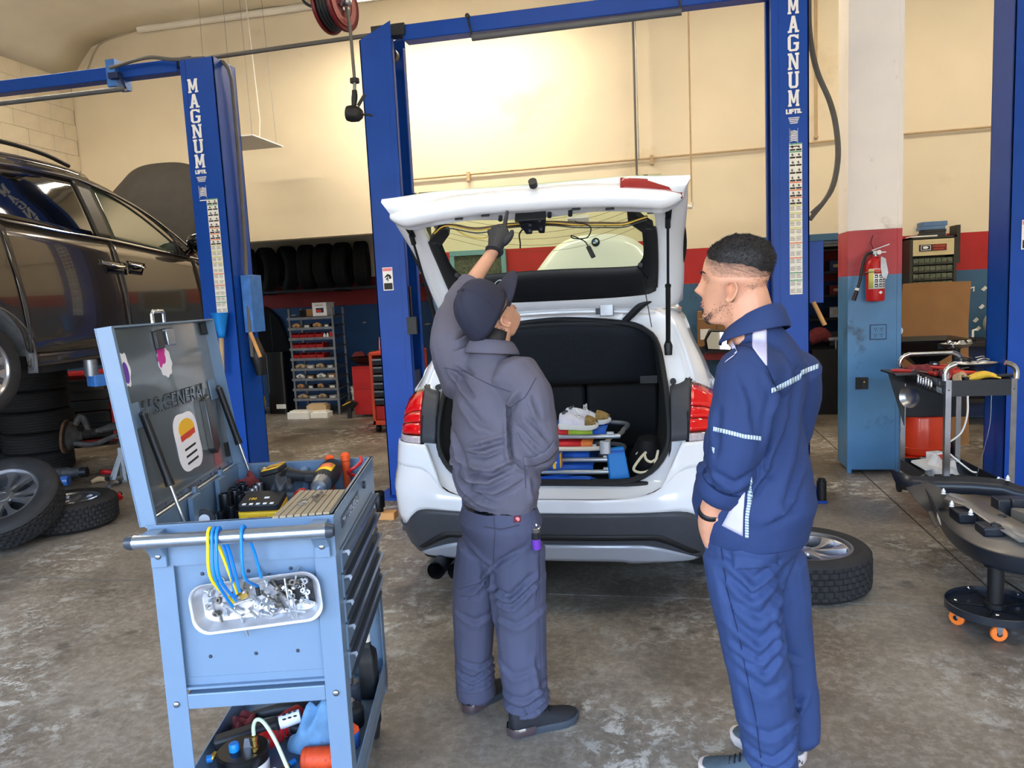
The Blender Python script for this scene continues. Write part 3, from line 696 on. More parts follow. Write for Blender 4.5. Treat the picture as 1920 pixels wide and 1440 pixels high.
for s in(1,-1):
 G().loft([[V((s*.60,.12,fz)),V((s*.62,.2,.86)),V((s*.60,.36,1.1)),V((s*.55,.55,1.36))],[V((s*.53,.3,fz)),V((s*.56,.35,.86)),V((s*.57,.5,1.1)),V((s*.54,.66,1.36))],[V((s*.53,1.08,fz)),V((s*.56,1.08,.86)),V((s*.58,1.08,1.1)),V((s*.56,1.08,1.38))]]).out('load_side_trim','trunk_black',car,solid=.01)
for x0,x1 in((-.55,.10),(.115,.55)):G().box((x0,1.0,fz),(x1,1.1,1.18)).out('seat_back','trunk_black',car,bevel=.02)
G().box((-.58,1.12,.6),(.58,1.14,1.52)).out('cabin_dark','trunk_black',car)
sh=[[V((x,y+.05*(abs(x)/.55)**2,z-.05*(abs(x)/.55)**2.2*k))for x in[-.55+1.1*j/18 for j in range(19)]]for y,z,k in((.62,1.452,1),(.66,1.40,.9),(.78,1.24,.4),(.86,1.13,0),(.90,1.08,0))]
ps=G().loft(sh).out('parcel_shelf','fabric_dark',car,ang=60,solid=.014)
G().tube(sh[0],.016,n=8).out('shelf_edge','trim_black',ps)
G().tube([p+V((0,-.012,.012))for p in sh[3]],.006,n=6).out('shelf_seam','trim_black',ps)
for s in(1,-1):G().box((s*.50-.05,.85,1.075),(s*.50+.05,.875,1.12)).out('shelf_hinge','black',ps)
HG=V((0,.60,1.52));GD=V((0,-.817,.576));GN=V((0,-.576,-.817))
def gt(u,v,w=0):return V((u,0,0))+HG+GD*v+GN*(w-.05*sin(pi*min(max(v,0),1)))
def gloop(L,w=0):return[gt(u,v,w)for u,v in L]
gate=G()
def rr(hw,v0,v1,r,n=72,top=None):
 """rounded frame outline in gate coordinates"""
 t=hw if top is None else top
 pts=[(0,v0),(hw-r,v0),(hw,v0+r),((hw+t)/2,(v0+v1)/2),(t,v1-r),(t-r,v1),(0,v1)]
 return[(p.x,p.y)for p in cr([(-a,b,0)for a,b in pts[::-1]][:-1]+[(a,b,0)for a,b in pts][:-1],n,closed=True)]
GI=rr(.562,.155,.84,.10,top=.56)
GO=rr(.67,-.01,.90,.07,top=.69)
GX=rr(.70,-.02,.93,.06,top=.715)
gate.loft([gloop(GI,-.03),gloop(GI,.0),[a.lerp(b,.35)+GN*.012 for a,b in zip(gloop(GI),gloop(GO))],[a.lerp(b,.7)+GN*.004 for a,b in zip(gloop(GI),gloop(GO))],gloop(GO,-.005),gloop(GX,-.05),gloop(GX,-.07)],closed=True)
gp=gate.out('tailgate','car_white',car,ang=60)
GLS=rr(.60,.20,.93,.08)
G().loft([gloop(GX,-.07),gloop(GLS,-.085)],closed=True).out('outer_skin','car_white',gp,ang=60)
gl=G();n=12
gl.loft([[gt(-.60+1.2*j/16,.14+.80*i/n,-.082)for j in range(17)]for i in range(n+1)]);gl.out('rear_glass','glass_tint',gp,ang=80)
hw_=G()
for k in range(13):
 v0=.40+.05*k
 pts=[gt(-.5+j/16,v0+.16*(abs(-.5+j/16)/.5)**2.0,-.076)for j in range(17)if v0+.16*(abs(-.5+j/16)/.5)**2<.9]
 if len(pts)>3:hw_.tube(pts,.0009,n=4)
hw_.out('heating_wire','wire_brown',gp,st=True)
def tr(poly,w0,w1,name,m,par=None):
 g=G();A=[g.v(gt(u,v,w0))for u,v in poly];B=[g.v(gt(u,v,w1))for u,v in poly];g.f(A[::-1]);g.f(B)
 for i in range(len(poly)):g.f([A[i],A[(i+1)%len(poly)],B[(i+1)%len(poly)],B[i]])
 return g.out(name,m,par or gp,bevel=.004)
def trgrid(lo,hi,w,name,m,n=20,rows=4):
 a=cr([(*p,0)for p in lo],n);b=cr([(*p,0)for p in hi],n)
 return G().loft([[gt(p.lerp(q,i/rows).x,p.lerp(q,i/rows).y,w+.012*sin(pi*i/rows))for p,q in zip(a,b)]for i in range(rows+1)]).out(name,m,gp,ang=60,solid=.012)
trgrid([(-.56,.19),(-.50,.125),(0,.11),(.50,.125),(.56,.19)],[(-.50,.36),(-.45,.335),(0,.345),(.45,.335),(.50,.36)],.0,'lower_trim','trim_black',n=30)
G().tube([gt(.27,.115,.014),gt(.275,.23,.016),gt(.275,.335,.008)],.003,n=6).out('trim_seam','dark_metal',gp)
for s in(1,-1):
 trgrid([(s*.565,.17),(s*.57,.35),(s*.57,.55),(s*.565,.64)],[(s*.47,.34),(s*.505,.42),(s*.51,.55),(s*.505,.66)],.0,'side_trim','trim_black')
 tr([(s*.47,.66),(s*.50,.62),(s*.56,.60),(s*.555,.66),(s*.52,.70),(s*.47,.78),(s*.44,.80),(s*.44,.70)],-.02,.02,'trim_clip','trim_black')
 for k in range(3):G().box((0,0,0),(.035,.02,.05)).out('lamp_bracket','galv',gp,loc=gt(s*.52+(k-1)*.028-.017,.775-.02*k,.0),rot=(.6,0,s*.2),bevel=.003)
 bl=[]
 for i in range(13):
  t=i/12;v=.17+.55*t;wd=.045*sin(pi*min(1,t**.8))+.002
  bl.append([gt(s*(.665+.015*t),v,-.03),gt(s*(.665+.015*t+wd),v,-.045),gt(s*(.665+.015*t+wd),v,-.06),gt(s*(.665+.015*t),v,-.06)])
 G().loft(bl,closed=True).out('air_blade','trim_black',gp)
 p0,p1=gt(s*.625,.735,.03),V((s*.612,.50,1.33))if False else V((s*.615,.43,1.335))
 m=p0.lerp(p1,.5)
 st=G().cyl(m,p1,.0125,n=12).out('gas_strut','black',gp)
 G().cyl(p0,m,.0065,n=10).out('strut_rod','black',st)
 G().cyl(m,m+(p1-m)*.03,.015,n=12).out('strut_collar','trim_black',st)
 G().cyl(p0-(p0-m).normalized()*.05,p0,.013).out('strut_end','black',st)
 tr([(s*.615,.70),(s*.64,.70),(s*.645,.80),(s*.63,.83),(s*.612,.80)],.0,.022,'strut_mount','black')
 G().lathe([(.02,0),(.024,.05),(.012,.08)],n=10,p0=p1-V((0,0,.06)),ax=(0,0,1)).out('strut_foot','black',st)
 G().tube([gt(s*.485,.36,.02),V((s*.53,.56,1.42))],.0025,n=5).out('shelf_cord','black',gp)
 G().cyl(gt(s*.485,.34,.01),gt(s*.485,.38,.03),.012).out('cord_clip','black',gp)
lip=[]
for i in range(41):
 u=-.70+1.40*i/40;k=abs(u)/.70
 c=.985-.11*k**2.2;th=1-.75*max(0,(k-.86)/.14)**1.5
 prof=[(-.14,-.06),(-.13,.02),(-.115,.055),(-.075,.05),(-.06,.065),(-.02,.06),(.0,.04),(.008,.0),(-.005,-.045),(-.05,-.075)]
 bow=.035*math.exp(-(u/.23)**4)
 lip.append([gt(u,c+a*th-(bow if a<-.1 else 0),b*th+.01-.015*k)for a,b in prof])
lp=G().loft(lip,closed=True,cap0=True,cap1=True).out('tailgate_lip','car_white',gp,ang=60,sub=1)
for u in(-.33,-.20,.22,.37):
 tr([(u-.02,.918-.1*(abs(u)/.7)**2.2),(u+.02,.918-.1*(abs(u)/.7)**2.2),(u+.02,.926-.1*(abs(u)/.7)**2.2),(u-.02,.926-.1*(abs(u)/.7)**2.2)],.065,.078,'lip_slot','black',lp)
for u in(-.135,.095,.19):G().cyl(gt(u,.885,.055),gt(u,.885,.085),.010,n=12).out('lip_grommet','dark_metal',lp)
red=G().loft([[gt(.42+.27*i/12,.972-.11*((.42+.27*i/12)/.7)**2.2+d,wz)for i in range(13)]for d,wz in((.004,.02),(.026,-.02),(.024,-.06),(0,-.08))]).out('gate_lamp','gate_red',gp,solid=.008)
G().cyl(gt(.035,1.0,-.02),gt(.035,1.03,-.02),.02,n=12).out('release_grip','black',lp)
G().prism([(.16,.72),(.26,.74),(.26,.77),(.16,.77)],0,.02,lambda a,b,c:gt(a,b,c+.0)).out('trim_plate','off_white',gp)
tr([(-.055,.90),(.075,.90),(.075,.86),(.055,.765),(.03,.765),(.025,.79),(.0,.79),(-.005,.765),(-.035,.765),(-.05,.85)],.03,.095,'latch','dark_metal')
la=tr([(-.062,.905),(.08,.905),(.08,.893),(-.062,.893)],.03,.11,'latch_plate','black')
for u,v in((.05,.88),(-.01,.80),(.045,.81),(.0,.85)):G().cyl(gt(u,v,.09),gt(u,v,.102),.007,n=10).out('latch_rivet','galv',la)
G().tube([gt(-.01+.035*cos(a),.835+.03*sin(a),.098)for a in[rad(20+20*k)for k in range(10)]],.003,n=5).out('latch_spring','black',la)
h=[(-.50,.745,.03),(-.42,.80,.03),(-.28,.765,.04),(-.12,.78,.04),(.06,.775,.04),(.20,.765,.05),(.32,.75,.05),(.42,.725,.04),(.49,.735,.03),(.53,.76,.03)]
G().tube([gt(*p)for p in h],[.006,.007,.008,.010,.010,.011,.011,.010,.009,.006],n=7,smooth=50).out('wiring_loom','wire_brown',gp)
for dv,m in((.012,'wire_yellow'),(-.010,'black')):G().tube([gt(p[0],p[1]+dv+.008*sin(p[0]*30),p[2]+.012)for p in h],.0035,n=5,smooth=60).out('loom_wire',m,gp)
G().tube([gt(-.40,.775,.03),gt(-.33,.72,.05),(gt(-.25,.715,.06)),gt(-.20,.755,.05)],.003,n=5,smooth=20).out('loom_wire','wire_yellow',gp)
wp=[gt(.20,.80,.06),gt(.27,.775,.08),gt(.25,.715,.10),gt(.185,.715,.10),gt(.18,.74,.10),gt(.235,.70,.11),gt(.25,.67,.12)]
pg_=G().tube(wp,.003,n=6,smooth=40).out('plug_lead','black',gp)
G().bar(wp[-1],wp[-1]+V((.025,-.01,-.055)),.022,.018).out('plug','black',pg_,bevel=.003)
G().tube([gt(-.03,.78,.05),gt(-.075,.73,.06),gt(-.08,.68,.08),gt(-.085,.65,.09)],.004,n=6,smooth=16).out('hanging_strap','black',gp)
hb=G().box((.25,.56,1.49),(.325,.60,1.56)).out('gate_hinge','galv',gp,bevel=.004)
G().box((.225,.585,1.50),(.25,.62,1.555)).out('hinge_leaf','dark_metal',hb)
G().tube([(.38,.63,1.455),(.43,.60,1.50),(.48,.57,1.545),(.54,.56,1.575),(.60,.55,1.585)],[.018,.021,.021,.018,.008],n=10,smooth=18).out('cable_boot','trim_black',gp)
for k,z in enumerate((1.515,1.535,1.558)):G().loft([[V((x,.60-.012*k+.03*(abs(x)/.5)**2,z-.02*(abs(x)/.5)**2+d))for x in[-.55+1.1*j/14 for j in range(15)]]for d in(0,.012)]).out('header_rib','car_white',car,solid=.008)
def tire_mesh(R=.34,w=.22,rim=.225,n=168,tread=True):
 g=G();h=w/2
 prof=[(rim-.005,-h*.82),(rim+.01,-h*.92),((rim+R)/2,-h*1.03),(R-.035,-h*.98),(R-.014,-h*.86),(R-.004,-h*.74)]
 mid=[]
 zs=[-.62,-.58,-.30,-.26,-.02,.02,.26,.30,.58,.62]
 for i,z in enumerate(zs):mid.append((R-(.0 if i%4 in(1,2)else.0),h*z))
 rows=[(r,z,0)for r,z in prof]
 edges=[(-.74,-.60),(-.54,-.31),(-.25,-.03),(.03,.25),(.31,.54),(.60,.74)]
 for k,(a,b)in enumerate(edges):
  if k:rows.append((R-.010,h*(a-.02),0))
  rows.append((R-.001 if 0<k<5 else R-.004,h*a,1+k));rows.append((R-.001 if 0<k<5 else R-.004,h*b,1+k))
  if k<5:rows.append((R-.010,h*(b+.02),0))
 rows+=[(r,-z,0)for r,z in prof[::-1]]
 rings=[]
 for r,z,kd in rows:
  ring=[]
  for i in range(n):
   a=2*pi*i/n;rr_=r
   if tread and kd and(i+kd*2)%4==0:rr_-=.009
   ring.append(g.v((rr_*cos(a),rr_*sin(a),z)))
  rings.append(ring)
 for a,b in zip(rings,rings[1:]):
  for i in range(n):g.f([a[i],a[(i+1)%n],b[(i+1)%n],b[i]])
 return g
def make_wheel(name,label,R=.34,w=.22,rim=.225,spokes=5,twin=True,m_al='alloy',tm='rubber',cat='wheel',group=None,dark='alloy_dark',n=168):
 t=thing(name,label,cat,group=group)
 tire_mesh(R,w,rim,n).out('tire',tm,t,ang=28)
 h=w/2
 rm=G().lathe([(rim-.03,-h*.85),(rim+.006,-h*.9),(rim+.006,-h*.82),(rim-.018,-h*.7),(rim-.03,0),(rim-.02,h*.72),(rim+.006,h*.84),(rim+.012,h*.9),(rim-.004,h*.9),(rim-.012,h*.78)],n=48,caps=False).out('rim',m_al,t,ang=40)
 G().lathe([(rim-.03,-h*.3),(.04,-h*.35)],n=40,caps=False).lathe([(.15,-h*.3),(.15,-h*.25),(.03,-h*.2)],n=32).out('brake_side',dark,rm)
 zf=h*.62
 for k in range(spokes):
  for q in((-1,1)if twin else(0,)):
   a0=2*pi*k/spokes+(q*.16 if twin else 0);a1=2*pi*k/spokes+(q*.30 if twin else 0)
   cur=[]
   for i in range(7):
    s=i/6;r=.045+(rim-.02-.045)*s;a=a0+(a1-a0)*s;wd=(.024 if twin else.030)+(.020 if twin else.03)*s*s-.012*sin(pi*s)
    z=zf-.012*sin(pi*s)+.014*s;c=V((r*cos(a),r*sin(a),0));tdir=V((-sin(a),cos(a),0))
    cur.append([c-tdir*wd+V((0,0,z-.03)),c-tdir*wd*.8+V((0,0,z)),c+V((0,0,z+.004)),c+tdir*wd*.8+V((0,0,z)),c+tdir*wd+V((0,0,z-.03))])
   G().loft(cur,closed=True,cap0=True,cap1=True).out('spoke',m_al,rm,ang=30)
 hb=G().lathe([(.055,zf-.03),(.055,zf-.004),(.048,zf+.006),(.032,zf+.008),(.030,zf+.004),(.0,zf+.004)],n=28).out('hub_cap',m_al,rm)
 for k in range(5):a=2*pi*(k+.5)/5;g=G().cyl((.062*cos(a),.062*sin(a),zf-.04),(.062*cos(a),.062*sin(a),zf-.012),.009,n=6).out('wheel_nut','steel',rm)
 return t
mat('van_grey',(74,68,62),.18,.55,var=.03,coat=1)
mat('van_dark',(30,28,27),.4,var=.1)
mat('liner',(104,106,110),.55,var=.2,scale=8,dirt=(60,60,62),dscale=6)
mat('window_tint',(14,15,15),.02,var=0,coat=1)
mat('window_green',(54,66,52),.04,var=0,coat=1,alpha=1)
VC,VY,VZ=-5.45,4.27,1.0
van=thing('car','dark grey minivan raised on the left lift with its bonnet open','car',(VC,VY,VZ))
def vf(z):
 K=[(.2,.84),(.3,.87),(.5,.895),(.8,.905),(1.05,.89),(1.28,.86),(1.5,.79),(1.75,.70),(1.85,.63),(1.93,.45)]
 if z<=K[0][0]:return K[0][1]
 for(a,p),(b,q)in zip(K,K[1:]):
  if z<=b:return p+(q-p)*(z-a)/(b-a)
 return K[-1][1]
def vs(y,z,off=0,s=1):return V((s*(vf(z)+off),y,z))
def vpatch(lo,hi,name,m,par,off=0,n=24,rows=8,solid=.012,s=1,sm=True):
 fn=cr if sm else resample
 a=fn([(0,y,z)for y,z in lo],n);b=fn([(0,y,z)for y,z in hi],n)
 return G().loft([[vs(p.lerp(q,i/rows).y,p.lerp(q,i/rows).z,off,s)for p,q in zip(a,b)]for i in range(rows+1)]).out(name,m,par,ang=50,solid=solid,boff=(-1 if s>0 else 1))
def vline(L,name,m,par,r,off=.004,s=1,n=30):return G().tube([vs(p.y,p.z,off,s)for p in cr([(0,y,z)for y,z in L],n)],r,n=6).out(name,m,par)
top=[(-1.3,1.70),(-.6,1.80),(.3,1.84),(.9,1.845),(1.3,1.82),(1.6,1.74),(1.87,1.61),(2.13,1.44),(2.35,1.27),(2.6,1.14)]
beltl=[(-1.3,1.34),(-.3,1.36),(.2,1.36),(.33,1.333),(.6,1.317),(.89,1.29),(1.38,1.262),(2.0,1.20),(2.61,1.145)]
vpatch([(.42,.385),(.8,.385),(1.2,.385),(1.48,.385)],[(.30,1.345),(.6,1.317),(.95,1.285),(1.37,1.26)],'sliding_door','van_grey',van,n=24)
vpatch([(1.486,.385),(1.8,.385),(2.2,.39),(2.62,.40)],[(1.377,1.258),(1.7,1.232),(2.1,1.19),(2.48,1.155)],'front_door','van_grey',van,n=24)
vpatch([(-.9,.40),(-.45,.42)],[(-1.2,1.34),(-.33,1.36)],'rear_quarter','van_grey',van)
arch=[(-.40*1.05*cos(pi*k/16)+.0,.30+.42*sin(pi*k/16))for k in range(17)]
vpatch([(-.45,.40)]+[(y-.03,z+.05)for y,z in arch[2:-1]]+[(.405,.385)],[(-.40,1.36),(-.2,1.36),(.1,1.36),(.29,1.345)],'rear_quarter','van_grey',van,n=40)
vpatch([(2.63,.42),(2.7,.6),(2.95,.72),(3.2,.5),(3.5,.45)],[(2.49,1.155),(2.7,1.13),(3.0,1.08),(3.2,1.0),(3.5,.85)],'front_wing','van_grey',van,n=26)
vpatch([(.40,.275),(1.2,.285),(2.6,.30)],[(.44,.375),(1.2,.378),(2.62,.385)],'sill','van_grey',van,rows=3,off=-.012)
vpatch([(.2,1.365),(.6,1.325),(.95,1.29),(1.25,1.272)],[(.3,1.76),(.65,1.772),(.95,1.772),(1.215,1.762)],'rear_window','window_tint',van,off=-.004)
vpatch([(-1.1,1.37),(-.4,1.37),(.14,1.37)],[(-1.1,1.68),(-.4,1.72),(.24,1.755)],'quarter_window','window_tint',van,off=-.004)
fw=vpatch([(1.435,1.262),(1.75,1.232),(2.0,1.21),(2.245,1.185)],[(1.405,1.728),(1.66,1.672),(1.92,1.575),(2.20,1.425)],'front_window','window_green',van,off=-.006)
vpatch([(1.25,1.27),(1.43,1.262)],[(1.215,1.765),(1.40,1.73)],'centre_pillar','van_dark',van,off=.002,n=6)
vpatch([(2.25,1.185),(2.45,1.16)],[(2.20,1.43),(2.33,1.30)],'mirror_quarter','black_gloss',van,off=.0,n=6)
vline([(1.42,1.735),(1.66,1.68),(1.92,1.58),(2.21,1.43),(2.30,1.20)],'window_seal','black',van,.012,off=.0)
for L,r in(([(-1.2,1.70),(-.3,1.745),(.3,1.775),(.9,1.79),(1.27,1.775),(1.42,1.74),(1.67,1.685),(1.94,1.585),(2.25,1.41),(2.42,1.29),(2.58,1.16)],.008),([(-1.2,1.36),(.1,1.368),(.33,1.345),(.6,1.325),(.9,1.297),(1.38,1.268),(2.0,1.206),(2.6,1.15)],.009)):
 vline(L,'chrome_strip','chrome',van,r,off=.006,n=50)
for L in([(1.376,1.26),(1.44,1.07),(1.474,.79),(1.483,.39)],[(.29,1.345),(.30,1.2),(.347,.97),(.41,.72),(.415,.39)],[(2.485,1.155),(2.56,.86),(2.625,.4)]):
 vline(L,'door_gap','black',van,.005,off=.001)
rl=cr([(0,y,z)for y,z in top],44)
cur=[]
for p in rl:
 cur.append([V((-vf(p.z),p.y,p.z)),V((-vf(p.z)*.93,p.y+.01,p.z+.05)),V((-vf(p.z)*.6,p.y+.1*max(0,p.y-1.3),p.z+.09)),V((0,p.y+.18*max(0,p.y-1.3),p.z+.105)),V((vf(p.z)*.6,p.y+.1*max(0,p.y-1.3),p.z+.09)),V((vf(p.z)*.93,p.y+.01,p.z+.05)),V((vf(p.z),p.y,p.z))])
G().loft(cur[:30]).out('roof','van_grey',van,ang=70,solid=.01)
G().loft([[a,b]for a,b in zip([c[0]for c in cur[30:]],[c[-1]for c in cur[30:]])]).out('windscreen','window_tint',van)
vpatch([(y,z-.07)for y,z in top],top,'cant_rail','van_grey',van,off=.002,n=50,rows=3)
for s in(1,-1):G().tube([(s*.62,-.9,1.88),(s*.64,-.7,1.925),(s*.62,.5,1.965),(s*.62,1.0,1.945),(s*.63,1.28,1.885)],.018,n=8,smooth=30).out('roof_rail','van_dark',van)
vpatch([(-1.2,.385),(.5,.385),(1.5,.385),(3.4,.40)],[(-1.2,1.36),(.5,1.34),(1.4,1.26),(3.4,.95)],'left_side','van_grey',van,s=-1)
vpatch([(-1.2,1.36),(.5,1.34),(1.4,1.26),(2.5,1.15)],[(-1.2,1.70),(.5,1.8),(1.4,1.78),(2.4,1.25)],'left_windows','window_tint',van,s=-1)
G().box((-.8,-1.2,.22),(.8,3.4,.36)).out('underbody','van_dark',van)
G().box((-.84,-1.22,.3),(.84,-1.18,1.75)).out('tailgate','van_grey',van,bevel=.05)
cur=[]
for i in range(10):
 t=i/9;row=[]
 for j in range(21):
  k=-1+2*j/20;w=.66*(1-.04*t-.14*max(0,t-.8)/.2)
  row.append(V((w*k,2.75+.62*t-.06*sin(pi*t)+.06*k*k,1.16+1.12*t-.16*abs(k)**3*t)))
 cur.append(row)
mat('van_bonnet',(44,40,36),.75,var=.15,scale=8)
bn=G().loft(cur).out('bonnet','van_bonnet',van,ang=60,solid=.025)
G().tube([V((.30,2.85,1.2)),V((.27,3.3,2.1))],.02,n=6).out('bonnet_rib','van_dark',bn)
for L in([(1.19,1.092),(1.30,1.04),(1.505,1.035)],[(1.53,1.035),(1.68,1.035),(1.76,1.07)]):
 y0,y1=L[0][0],L[-1][0]
 hd=vpatch([(y0+.06*(y0<1.4),.985),(y1-.07*(y1>1.6),.975)],[(y0,1.10),(y1,1.08)],'handle_cup','black_gloss',van,off=.004,n=8,rows=3)
 G().tube([vs(y0+.02,1.065,.012),vs(y0+.1,1.05,.04),vs((y0+y1)/2,1.04,.045),vs(y1-.08,1.04,.04),vs(y1-.03,1.05,.012)],.016,n=8,smooth=18,flat=.7).out('handle','chrome',hd)
G().ball((vf(1.25)+.15,2.42,1.31),.13,n=16,sq=(1.0,.75,.78)).out('door_mirror','black_gloss',van,ang=60)
G().bar((vf(1.2),2.43,1.20),(vf(1.2)+.1,2.43,1.25),.06,.05).out('mirror_foot','black_gloss',van)
lin=[[V((x,.46*cos(a),.30+.46*sin(a)))for a in[-.15+(pi+.3)*k/20 for k in range(21)]]for x in(.45,.885)]
G().loft(lin).out('wheel_liner','liner',van,ang=60,solid=.006)
G().loft([[vs(.47*cos(a),.30+.46*sin(a),.004)for a in[-.1+1.7*k/14 for k in range(15)]],[vs(.415*cos(a),.30+.42*sin(a),-.02)for a in[-.1+1.7*k/14 for k in range(15)]]]).out('arch_lip','liner',van,solid=.004)
for y in(0,2.78):
 wt=make_wheel('wheel','x',R=.335,w=.21,rim=.22,spokes=6,twin=True,n=64)
 for ch in list(wt.children):
  ch.parent=van;ch.matrix_local=T(.78,y,.30)@RY(rad(90))
 bpy.data.objects.remove(wt)
G().box((.35,-.15,.2),(.66,.15,.4)).out('hub_carrier','dark_metal',van)
mat('cart_blue',(106,129,153),.38,var=.03,scale=4,coat=.25,dirt=(86,106,130),dscale=7,dlo=.66,dhi=.74)
mat('lid_inner',(104,112,118),.16,.25,var=.03,scale=3,coat=.6)
mat('bar_metal',(176,184,194),.25,.9,var=.06,scale=30)
mat('cap_black',(52,58,68),.35,var=0)
mat('sleeve',(158,142,116),.85,var=.06)
mat('tool_yellow',(246,190,40),.4,var=.04)
mat('tool_black',(30,31,33),.55,var=.12,scale=30)
mat('sock_black',(30,32,36),.28,.6,var=.1)
mat('rag_red',(116,44,46),.9,var=.25,scale=25)
mat('rag_blue',(112,158,198),.9,var=.22,scale=14,dirt=(96,104,118),dscale=9)
mat('glove_nitrile',(38,40,46),.55,var=.1,scale=30)
mat('tie_blue',(20,128,214),.4,var=0)
mat('tie_yellow',(238,204,30),.4,var=0)
mat('hose_clear',(192,206,176),.35,var=.05)
mat('orange_dirty',(226,78,34),.6,var=.2,scale=20,dirt=(120,44,26),dscale=30,dlo=.55,dhi=.7)
mat('sticker_white',(240,238,244),.4,var=0)
mat('pink',(206,40,150),.4,var=0)
mat('purple',(110,60,170),.4,var=0)
mat('print_red',(214,70,50),.4,var=0)
mat('emboss',(70,74,78),.25,.5,var=0)
mat('bolt_zinc',(200,202,204),.32,.85,var=.15,scale=60)
mat('bolt_dark',(128,122,114),.4,.8,var=.2,scale=60)
mat('tray_steel',(206,206,210),.36,.8,var=.1,scale=15)
mat('plastic_film',(206,208,214),.3,var=.1,scale=30)
CW,CL,CHT=.494,.747,1.06
CO=V((-1.369,1.709,0));CRZ=rad(13.8)
cart=thing('tool_cart','blue-grey steel tool cart with its lid up and drawers on the right side','tool cart',CO,CRZ)
def CX(x,y,z):return CO+V((x*cos(CRZ)-y*sin(CRZ),x*sin(CRZ)+y*cos(CRZ),z))
lw=.058
for x0,y0,sx,sy in((0,0,1,1),(CW,0,-1,1),(0,CL,1,-1),(CW,CL,-1,-1)):
 g=G();t=.004
 g.prism([(x0,y0),(x0+sx*lw,y0),(x0+sx*lw,y0+sy*t),(x0+sx*t,y0+sy*t),(x0+sx*t,y0+sy*lw),(x0,y0+sy*lw)],.16,CHT-.115 if y0 else CHT-.115)
 lg=g.out('leg','cart_blue',cart,bevel=.0015,smooth=False)
for x,y in((.029,0),(CW-.029,0)):
 for z in(.548,):pass
bol=G()
zt0=CHT-.115;t=.004
bx=G().box((0,-.001,zt0),(CW,t,CHT)).box((0,CL-t,zt0),(CW,CL+.001,CHT)).box((-.001,0,zt0),(t,CL,CHT)).box((CW-t,0,zt0),(CW+.001,CL,CHT)).box((t,t,zt0),(CW-t,CL-t,zt0+.004))
bx.box((-.004,-.005,CHT-.006),(CW+.004,.012,CHT)).box((-.004,CL-.012,CHT-.006),(CW+.004,CL+.004,CHT)).box((CW-.012,0,CHT-.006),(CW+.004,CL,CHT))
bx.out('top_tray','cart_blue',cart,smooth=False)
fp=G().box((.004,.018,.585),(CW-.004,.022,zt0)).box((lw,.004,zt0-.004),(CW-lw,.02,zt0)).box((.004,.004,.585),(CW-.004,.022,.592)).box((.05,.0165,.612),(CW-.05,.0185,.615)).out('end_panel','cart_blue',cart,smooth=False)
for z in(zt0-.035,.672):
 for x in(.125,.25,.365):G().ball((x,.017,z),.0055,8,(1,.6,1)).out('screw','cap_black',fp)
G().box((.004,CL-.022,.585),(CW-.004,CL-.018,zt0)).box((.004,.02,.585),(.008,CL-.02,zt0)).out('side_panel','cart_blue',cart,smooth=False)
G().box((lw,0,.53),(CW-lw,.03,.574)).out('cross_bar','cart_blue',cart,bevel=.003,smooth=False)
G().box((lw,CL-.03,.53),(CW-lw,CL,.574)).out('cross_bar','cart_blue',cart,bevel=.003,smooth=False)
for x,z in((.027,.548),(CW-.029,.55)):G().ball((x,-.002,z),.0095,12,(1,.5,1)).out('bolt_head','steel',cart)
hz,hy=1.040,-.082
hb=G().cyl((-.005,hy,hz),(CW+.002,hy,hz),.0185,n=24).out('handle_bar','bar_metal',cart)
for x,s in((-.005,-1),(CW+.002,1)):G().lathe([(.0195,-.004),(.0195,.006),(.015,.016),(.0,.019)],n=20,p0=(x,hy,hz),ax=(s,0,0)).out('end_cap','cap_black',hb)
for x in(.027,CW-.032):
 br=G().prism([(-.004,zt0+.0),(-.004,zt0+.105),(hy-.006,hz+.012),(hy-.008,hz-.014),(hy+.03,hz-.024),(-.016,zt0+.03),(-.016,zt0)],x-.021,x+.021,lambda a,b,c:(c,a,b)).out('handle_bracket','cart_blue',hb,bevel=.002)
 G().ball((x,-.018,zt0+.032),.0085,12,(1,.5,1)).out('bracket_bolt','steel',hb)
zz=[zt0-.004,.868,.795,.722,.640,.555]
for i in range(5):
 a,b=zz[i+1]+.003,zz[i]-.002
 d=G().box((CW-.35,lw+.006,a+.004),(CW-.004,CL-lw-.006,b-.01)).box((CW-.006,lw+.002,a),(CW+.004,CL-lw-.002,b)).out('drawer','cart_blue',cart,bevel=.002,smooth=False)
 G().prism([(CW+.004,b-.004),(CW+.024,b-.001),(CW+.028,b-.009),(CW+.022,b-.020),(CW+.018,b-.010),(CW+.004,b-.012)],lw+.006,CL-lw-.006,lambda p,q,c:(p,c,q)).out('drawer_pull','bar_metal',d)
 G().prism([(CW+.003,a),(CW+.014,a+.006),(CW+.003,a+.012)],lw+.006,CL-lw-.006,lambda p,q,c:(p,c,q)).out('drawer_lip','cap_black',d)
npz=CHT-.055
G().box((CW,.10,npz-.017),(CW+.003,.40,npz+.017)).out('name_plate','cap_black',cart,bevel=.001)
put_text('U.S.GENERAL',.034,'bar_metal',cart,T(CW+.0045,.25,npz-.0005)@RZ(rad(90))@FACE,depth=.001,sx=1.25,bold=.0006)
lk=G().cyl((CW,.50,npz+.01),(CW+.010,.50,npz+.01),.013,n=16).out('lock','cap_black',cart)
put=G().box((CW+.004,.60,zz[2]),(CW+.0055,.66,zz[1]-.02)).out('drawer_sticker','yellow_ink',cart,smooth=False)
sz=.215
G().box((0,0,sz-.006),(CW,CL,sz)).box((0,0,sz-.03),(CW,.004,sz+.005)).box((0,CL-.004,sz-.03),(CW,CL,sz+.065)).box((0,0,sz-.03),(.004,CL,sz+.065)).box((CW-.004,0,sz-.03),(CW,CL,sz+.065)).out('lower_tray','cart_blue',cart,smooth=False)
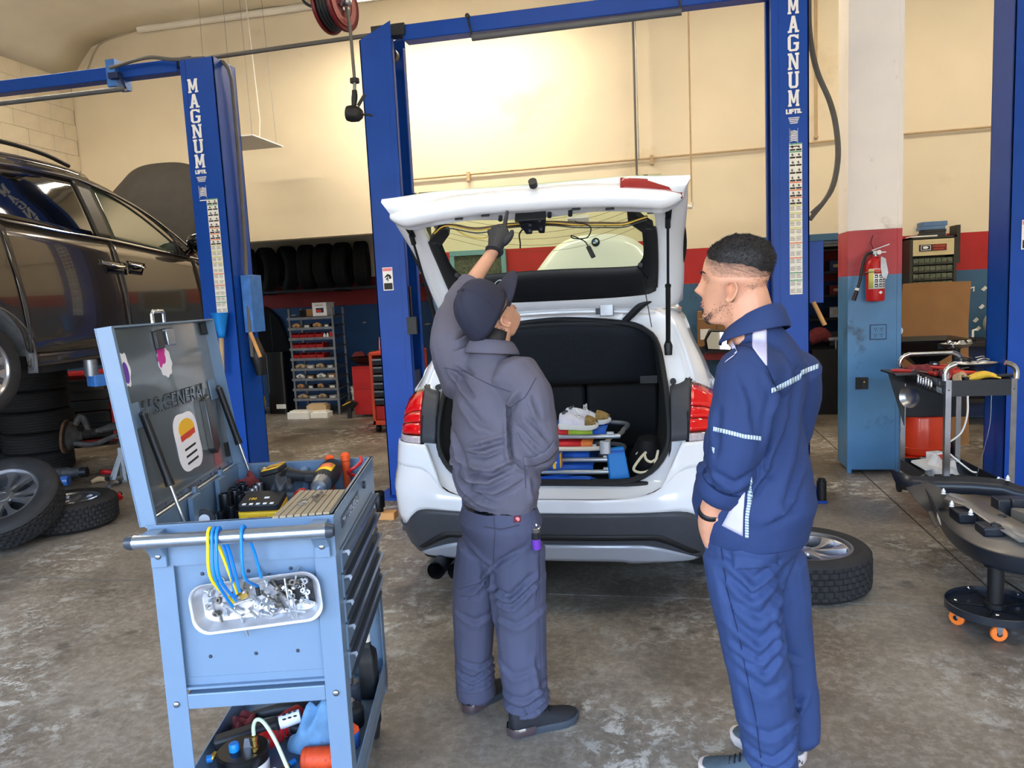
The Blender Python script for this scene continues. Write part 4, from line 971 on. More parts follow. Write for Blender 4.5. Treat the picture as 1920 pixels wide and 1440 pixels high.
for x in(.05,CW-.05):
 for y in(.06,CL-.06):
  c=G().box((x-.022,y-.03,.11),(x-.016,y+.03,sz-.03)).box((x+.016,y-.03,.11),(x+.022,y+.03,sz-.03)).box((x-.035,y-.04,sz-.034),(x+.035,y+.04,sz-.03)).out('castor','dark_metal',cart)
  G().cyl((x-.014,y-.01,.062),(x+.014,y-.01,.062),.062,n=24).out('castor_wheel','rubber',c,bevel=.006)
  G().bar((x,y-.01,.062),(x,y-.005,.125),.05,.02).out('castor_fork','dark_metal',c)
LT=-.060/.53
def ld(y,h,d=0):return V((-.012+LT*h-d*-.994*1.0,y,CHT+h+d*.11))
LHt=.53
lid=G()
def lbox(g,y0,y1,h0,h1,d0,d1):
 q=[g.v(ld(y,h,d))for d in(d0,d1)for h in(h0,h1)for y in(y0,y1)]
 for a in((0,2,3,1),(4,5,7,6),(0,1,5,4),(2,6,7,3),(0,4,6,2),(1,3,7,5)):g.f([q[i]for i in a])
 return g
lid=lbox(G(),0,CL,0,LHt,-.004,0).out('lid','lid_inner',cart,smooth=False)
fl_=lbox(G(),-.002,.003,-.004,LHt,-.006,.036)
lbox(fl_,CL-.003,CL+.002,-.004,LHt,-.006,.036);lbox(fl_,0,CL,LHt-.003,LHt+.002,-.006,.036);lbox(fl_,-.002,CL+.002,-.004,LHt+.002,-.008,-.004)
lbox(fl_,.003,.012,0,LHt,.032,.036)
fl_.out('lid_flange','cart_blue',lid,smooth=False)
for y in(.014,CL-.05):lbox(G(),y,y+.045,LHt-.05,LHt-.006,.001,.010).out('corner_pad','black',lid,bevel=.002)
for y in(.62,):lbox(G(),y+.07,y+.09,.04,.09,.001,.01).out('edge_pad','black',lid)
hn=G().cyl((-.004,.01,CHT+.004),(-.004,CL-.01,CHT+.004),.006,n=10).out('hinge','bar_metal',lid)
lbox(G(),.02,CL-.02,.012,.026,.0,.004).out('hinge_leaf','bar_metal',lid)
for k in range(8):G().ball(ld(.06+.09*k,.019,.004),.005,8,(.5,1,1)).out('hinge_screw','cap_black',lid)
G().tube([V((-.065,.315,1.588)),V((-.065,.315,1.622)),V((-.065,.325,1.63)),V((-.065,.388,1.63)),V((-.065,.398,1.622)),V((-.065,.398,1.588))],.006,n=10).out('lid_handle','chrome',lid)
lt=lbox(G(),.31,.355,.455,.51,.001,.012).out('latch_plate','emboss',lid,bevel=.002)
lbox(G(),.375,.43,.46,.515,.001,.018).out('latch_hook','bar_metal',lid,bevel=.004)
tm_=MX.Translation(ld(.385,.29,.0006))@MX.Rotation(rad(90),4,'Z')@MX.Rotation(rad(90),4,'X')
put_text('U.S.GENERAL',.072,'emboss',lid,tm_,depth=.0015,sx=1.15,bold=.002)
put_text('U.S.GENERAL',.072,'lid_inner',lid,MX.Translation((.0014,0,0))@tm_,depth=.0015,sx=1.15,bold=-.0012)
G().loft([[ld(y,h,d)for y,h in((.555,.265),(.60,.275),(.605,.10),(.575,.075),(.545,.095))]for d in(.001,.022)],closed=True,cap1=True).out('lid_pad','emboss',lid,bevel=.004)
def sticker(poly,m,d0,d1,nm,par):
 g=G();A=[g.v(ld(y,h,d0))for y,h in poly];B=[g.v(ld(y,h,d1))for y,h in poly];g.f(B);g.f(A[::-1])
 for i in range(len(poly)):g.f([A[i],A[(i+1)%len(poly)],B[(i+1)%len(poly)],B[i]])
 return g.out(nm,m,par,smooth=False)
def oval(cy,ch,ry,rh,n=28,f=lambda a:1,tilt=0):
 out=[]
 for k in range(n):
  a=2*pi*k/n;u,v_=ry*cos(a)*f(a),rh*sin(a)*f(a);out.append((cy+u*cos(tilt)-v_*sin(tilt),ch+u*sin(tilt)+v_*cos(tilt)))
 return out
s1=sticker(oval(.40,.155,.10,.098,56,lambda a:1+.09*cos(4*a+pi)),'sticker_white',.0005,.0015,'sticker',lid);lab(s1,'white sticker with a yellow, red and white pattern')
sticker(oval(.405,.195,.062,.032,28),'tool_yellow',.0015,.0022,'sticker_patch',s1)
sticker([(.345,.178),(.465,.190),(.463,.172),(.347,.160)],'print_red',.0022,.0028,'sticker_patch',s1)
for k in range(3):sticker([(.36,.135-.022*k),(.45,.142-.022*k),(.45,.135-.022*k),(.36,.128-.022*k)],'ink',.0015,.002,'sticker_line',s1)
s2=sticker(oval(.355,.415,.048,.048,48,lambda a:1+.06*sin(9*a),.35),'sticker_white',.0005,.0015,'sticker',lid);lab(s2,'small pink and white sticker')
sticker(oval(.345,.427,.034,.034,36,lambda a:(1.1+.08*sin(9*a))if cos(a-2.2)>-.2 else.55,.2),'pink',.0015,.0022,'sticker_patch',s2)
s3=sticker(oval(.094,.413,.028,.048,40,lambda a:1+.10*cos(6*a),-.06),'sticker_white',.0005,.0015,'sticker',lid);lab(s3,'tall purple and white sticker')
sticker(oval(.094,.405,.016,.030,24),'purple',.0015,.0022,'sticker_patch',s3)
for y,xb,zb in((.10,.062,1.015),(.705,.062,1.015)):
 pA=ld(y,.285,.02);pB=V((xb,y,zb));md=pA.lerp(pB,.60)
 lbox(G(),y-.045,y+.02,.25,.32,.001,.006).out('stay_plate','cart_blue',lid,bevel=.002)
 st=G().cyl(pA,md,.0115,n=14).out('gas_stay','black',lid)
 G().cyl(md,pB,.0055,n=10).out('stay_rod','bar_metal',st);G().ball(pA,.012,10).out('stay_ball','cap_black',st);G().cyl(md-(md-pA).normalized()*.012,md+(md-pA).normalized()*.006,.013,n=14).out('stay_collar','black',st)
for y in(.29,.52):G().box((.012,y-.04,zt0),(.026,y+.03,CHT+.004)).box((-.002,y+.035,CHT-.05),(.01,y+.05,CHT+.02)).out('lid_bracket','cart_blue',cart,smooth=False)
TZ=zt0+.0045
def socket(x,y,r,h,m='sock_black',tilt=None,label=None,grp='sockets standing in the cart tray'):
 o=G().lathe([(r*.96,0),(r,.004),(r,h-.003),(r*.95,h),(r*.68,h),(r*.64,h-.02),(.0,h-.021)],n=18).out('socket',m,None,ang=40)
 o.location=CX(x,y,TZ);o.rotation_euler=(0,0,CRZ)
 tag(o,label,'socket',grp);return o
ORD=['nearest','second nearest','third nearest','fourth nearest','fifth nearest','sixth nearest']
for i in range(5):socket(.083+.018*(i%2)-.012*i*.3,.36+.052*i,.019-.001*i,.098-.004*i,label=ORD[i]+' of five tall black sockets in the cart top tray')
for i in range(4):socket(.118+.004*i,.395+.045*i,.0135,.082,label=ORD[i]+' of four medium black sockets right of the tall row')
for i in range(4):socket(.145,.40+.04*i,.011,.088,'steel',label=ORD[i]+' of four bright steel sockets beside the impact wrench',grp='steel sockets in the cart tray')
for i in range(4):socket(.092+.03*i,.285+.012*(i%2),.012,.06+.012*(i%2),label='short black socket at the near left of the cart tray, '+['far left','second from left','third from left','rightmost'][i]+' one')
rl_=thing('abrasive_wheel','dark round wheel with white hub leaning in the cart tray','disc',CX(.035,.30,TZ+.033),CRZ)
G().lathe([(.014,-.013),(.03,-.014),(.033,-.008),(.033,.008),(.03,.014),(.014,.013)],n=28,ax=(.35,-.9,.25)).out('disc','tool_black',rl_)
G().cyl(V((.35,-.9,.25)).normalized()*-.0142,V((.35,-.9,.25)).normalized()*.0145,.016,n=20).out('hub','sticker_white',rl_)
cs=thing('bit_case','black and yellow flat tool case lying in the cart tray','tool case',CX(.155,.255,TZ+.030),CRZ-.05);cs.rotation_euler=(.22,0,CRZ-.05)
G().rbox((0,0,0),(.125,.105,.030),.01).out('case_base','tool_yellow',cs,bevel=.002)
G().rbox((0,.008,.030),(.125,.105,.052),.01).out('case_cover','tool_black',cs,bevel=.003)
for k in range(5):G().box((.014+.021*k,.012,.052),(.025+.021*k,.022,.0528)).out('case_mark','white',cs,smooth=False)
put_text('100',.018,'tool_yellow',cs,T(.035,.05,.0525),.0006);G().box((.07,.05,.052),(.085,.06,.0528)).out('case_mark','white',cs,smooth=False)
put_text('MAX TORQUE',.009,'orange_ink',cs,T(.06,-.0006,.016)@FACE,.0004)
w=thing('impact_wrench','black and yellow cordless impact wrench lying across the cart tray','impact wrench',CX(.358,.585,TZ+.052),CRZ-rad(94))
b=G().lathe([(.020,-.085),(.034,-.075),(.040,-.03),(.040,.03),(.033,.06),(.026,.066)],n=22,p0=(0,0,.028),ax=(1,0,-.12)).out('motor_body','tool_black',w,ang=50)
for k in range(6):G().tube([(-.075+.008*k,.041*cos(a)*(.86+.03*k),.030+.009*(1-k/6)+.041*sin(a)*(.86+.03*k))for a in[rad(35+11*q)for q in range(11)]],.0024,n=5).out('cooling_rib','black',b)
lbl=G().loft([[V((x,y,.0275-.12*x+sqrt(max(0,.0412**2-y*y))))for y in[-.027+.054*j/6 for j in range(7)]]for x in(-.028,.034)]).out('yellow_label','tool_yellow',w,solid=.001,boff=1)
G().loft([[V((x,y,.0290-.12*x+sqrt(max(0,.0412**2-y*y))))for y in[-.02+.04*j/6 for j in range(7)]]for x in(-.022,.012)]).out('label_print','orange_ink',lbl,solid=.001,boff=1)
G().lathe([(.034,.055),(.030,.075),(.027,.105),(.020,.112)],n=20,p0=(0,0,.028),ax=(1,0,-.12)).out('nose','galv',w)
G().cyl((.105,0,.014),(.128,0,.011),.008,n=8).out('anvil','steel',w)
G().tube([(-.005,-.03,.028),(.0,-.075,.034),(-.012,-.135,.040)],[.024,.0185,.024],n=12,smooth=14).out('grip','tool_black',w)
G().box((.022,-.07,.018),(.034,-.035,.042)).out('trigger','dark_metal',w,bevel=.004)
bt2=G().rbox((-.062,-.042,-.052),(.055,.038,.012),.012).rbox((-.052,-.034,.012),(.045,.032,.030),.01).out('battery','tool_black',w,bevel=.004);bt2.location=(-.015,-.185,.038);bt2.rotation_euler=(rad(12),0,0)
lb=G().rbox((-.05,-.030,.030),(.043,.030,.033),.006).out('battery_label','tool_yellow',bt2)
put_text('XR',.034,'tool_black',lb,T(.012,.0,.0332)@RZ(rad(-90)),.0005,bold=.0008)
put_text('20V MAX',.013,'tool_black',lb,T(-.026,.0,.0332)@RZ(rad(-90)),.0005)
for k in range(4):G().box((.0,.033+.0,-.03+.012*k),(.04,.0395,-.024+.012*k)).out('vent_slot','black',bt2,smooth=False)
for(x,y,h,m,lb)in((.345,.715,.13,'orange','orange screwdriver handle at the back of the cart tray, left of two'),(.405,.70,.14,'orange','orange screwdriver handle at the back of the cart tray, right of two'),(.247,.725,.09,'cart_blue','blue tool handle standing at the back of the cart tray'),(.10,.728,.10,'bar_metal','steel tool end standing in the back left of the cart tray')):
 s=thing('screwdriver',lb,'screwdriver',CX(x,y,TZ),CRZ)
 G().lathe([(.008,0),(.012,.01),(.014,h-.05),(.017,h-.03),(.017,h-.008),(.010,h)],n=12).out('grip',m,s,ang=40)
 G().lathe([(.0145,h-.034),(.0178,h-.03),(.0145,h-.026)],n=12,caps=False).out('collar','tool_black' if m=='orange' else 'steel',s)
def rag(name,label,m,loc,rx,ry,h,seed,cat='rag',rz=0,amp=1.0):
 g=G();rings=[];n=30
 for i in range(9):
  t=i/8;ring=[]
  for k in range(n):
   a=2*pi*k/n;r=1-t**2.2*.96
   p=V((rx*r*cos(a),ry*r*sin(a),h*(1-(1-t)**2)*.9))
   d=NZ.noise(V((p.x/rx*1.6+seed,p.y/ry*1.6,t*1.6)))*.45*amp
   p.x*=1+d;p.y*=1+d;p.z=max(0,p.z*(1+.9*NZ.noise(V((p.x/rx*1.9,p.y/ry*1.9,seed)))))
   ring.append(p)
  rings.append(ring)
 g.loft(rings,closed=True,cap0=True,cap1=True);o=g.out(name,m,None,ang=75,sub=1)
 o.location=loc;o.rotation_euler=(0,0,rz);return tag(o,label,cat)
rag('shop_rag','dark red shop rag bunched behind the black sockets in the cart','rag_red',CX(.06,.66,TZ),.055,.06,.085,3,rz=CRZ)
rag('nitrile_glove','crumpled black glove on the yellow case in the cart','glove_nitrile',CX(.262,.36,TZ+.095),.035,.03,.05,8,'glove',CRZ)
rag('shop_rag','bright red rag between the two power tools in the cart','red',CX(.30,.50,TZ),.06,.04,.06,12,rz=CRZ)
tag(G().tube([CX(.445+.025*cos(a),.66+.025*sin(a),TZ+.03+.012*k)for k,a in enumerate([rad(50*q)for q in range(9)])],.006,n=7,smooth=50).out('extension_lead','red'),'coiled red cord at the right rear of the cart tray','cord')
cdp=[(.336,-.012),(.488,.002),(.488,.24),(.345,.262)]
cb=thing('cardboard_sheet','slotted brown cardboard sheet with clips, over the near right corner of the cart','cardboard',CX(0,0,CHT+.001),CRZ)
def cbp(u,v_):a=V((*cdp[0],0)).lerp(V((*cdp[1],0)),u);b=V((*cdp[3],0)).lerp(V((*cdp[2],0)),u);return a.lerp(b,v_)
for k in range(8):
 u0,u1=k/8,(k+1)/8-.022
 g=G();A=[cbp(u0,0),cbp(u1,0),cbp(u1,1),cbp(u0,1)]
 lo=[g.v(p)for p in A];hi=[g.v(p+V((0,0,.006)))for p in A];g.f(lo[::-1]);g.f(hi)
 for i in range(4):g.f([lo[i],lo[(i+1)%4],hi[(i+1)%4],hi[i]])
 g.out('strip','sleeve',cb,smooth=False)
g=G();A=[cbp(0,.01),cbp(.97,.01),cbp(.97,.99),cbp(0,.99)];lo=[g.v(p)for p in A];hi=[g.v(p+V((0,0,.0015)))for p in A];g.f(hi)
g.out('backing','ink',cb,smooth=False)
for k,(u,v_)in enumerate(((.42,.62),(.55,.5),(.50,.72),(.60,.66),(.38,.35))):
 p=CO+RZ(CRZ)@(cbp(u,v_)+V((0,0,CHT+.008)));r=random.Random(k)
 tag(G().tube([p+V((r.uniform(-.016,.016),r.uniform(-.012,.012),abs(r.gauss(.006,.005))))for q in range(6)],.0017,n=5,smooth=22).out('wire_clip','bolt_dark'),'tiny bent wire clip lying on the slotted cardboard sheet','clip','wire clips on the cardboard sheet')
PT=T(*CX(.275,.016,.832))@RZ(CRZ)@RX(rad(90))@RZ(rad(4.2))
tr_=thing('parts_tray','oval stainless parts tray stuck to the cart front, full of nuts and bolts','tray')
tr_.matrix_world=PT
def orect(hx,hy,r,n=9):
 out=[]
 for cx,cy,a in((hx-r,hy-r,0),(-hx+r,hy-r,90),(-hx+r,-hy+r,180),(hx-r,-hy+r,270)):
  for k in range(n):t=rad(a+k*90/(n-1));out.append((cx+r*cos(t),cy+r*sin(t)))
 return out
dsh=[[(x,y,z)for x,y in orect(hx,hy,r)]for hx,hy,r,z in((.150,.046,.03,.004),(.155,.050,.034,.006),(.168,.062,.04,.034),(.172,.066,.043,.038),(.177,.071,.046,.038),(.178,.072,.047,.034))]
G().loft(dsh,closed=True,cap0=True).out('dish','tray_steel',tr_,ang=50,solid=.0012)
for y,x in((.085,-.085),):G().tube([(x+.01*cos(a),.072+.012*sin(a),.03)for a in[rad(15*k)for k in range(13)]],.0025,n=6).out('hang_loop','steel',tr_)
G().prism([(.03,.045),(.07,.0),(.135,-.035),(.15,-.03),(.15,.046)],.0062,.0072).out('dark_label','ink',tr_,smooth=False)
for k,(tx,x,y,a)in enumerate((('PIVET',.105,.028,-60),('POCKETS',.125,.015,-80))):
 put_text(tx,.013,'white',tr_,T(x,y,.0074)@RZ(rad(a)),.0004)
r=random.Random(5)
def bolt_mesh(L,d,m):
 g=G().cyl((0,0,0),(0,0,d*.7),d*.95,n=6).cyl((0,0,d*.7),(0,0,d*.85),d*1.2,n=14)
 prof=[];k=0;z=d*.85
 while z<L:prof+=[(d*.5,z),(d*.42,z+d*.12)];z+=d*.24
 g.lathe(prof,n=10,p0=(0,0,0));return g.mesh('bolt',m,ang=30)
def nut_mesh(d,m):
 g=G();n=6
 g.lathe([(d*.5,0),(d,0),(d,d*.8),(d*.5,d*.8),(d*.5,0)],n=6,caps=False);return g.mesh('nut',m,ang=25)
BM=[bolt_mesh(.040,.009,'bolt_zinc'),bolt_mesh(.052,.008,'bolt_dark'),bolt_mesh(.034,.0105,'bolt_zinc'),bolt_mesh(.062,.007,'bolt_zinc')]
NM=[nut_mesh(.0085,'bolt_zinc'),nut_mesh(.010,'bolt_dark'),nut_mesh(.007,'bolt_zinc')]
spots=[(-.125,.02),(-.11,-.015),(-.118,.035),(-.095,.005),(-.09,-.032),(-.07,.025),(-.075,-.01),(-.055,-.035),(-.05,.012),(-.035,.03),(-.03,-.02),(-.012,.01),(-.005,-.036),(.01,.025),(.018,-.012),(.03,.035),(.035,-.034),(.048,.008),(.055,-.018),(.07,-.035),(.075,.03),(.085,-.01),(.095,-.03),(.10,.02),(.115,-.012),(.12,.036),(.13,.012),(-.015,.04),(.005,-.02),(.06,.025)]
for k,(x,y)in enumerate(spots):
 me=BM[k%4];o=place('bolt',me)
 o.matrix_world=PT@T(x,y,.013+r.uniform(0,.008))@RZ(r.uniform(0,6.28))@RY(rad(90+r.uniform(-22,22)))
 tag(o,('bright medium bolt lying in the parts tray on the cart','dark long bolt lying in the parts tray on the cart','short thick bright bolt lying in the parts tray on the cart','long thin bright bolt lying in the parts tray on the cart')[k%4],'bolt','bolts in the parts tray')
for k in range(17):
 x,y=r.uniform(-.14,.14),r.uniform(-.04,.042);o=place('nut',NM[k%3])
 o.matrix_world=PT@T(x,y,.010+r.uniform(0,.014))@RX(r.uniform(-.6,.6))@RY(r.uniform(-.6,.6))
 tag(o,('bright hexagon nut lying in the parts tray on the cart','large dark nut lying in the parts tray on the cart','small bright nut lying in the parts tray on the cart')[k%3],'nut','nuts in the parts tray')
o=G().lathe([(.016,0),(.019,0),(.019,.014),(.016,.014),(.016,0)],n=26,caps=False).out('clamp_ring','bolt_zinc');o.matrix_world=PT@T(.043,-.02,.014)@RX(.3);tag(o,'round steel clamp ring among the bolts in the tray','ring')
o=G().tube([(0,.055,0),(.002,0,.006),(.004,-.055,0),(.014,-.06,0),(.017,-.05,0),(.014,.0,.005)],.0026,n=6,smooth=30).out('hitch_pin','bolt_zinc');o.matrix_world=PT@T(.083,.0,.026);tag(o,'long bent wire pin over the bolts in the tray','pin')
o=G().rbox((0,0,0),(.022,.02,.012),.003).out('brass_block','brass');o.matrix_world=PT@T(-.04,.012,.02)@RZ(.3);tag(o,'small yellow metal block among the bolts in the tray','block')
def tie(label,m,x,xb,zb,dx=.0,r_=.0042):
 P=[CX(xb,-.04,zb),CX(x+dx,hy-.024,hz-.10),CX(x,hy-.023,hz-.01),CX(x,hy-.012,hz+.022),CX(x,hy+.012,hz+.022),CX(x+.002,hy+.026,hz-.01),CX(x+.008+dx,-.036,hz-.06),CX(xb+.008,-.03,zb+.02)]
 tag(G().tube(P,r_,n=7,smooth=50).out('cable_tie',m),label,'cable tie','coloured ties over the cart handle')
tie('yellow plastic tie hanging from the cart handle into the tray','tie_yellow',.195,.222,.845)
tie('blue tie directly right of the yellow one on the cart handle','tie_blue',.206,.218,.835)
tie('second blue tie right of the yellow one on the cart handle','tie_blue',.217,.230,.85)
tie('single blue tie hanging alone near the middle of the cart handle','tie_blue',.280,.290,.885)
for xb,zb in((.290,.875),):tag(G().cyl(CX(xb,-.045,zb+.01),CX(xb+.002,-.045,zb-.012),.006,n=10).out('tie_head','tool_black'),'black head at the end of the single blue tie','clip')
BZ=sz+.0005
pot=thing('brake_bleeder','white and black brake bleeder pot with brass fitting, on the cart lower tray','bleeder pot',CX(.15,.125,BZ),CRZ)
G().lathe([(.066,0),(.070,.01),(.072,.085)],n=32).out('pot','white',pot)
G().lathe([(.074,.08),(.076,.085),(.076,.108),(.070,.114),(.0,.114)],n=32).out('lid','oil_black',pot)
G().box((.025,-.0735,.03),(.05,-.071,.07)).out('pot_label','ink',pot)
G().lathe([(.008,.114),(.011,.116),(.011,.128),(.008,.13),(.008,.148),(.010,.150),(.010,.162),(.005,.165)],n=10,p0=(.042,-.02,0)).out('brass_fitting','brass',pot)
G().lathe([(.014,.112),(.015,.116),(.015,.134),(.012,.138)],n=14,p0=(-.022,-.01,0)).out('blue_cap','tie_blue',pot)
G().prism([(-.012,.112),(.012,.112),(.006,.142),(-.006,.142)],-.004,.004,lambda a,b,c:(a+.012,c+.005,b)).out('binder_clip','steel',pot)
G().tube([(-.09,-.02,.10),(-.078,-.01,.108),(-.07,0,.10)],.009,n=8).out('side_valve','brass',pot);G().cyl((-.10,-.022,.10),(-.085,-.018,.10),.011,n=10).out('valve_knob','tie_blue',pot)
G().tube([(.042,-.02,.162),(.042,-.015,.19),(.055,-.02,.212),(.078,-.03,.207),(.11,-.045,.16),(.14,-.06,.09),(.165,-.075,.03)],.0058,n=8,smooth=40).out('clear_hose','hose_clear',pot)
gun=thing('grease_gun','black tool with a slotted silver nozzle lying behind the bleeder pot','grease gun',CX(.11,.285,BZ+.05),CRZ+rad(14))
G().bar((-.10,0,.0),(.10,0,.025),.05,.045).out('gun_body','tool_black',gun,bevel=.012)
G().cyl((.10,0,.028),(.165,.0,.04),.021,n=18).out('silver_nozzle','sticker_white',gun)
for k in range(3):
 for j in range(5):a=rad(-40+45*j);c=V((.115+.017*k,.021*cos(a),.033+.002*k+.021*sin(a)));G().ball(c,.005,8,(1.4,.6,.6)).out('slot','ink',gun)
rt=thing('air_grinder','red power tool lying in the cart lower tray','power tool',CX(.20,.33,BZ+.048),CRZ+rad(60))
G().lathe([(.022,-.10),(.03,-.09),(.036,-.03),(.034,.05),(.026,.09)],n=18,ax=(1,0,.1)).out('motor_body','red',rt,ang=50)
for k in range(4):G().lathe([(.036,0),(.039,.004),(.036,.008)],n=18,p0=(-.04+.02*k,0,-.004),ax=(1,0,.1),caps=False).out('body_rib','rag_red',rt)
G().cyl((-.15,0,-.005),(-.09,0,0),.02,n=14).out('nose','dark_metal',rt)
G().tube([(.02,-.02,0),(.04,-.08,-.01),(.05,-.12,-.015)],.02,n=10).out('grip','tool_black',rt)
tag(G().tube([CX(.05,.47,BZ+.015),CX(.18,.455,BZ+.045),CX(.30,.46,BZ+.04),CX(.42,.44,BZ+.03)],[.014,.02,.022,.014],n=10,smooth=24).out('pry_bar','tool_black'),'long black ribbed hose piece lying across the cart lower tray','hose')
rag('blue_rag','crumpled light blue shop towel in the cart lower tray','rag_blue',CX(.335,.285,BZ),.085,.085,.15,5,'rag',CRZ)
rag('brown_rag','dirty reddish brown rag at the far left of the cart lower tray','rag_red',CX(.05,.42,BZ),.045,.05,.05,15,'rag',CRZ)
rag('grey_rag','grey cloth with blue edging at the back of the cart lower tray','card_light',CX(.24,.62,BZ),.12,.08,.09,21,'rag',CRZ)
oc=thing('orange_can','dirty orange cylinder lying at the near right of the cart lower tray','canister',CX(.375,.165,BZ+.038),CRZ-.05)
G().lathe([(.030,-.065),(.035,-.06),(.035,.05),(.031,.056),(.031,.064),(.022,.066)],n=24,ax=(1,0,0)).out('body','orange_dirty',oc,ang=40)
G().lathe([(.0355,-.052),(.0365,-.05),(.0355,-.048)],n=24,ax=(1,0,0),caps=False).out('rim_ring','orange_dirty',oc)
G().bar((.02,.04,.02),(.08,.10,.04),.035,.02).out('orange_flap','orange_dirty',oc,bevel=.003)
bo=thing('oil_bottle','tall black oil bottle standing at the far right of the cart lower tray','bottle',CX(.45,.60,BZ),CRZ)
G().loft([[V((x*sx,y*sy,z))for x,y in orect(.030,.045,.014,6)]for sx,sy,z in((.95,.97,0),(1,1,.01),(1,1,.13),(.92,.9,.155),(.5,.4,.178),(.45,.32,.184),(.45,.32,.20))],closed=True,cap0=True,cap1=True).out('body','tool_black',bo,ang=50)
G().lathe([(.015,.20),(.015,.225),(.010,.23),(.007,.26)],n=14).out('spout','off_white',bo)
for k,(x,y,rx,h,m,lb)in enumerate(((.42,.40,.04,.07,'tool_black','dark cylinder part among the clutter at the right of the lower tray'),(.43,.28,.035,.06,'badge_blue','dark teal tool body at the right edge of the lower tray'),(.40,.50,.035,.10,'cap_black','dark upright canister near the oil bottle in the lower tray'))):
 q=thing('canister',lb,'canister',CX(x,y,BZ),CRZ)
 G().lathe([(rx*.9,0),(rx,.006),(rx,h-.012),(rx*.8,h-.004),(rx*.8,h)],n=20).out('body',m,q);G().lathe([(rx*.35,h),(rx*.35,h+.02),(rx*.2,h+.025)],n=12).out('cap','steel',q)
rag('plastic_bag','clear plastic bag at the near edge of the cart lower tray','plastic_film',CX(.27,.085,BZ),.07,.045,.055,31,'bag',CRZ)
rag('paper_towel','crumpled pale paper towel at the near right of the cart lower tray','paper',CX(.40,.07,BZ),.045,.03,.04,33,'paper towel',CRZ)
vv=thing('air_fitting','brass air fitting with a blue sleeve on the lower tray floor','fitting',CX(.262,.19,BZ+.010),CRZ+.9)
G().cyl((-.025,0,0),(.0,0,0),.006,n=6).out('brass_end','brass',vv);G().cyl((0,0,0),(.02,0,0),.009,n=12).out('blue_sleeve','tie_blue',vv)
from mathutils.bvhtree import BVHTree
def skin_mat(name,rgb):
 m=mat(name,rgb,.5,var=.07,scale=18,bump=.06,bscale=140);b=m.node_tree.nodes['Principled BSDF']
 b.inputs['Subsurface Weight'].default_value=.12;b.inputs['Subsurface Radius'].default_value=(.012,.005,.003);return m
skin_mat('skin_a',(206,152,122));skin_mat('skin_b',(212,152,120))
mat('seam_a',(66,62,78),.9,var=0);mat('seam_b',(20,34,66),.9,var=0)  # thread darker than its cloth, the seam's shadow line put into the colour
mat('shirt_grey',(94,90,102),.85,var=.07,scale=5,bump=.1,bscale=260)
mat('trousers_grey',(72,75,97),.85,var=.06,scale=6,bump=.1,bscale=260)
mat('navy',(34,53,96),.8,var=.06,scale=6,bump=.1,bscale=260)
mat('navy_trousers',(42,62,106),.8,var=.06,scale=6,bump=.1,bscale=260)
mat('grey_panel',(196,188,212),.85,var=.03,scale=8)
mat('tape_light',(206,216,222),.4,var=.03)
mat('tape_dark',(122,138,150),.5,var=.03)
mat('cap_cloth',(40,40,56),.8,var=.06,scale=8,bump=.1,bscale=240)
mat('hair_dark',(34,28,26),.6,var=.2,scale=60)
mat('hair_fade',(160,120,96),.8,var=.08,scale=90)
mat('shoe_black',(26,28,34),.7,var=.12,scale=60,bump=.15,bscale=180)
mat('shoe_teal',(64,78,88),.75,var=.1,scale=50)
mat('sole_dark',(58,66,76),.55,var=.08)
mat('sole_light',(204,190,182),.6,var=.08)
mat('air_unit',(70,58,62),.12,var=.1,coat=1)
mat('eye_white',(232,230,224),.2,var=0);mat('iris',(52,34,24),.2,var=0)
mat('lips',(176,104,92),.5,var=.05)
def ellring(c,a,b,n=24):return[c+a*cos(2*pi*k/n)+b*sin(2*pi*k/n)for k in range(n)]
def limb(g,pts,n=16,k=4):
 """smooth tapering tube through (point, radius) with round ends"""
 P=cr([p for p,r in pts],(len(pts)-1)*k+1);R=cr([(r,0,0)for p,r in pts],(len(pts)-1)*k+1)
 R=[max(.004,q.x)for q in R]
 d0=(P[0]-P[1]).normalized();d1=(P[-1]-P[-2]).normalized()
 P=[P[0]+d0*R[0]*.45]+P+[P[-1]+d1*R[-1]*.45];R=[R[0]*.6]+R+[R[-1]*.6]
 g.tube(P,R,n=n)
def trunk(g,rings,rv,fv,n=28,k=4):
 C=cr([p for p,*_ in rings],(len(rings)-1)*k+1);A=cr([(a,b,0)for p,a,b in rings],(len(rings)-1)*k+1)
 g.loft([ellring(c,rv*q.x,fv*q.y,n)for c,q in zip(C,A)],closed=True,cap0=True,cap1=True)
def fuse(g,voxel,smooth=6):
 bmesh.ops.recalc_face_normals(g.bm,faces=g.bm.faces)
 me=bpy.data.meshes.new('t');g.bm.to_mesh(me);g.bm.free();o=bpy.data.objects.new('t',me);COL.objects.link(o)
 r=o.modifiers.new('r','REMESH');r.mode='VOXEL';r.voxel_size=voxel
 if smooth:s=o.modifiers.new('s','SMOOTH');s.iterations=smooth;s.factor=.5
 dg=bpy.context.evaluated_depsgraph_get();dg.update();m2=bpy.data.meshes.new_from_object(o.evaluated_get(dg))
 bpy.data.objects.remove(o);bpy.data.meshes.remove(me);return m2
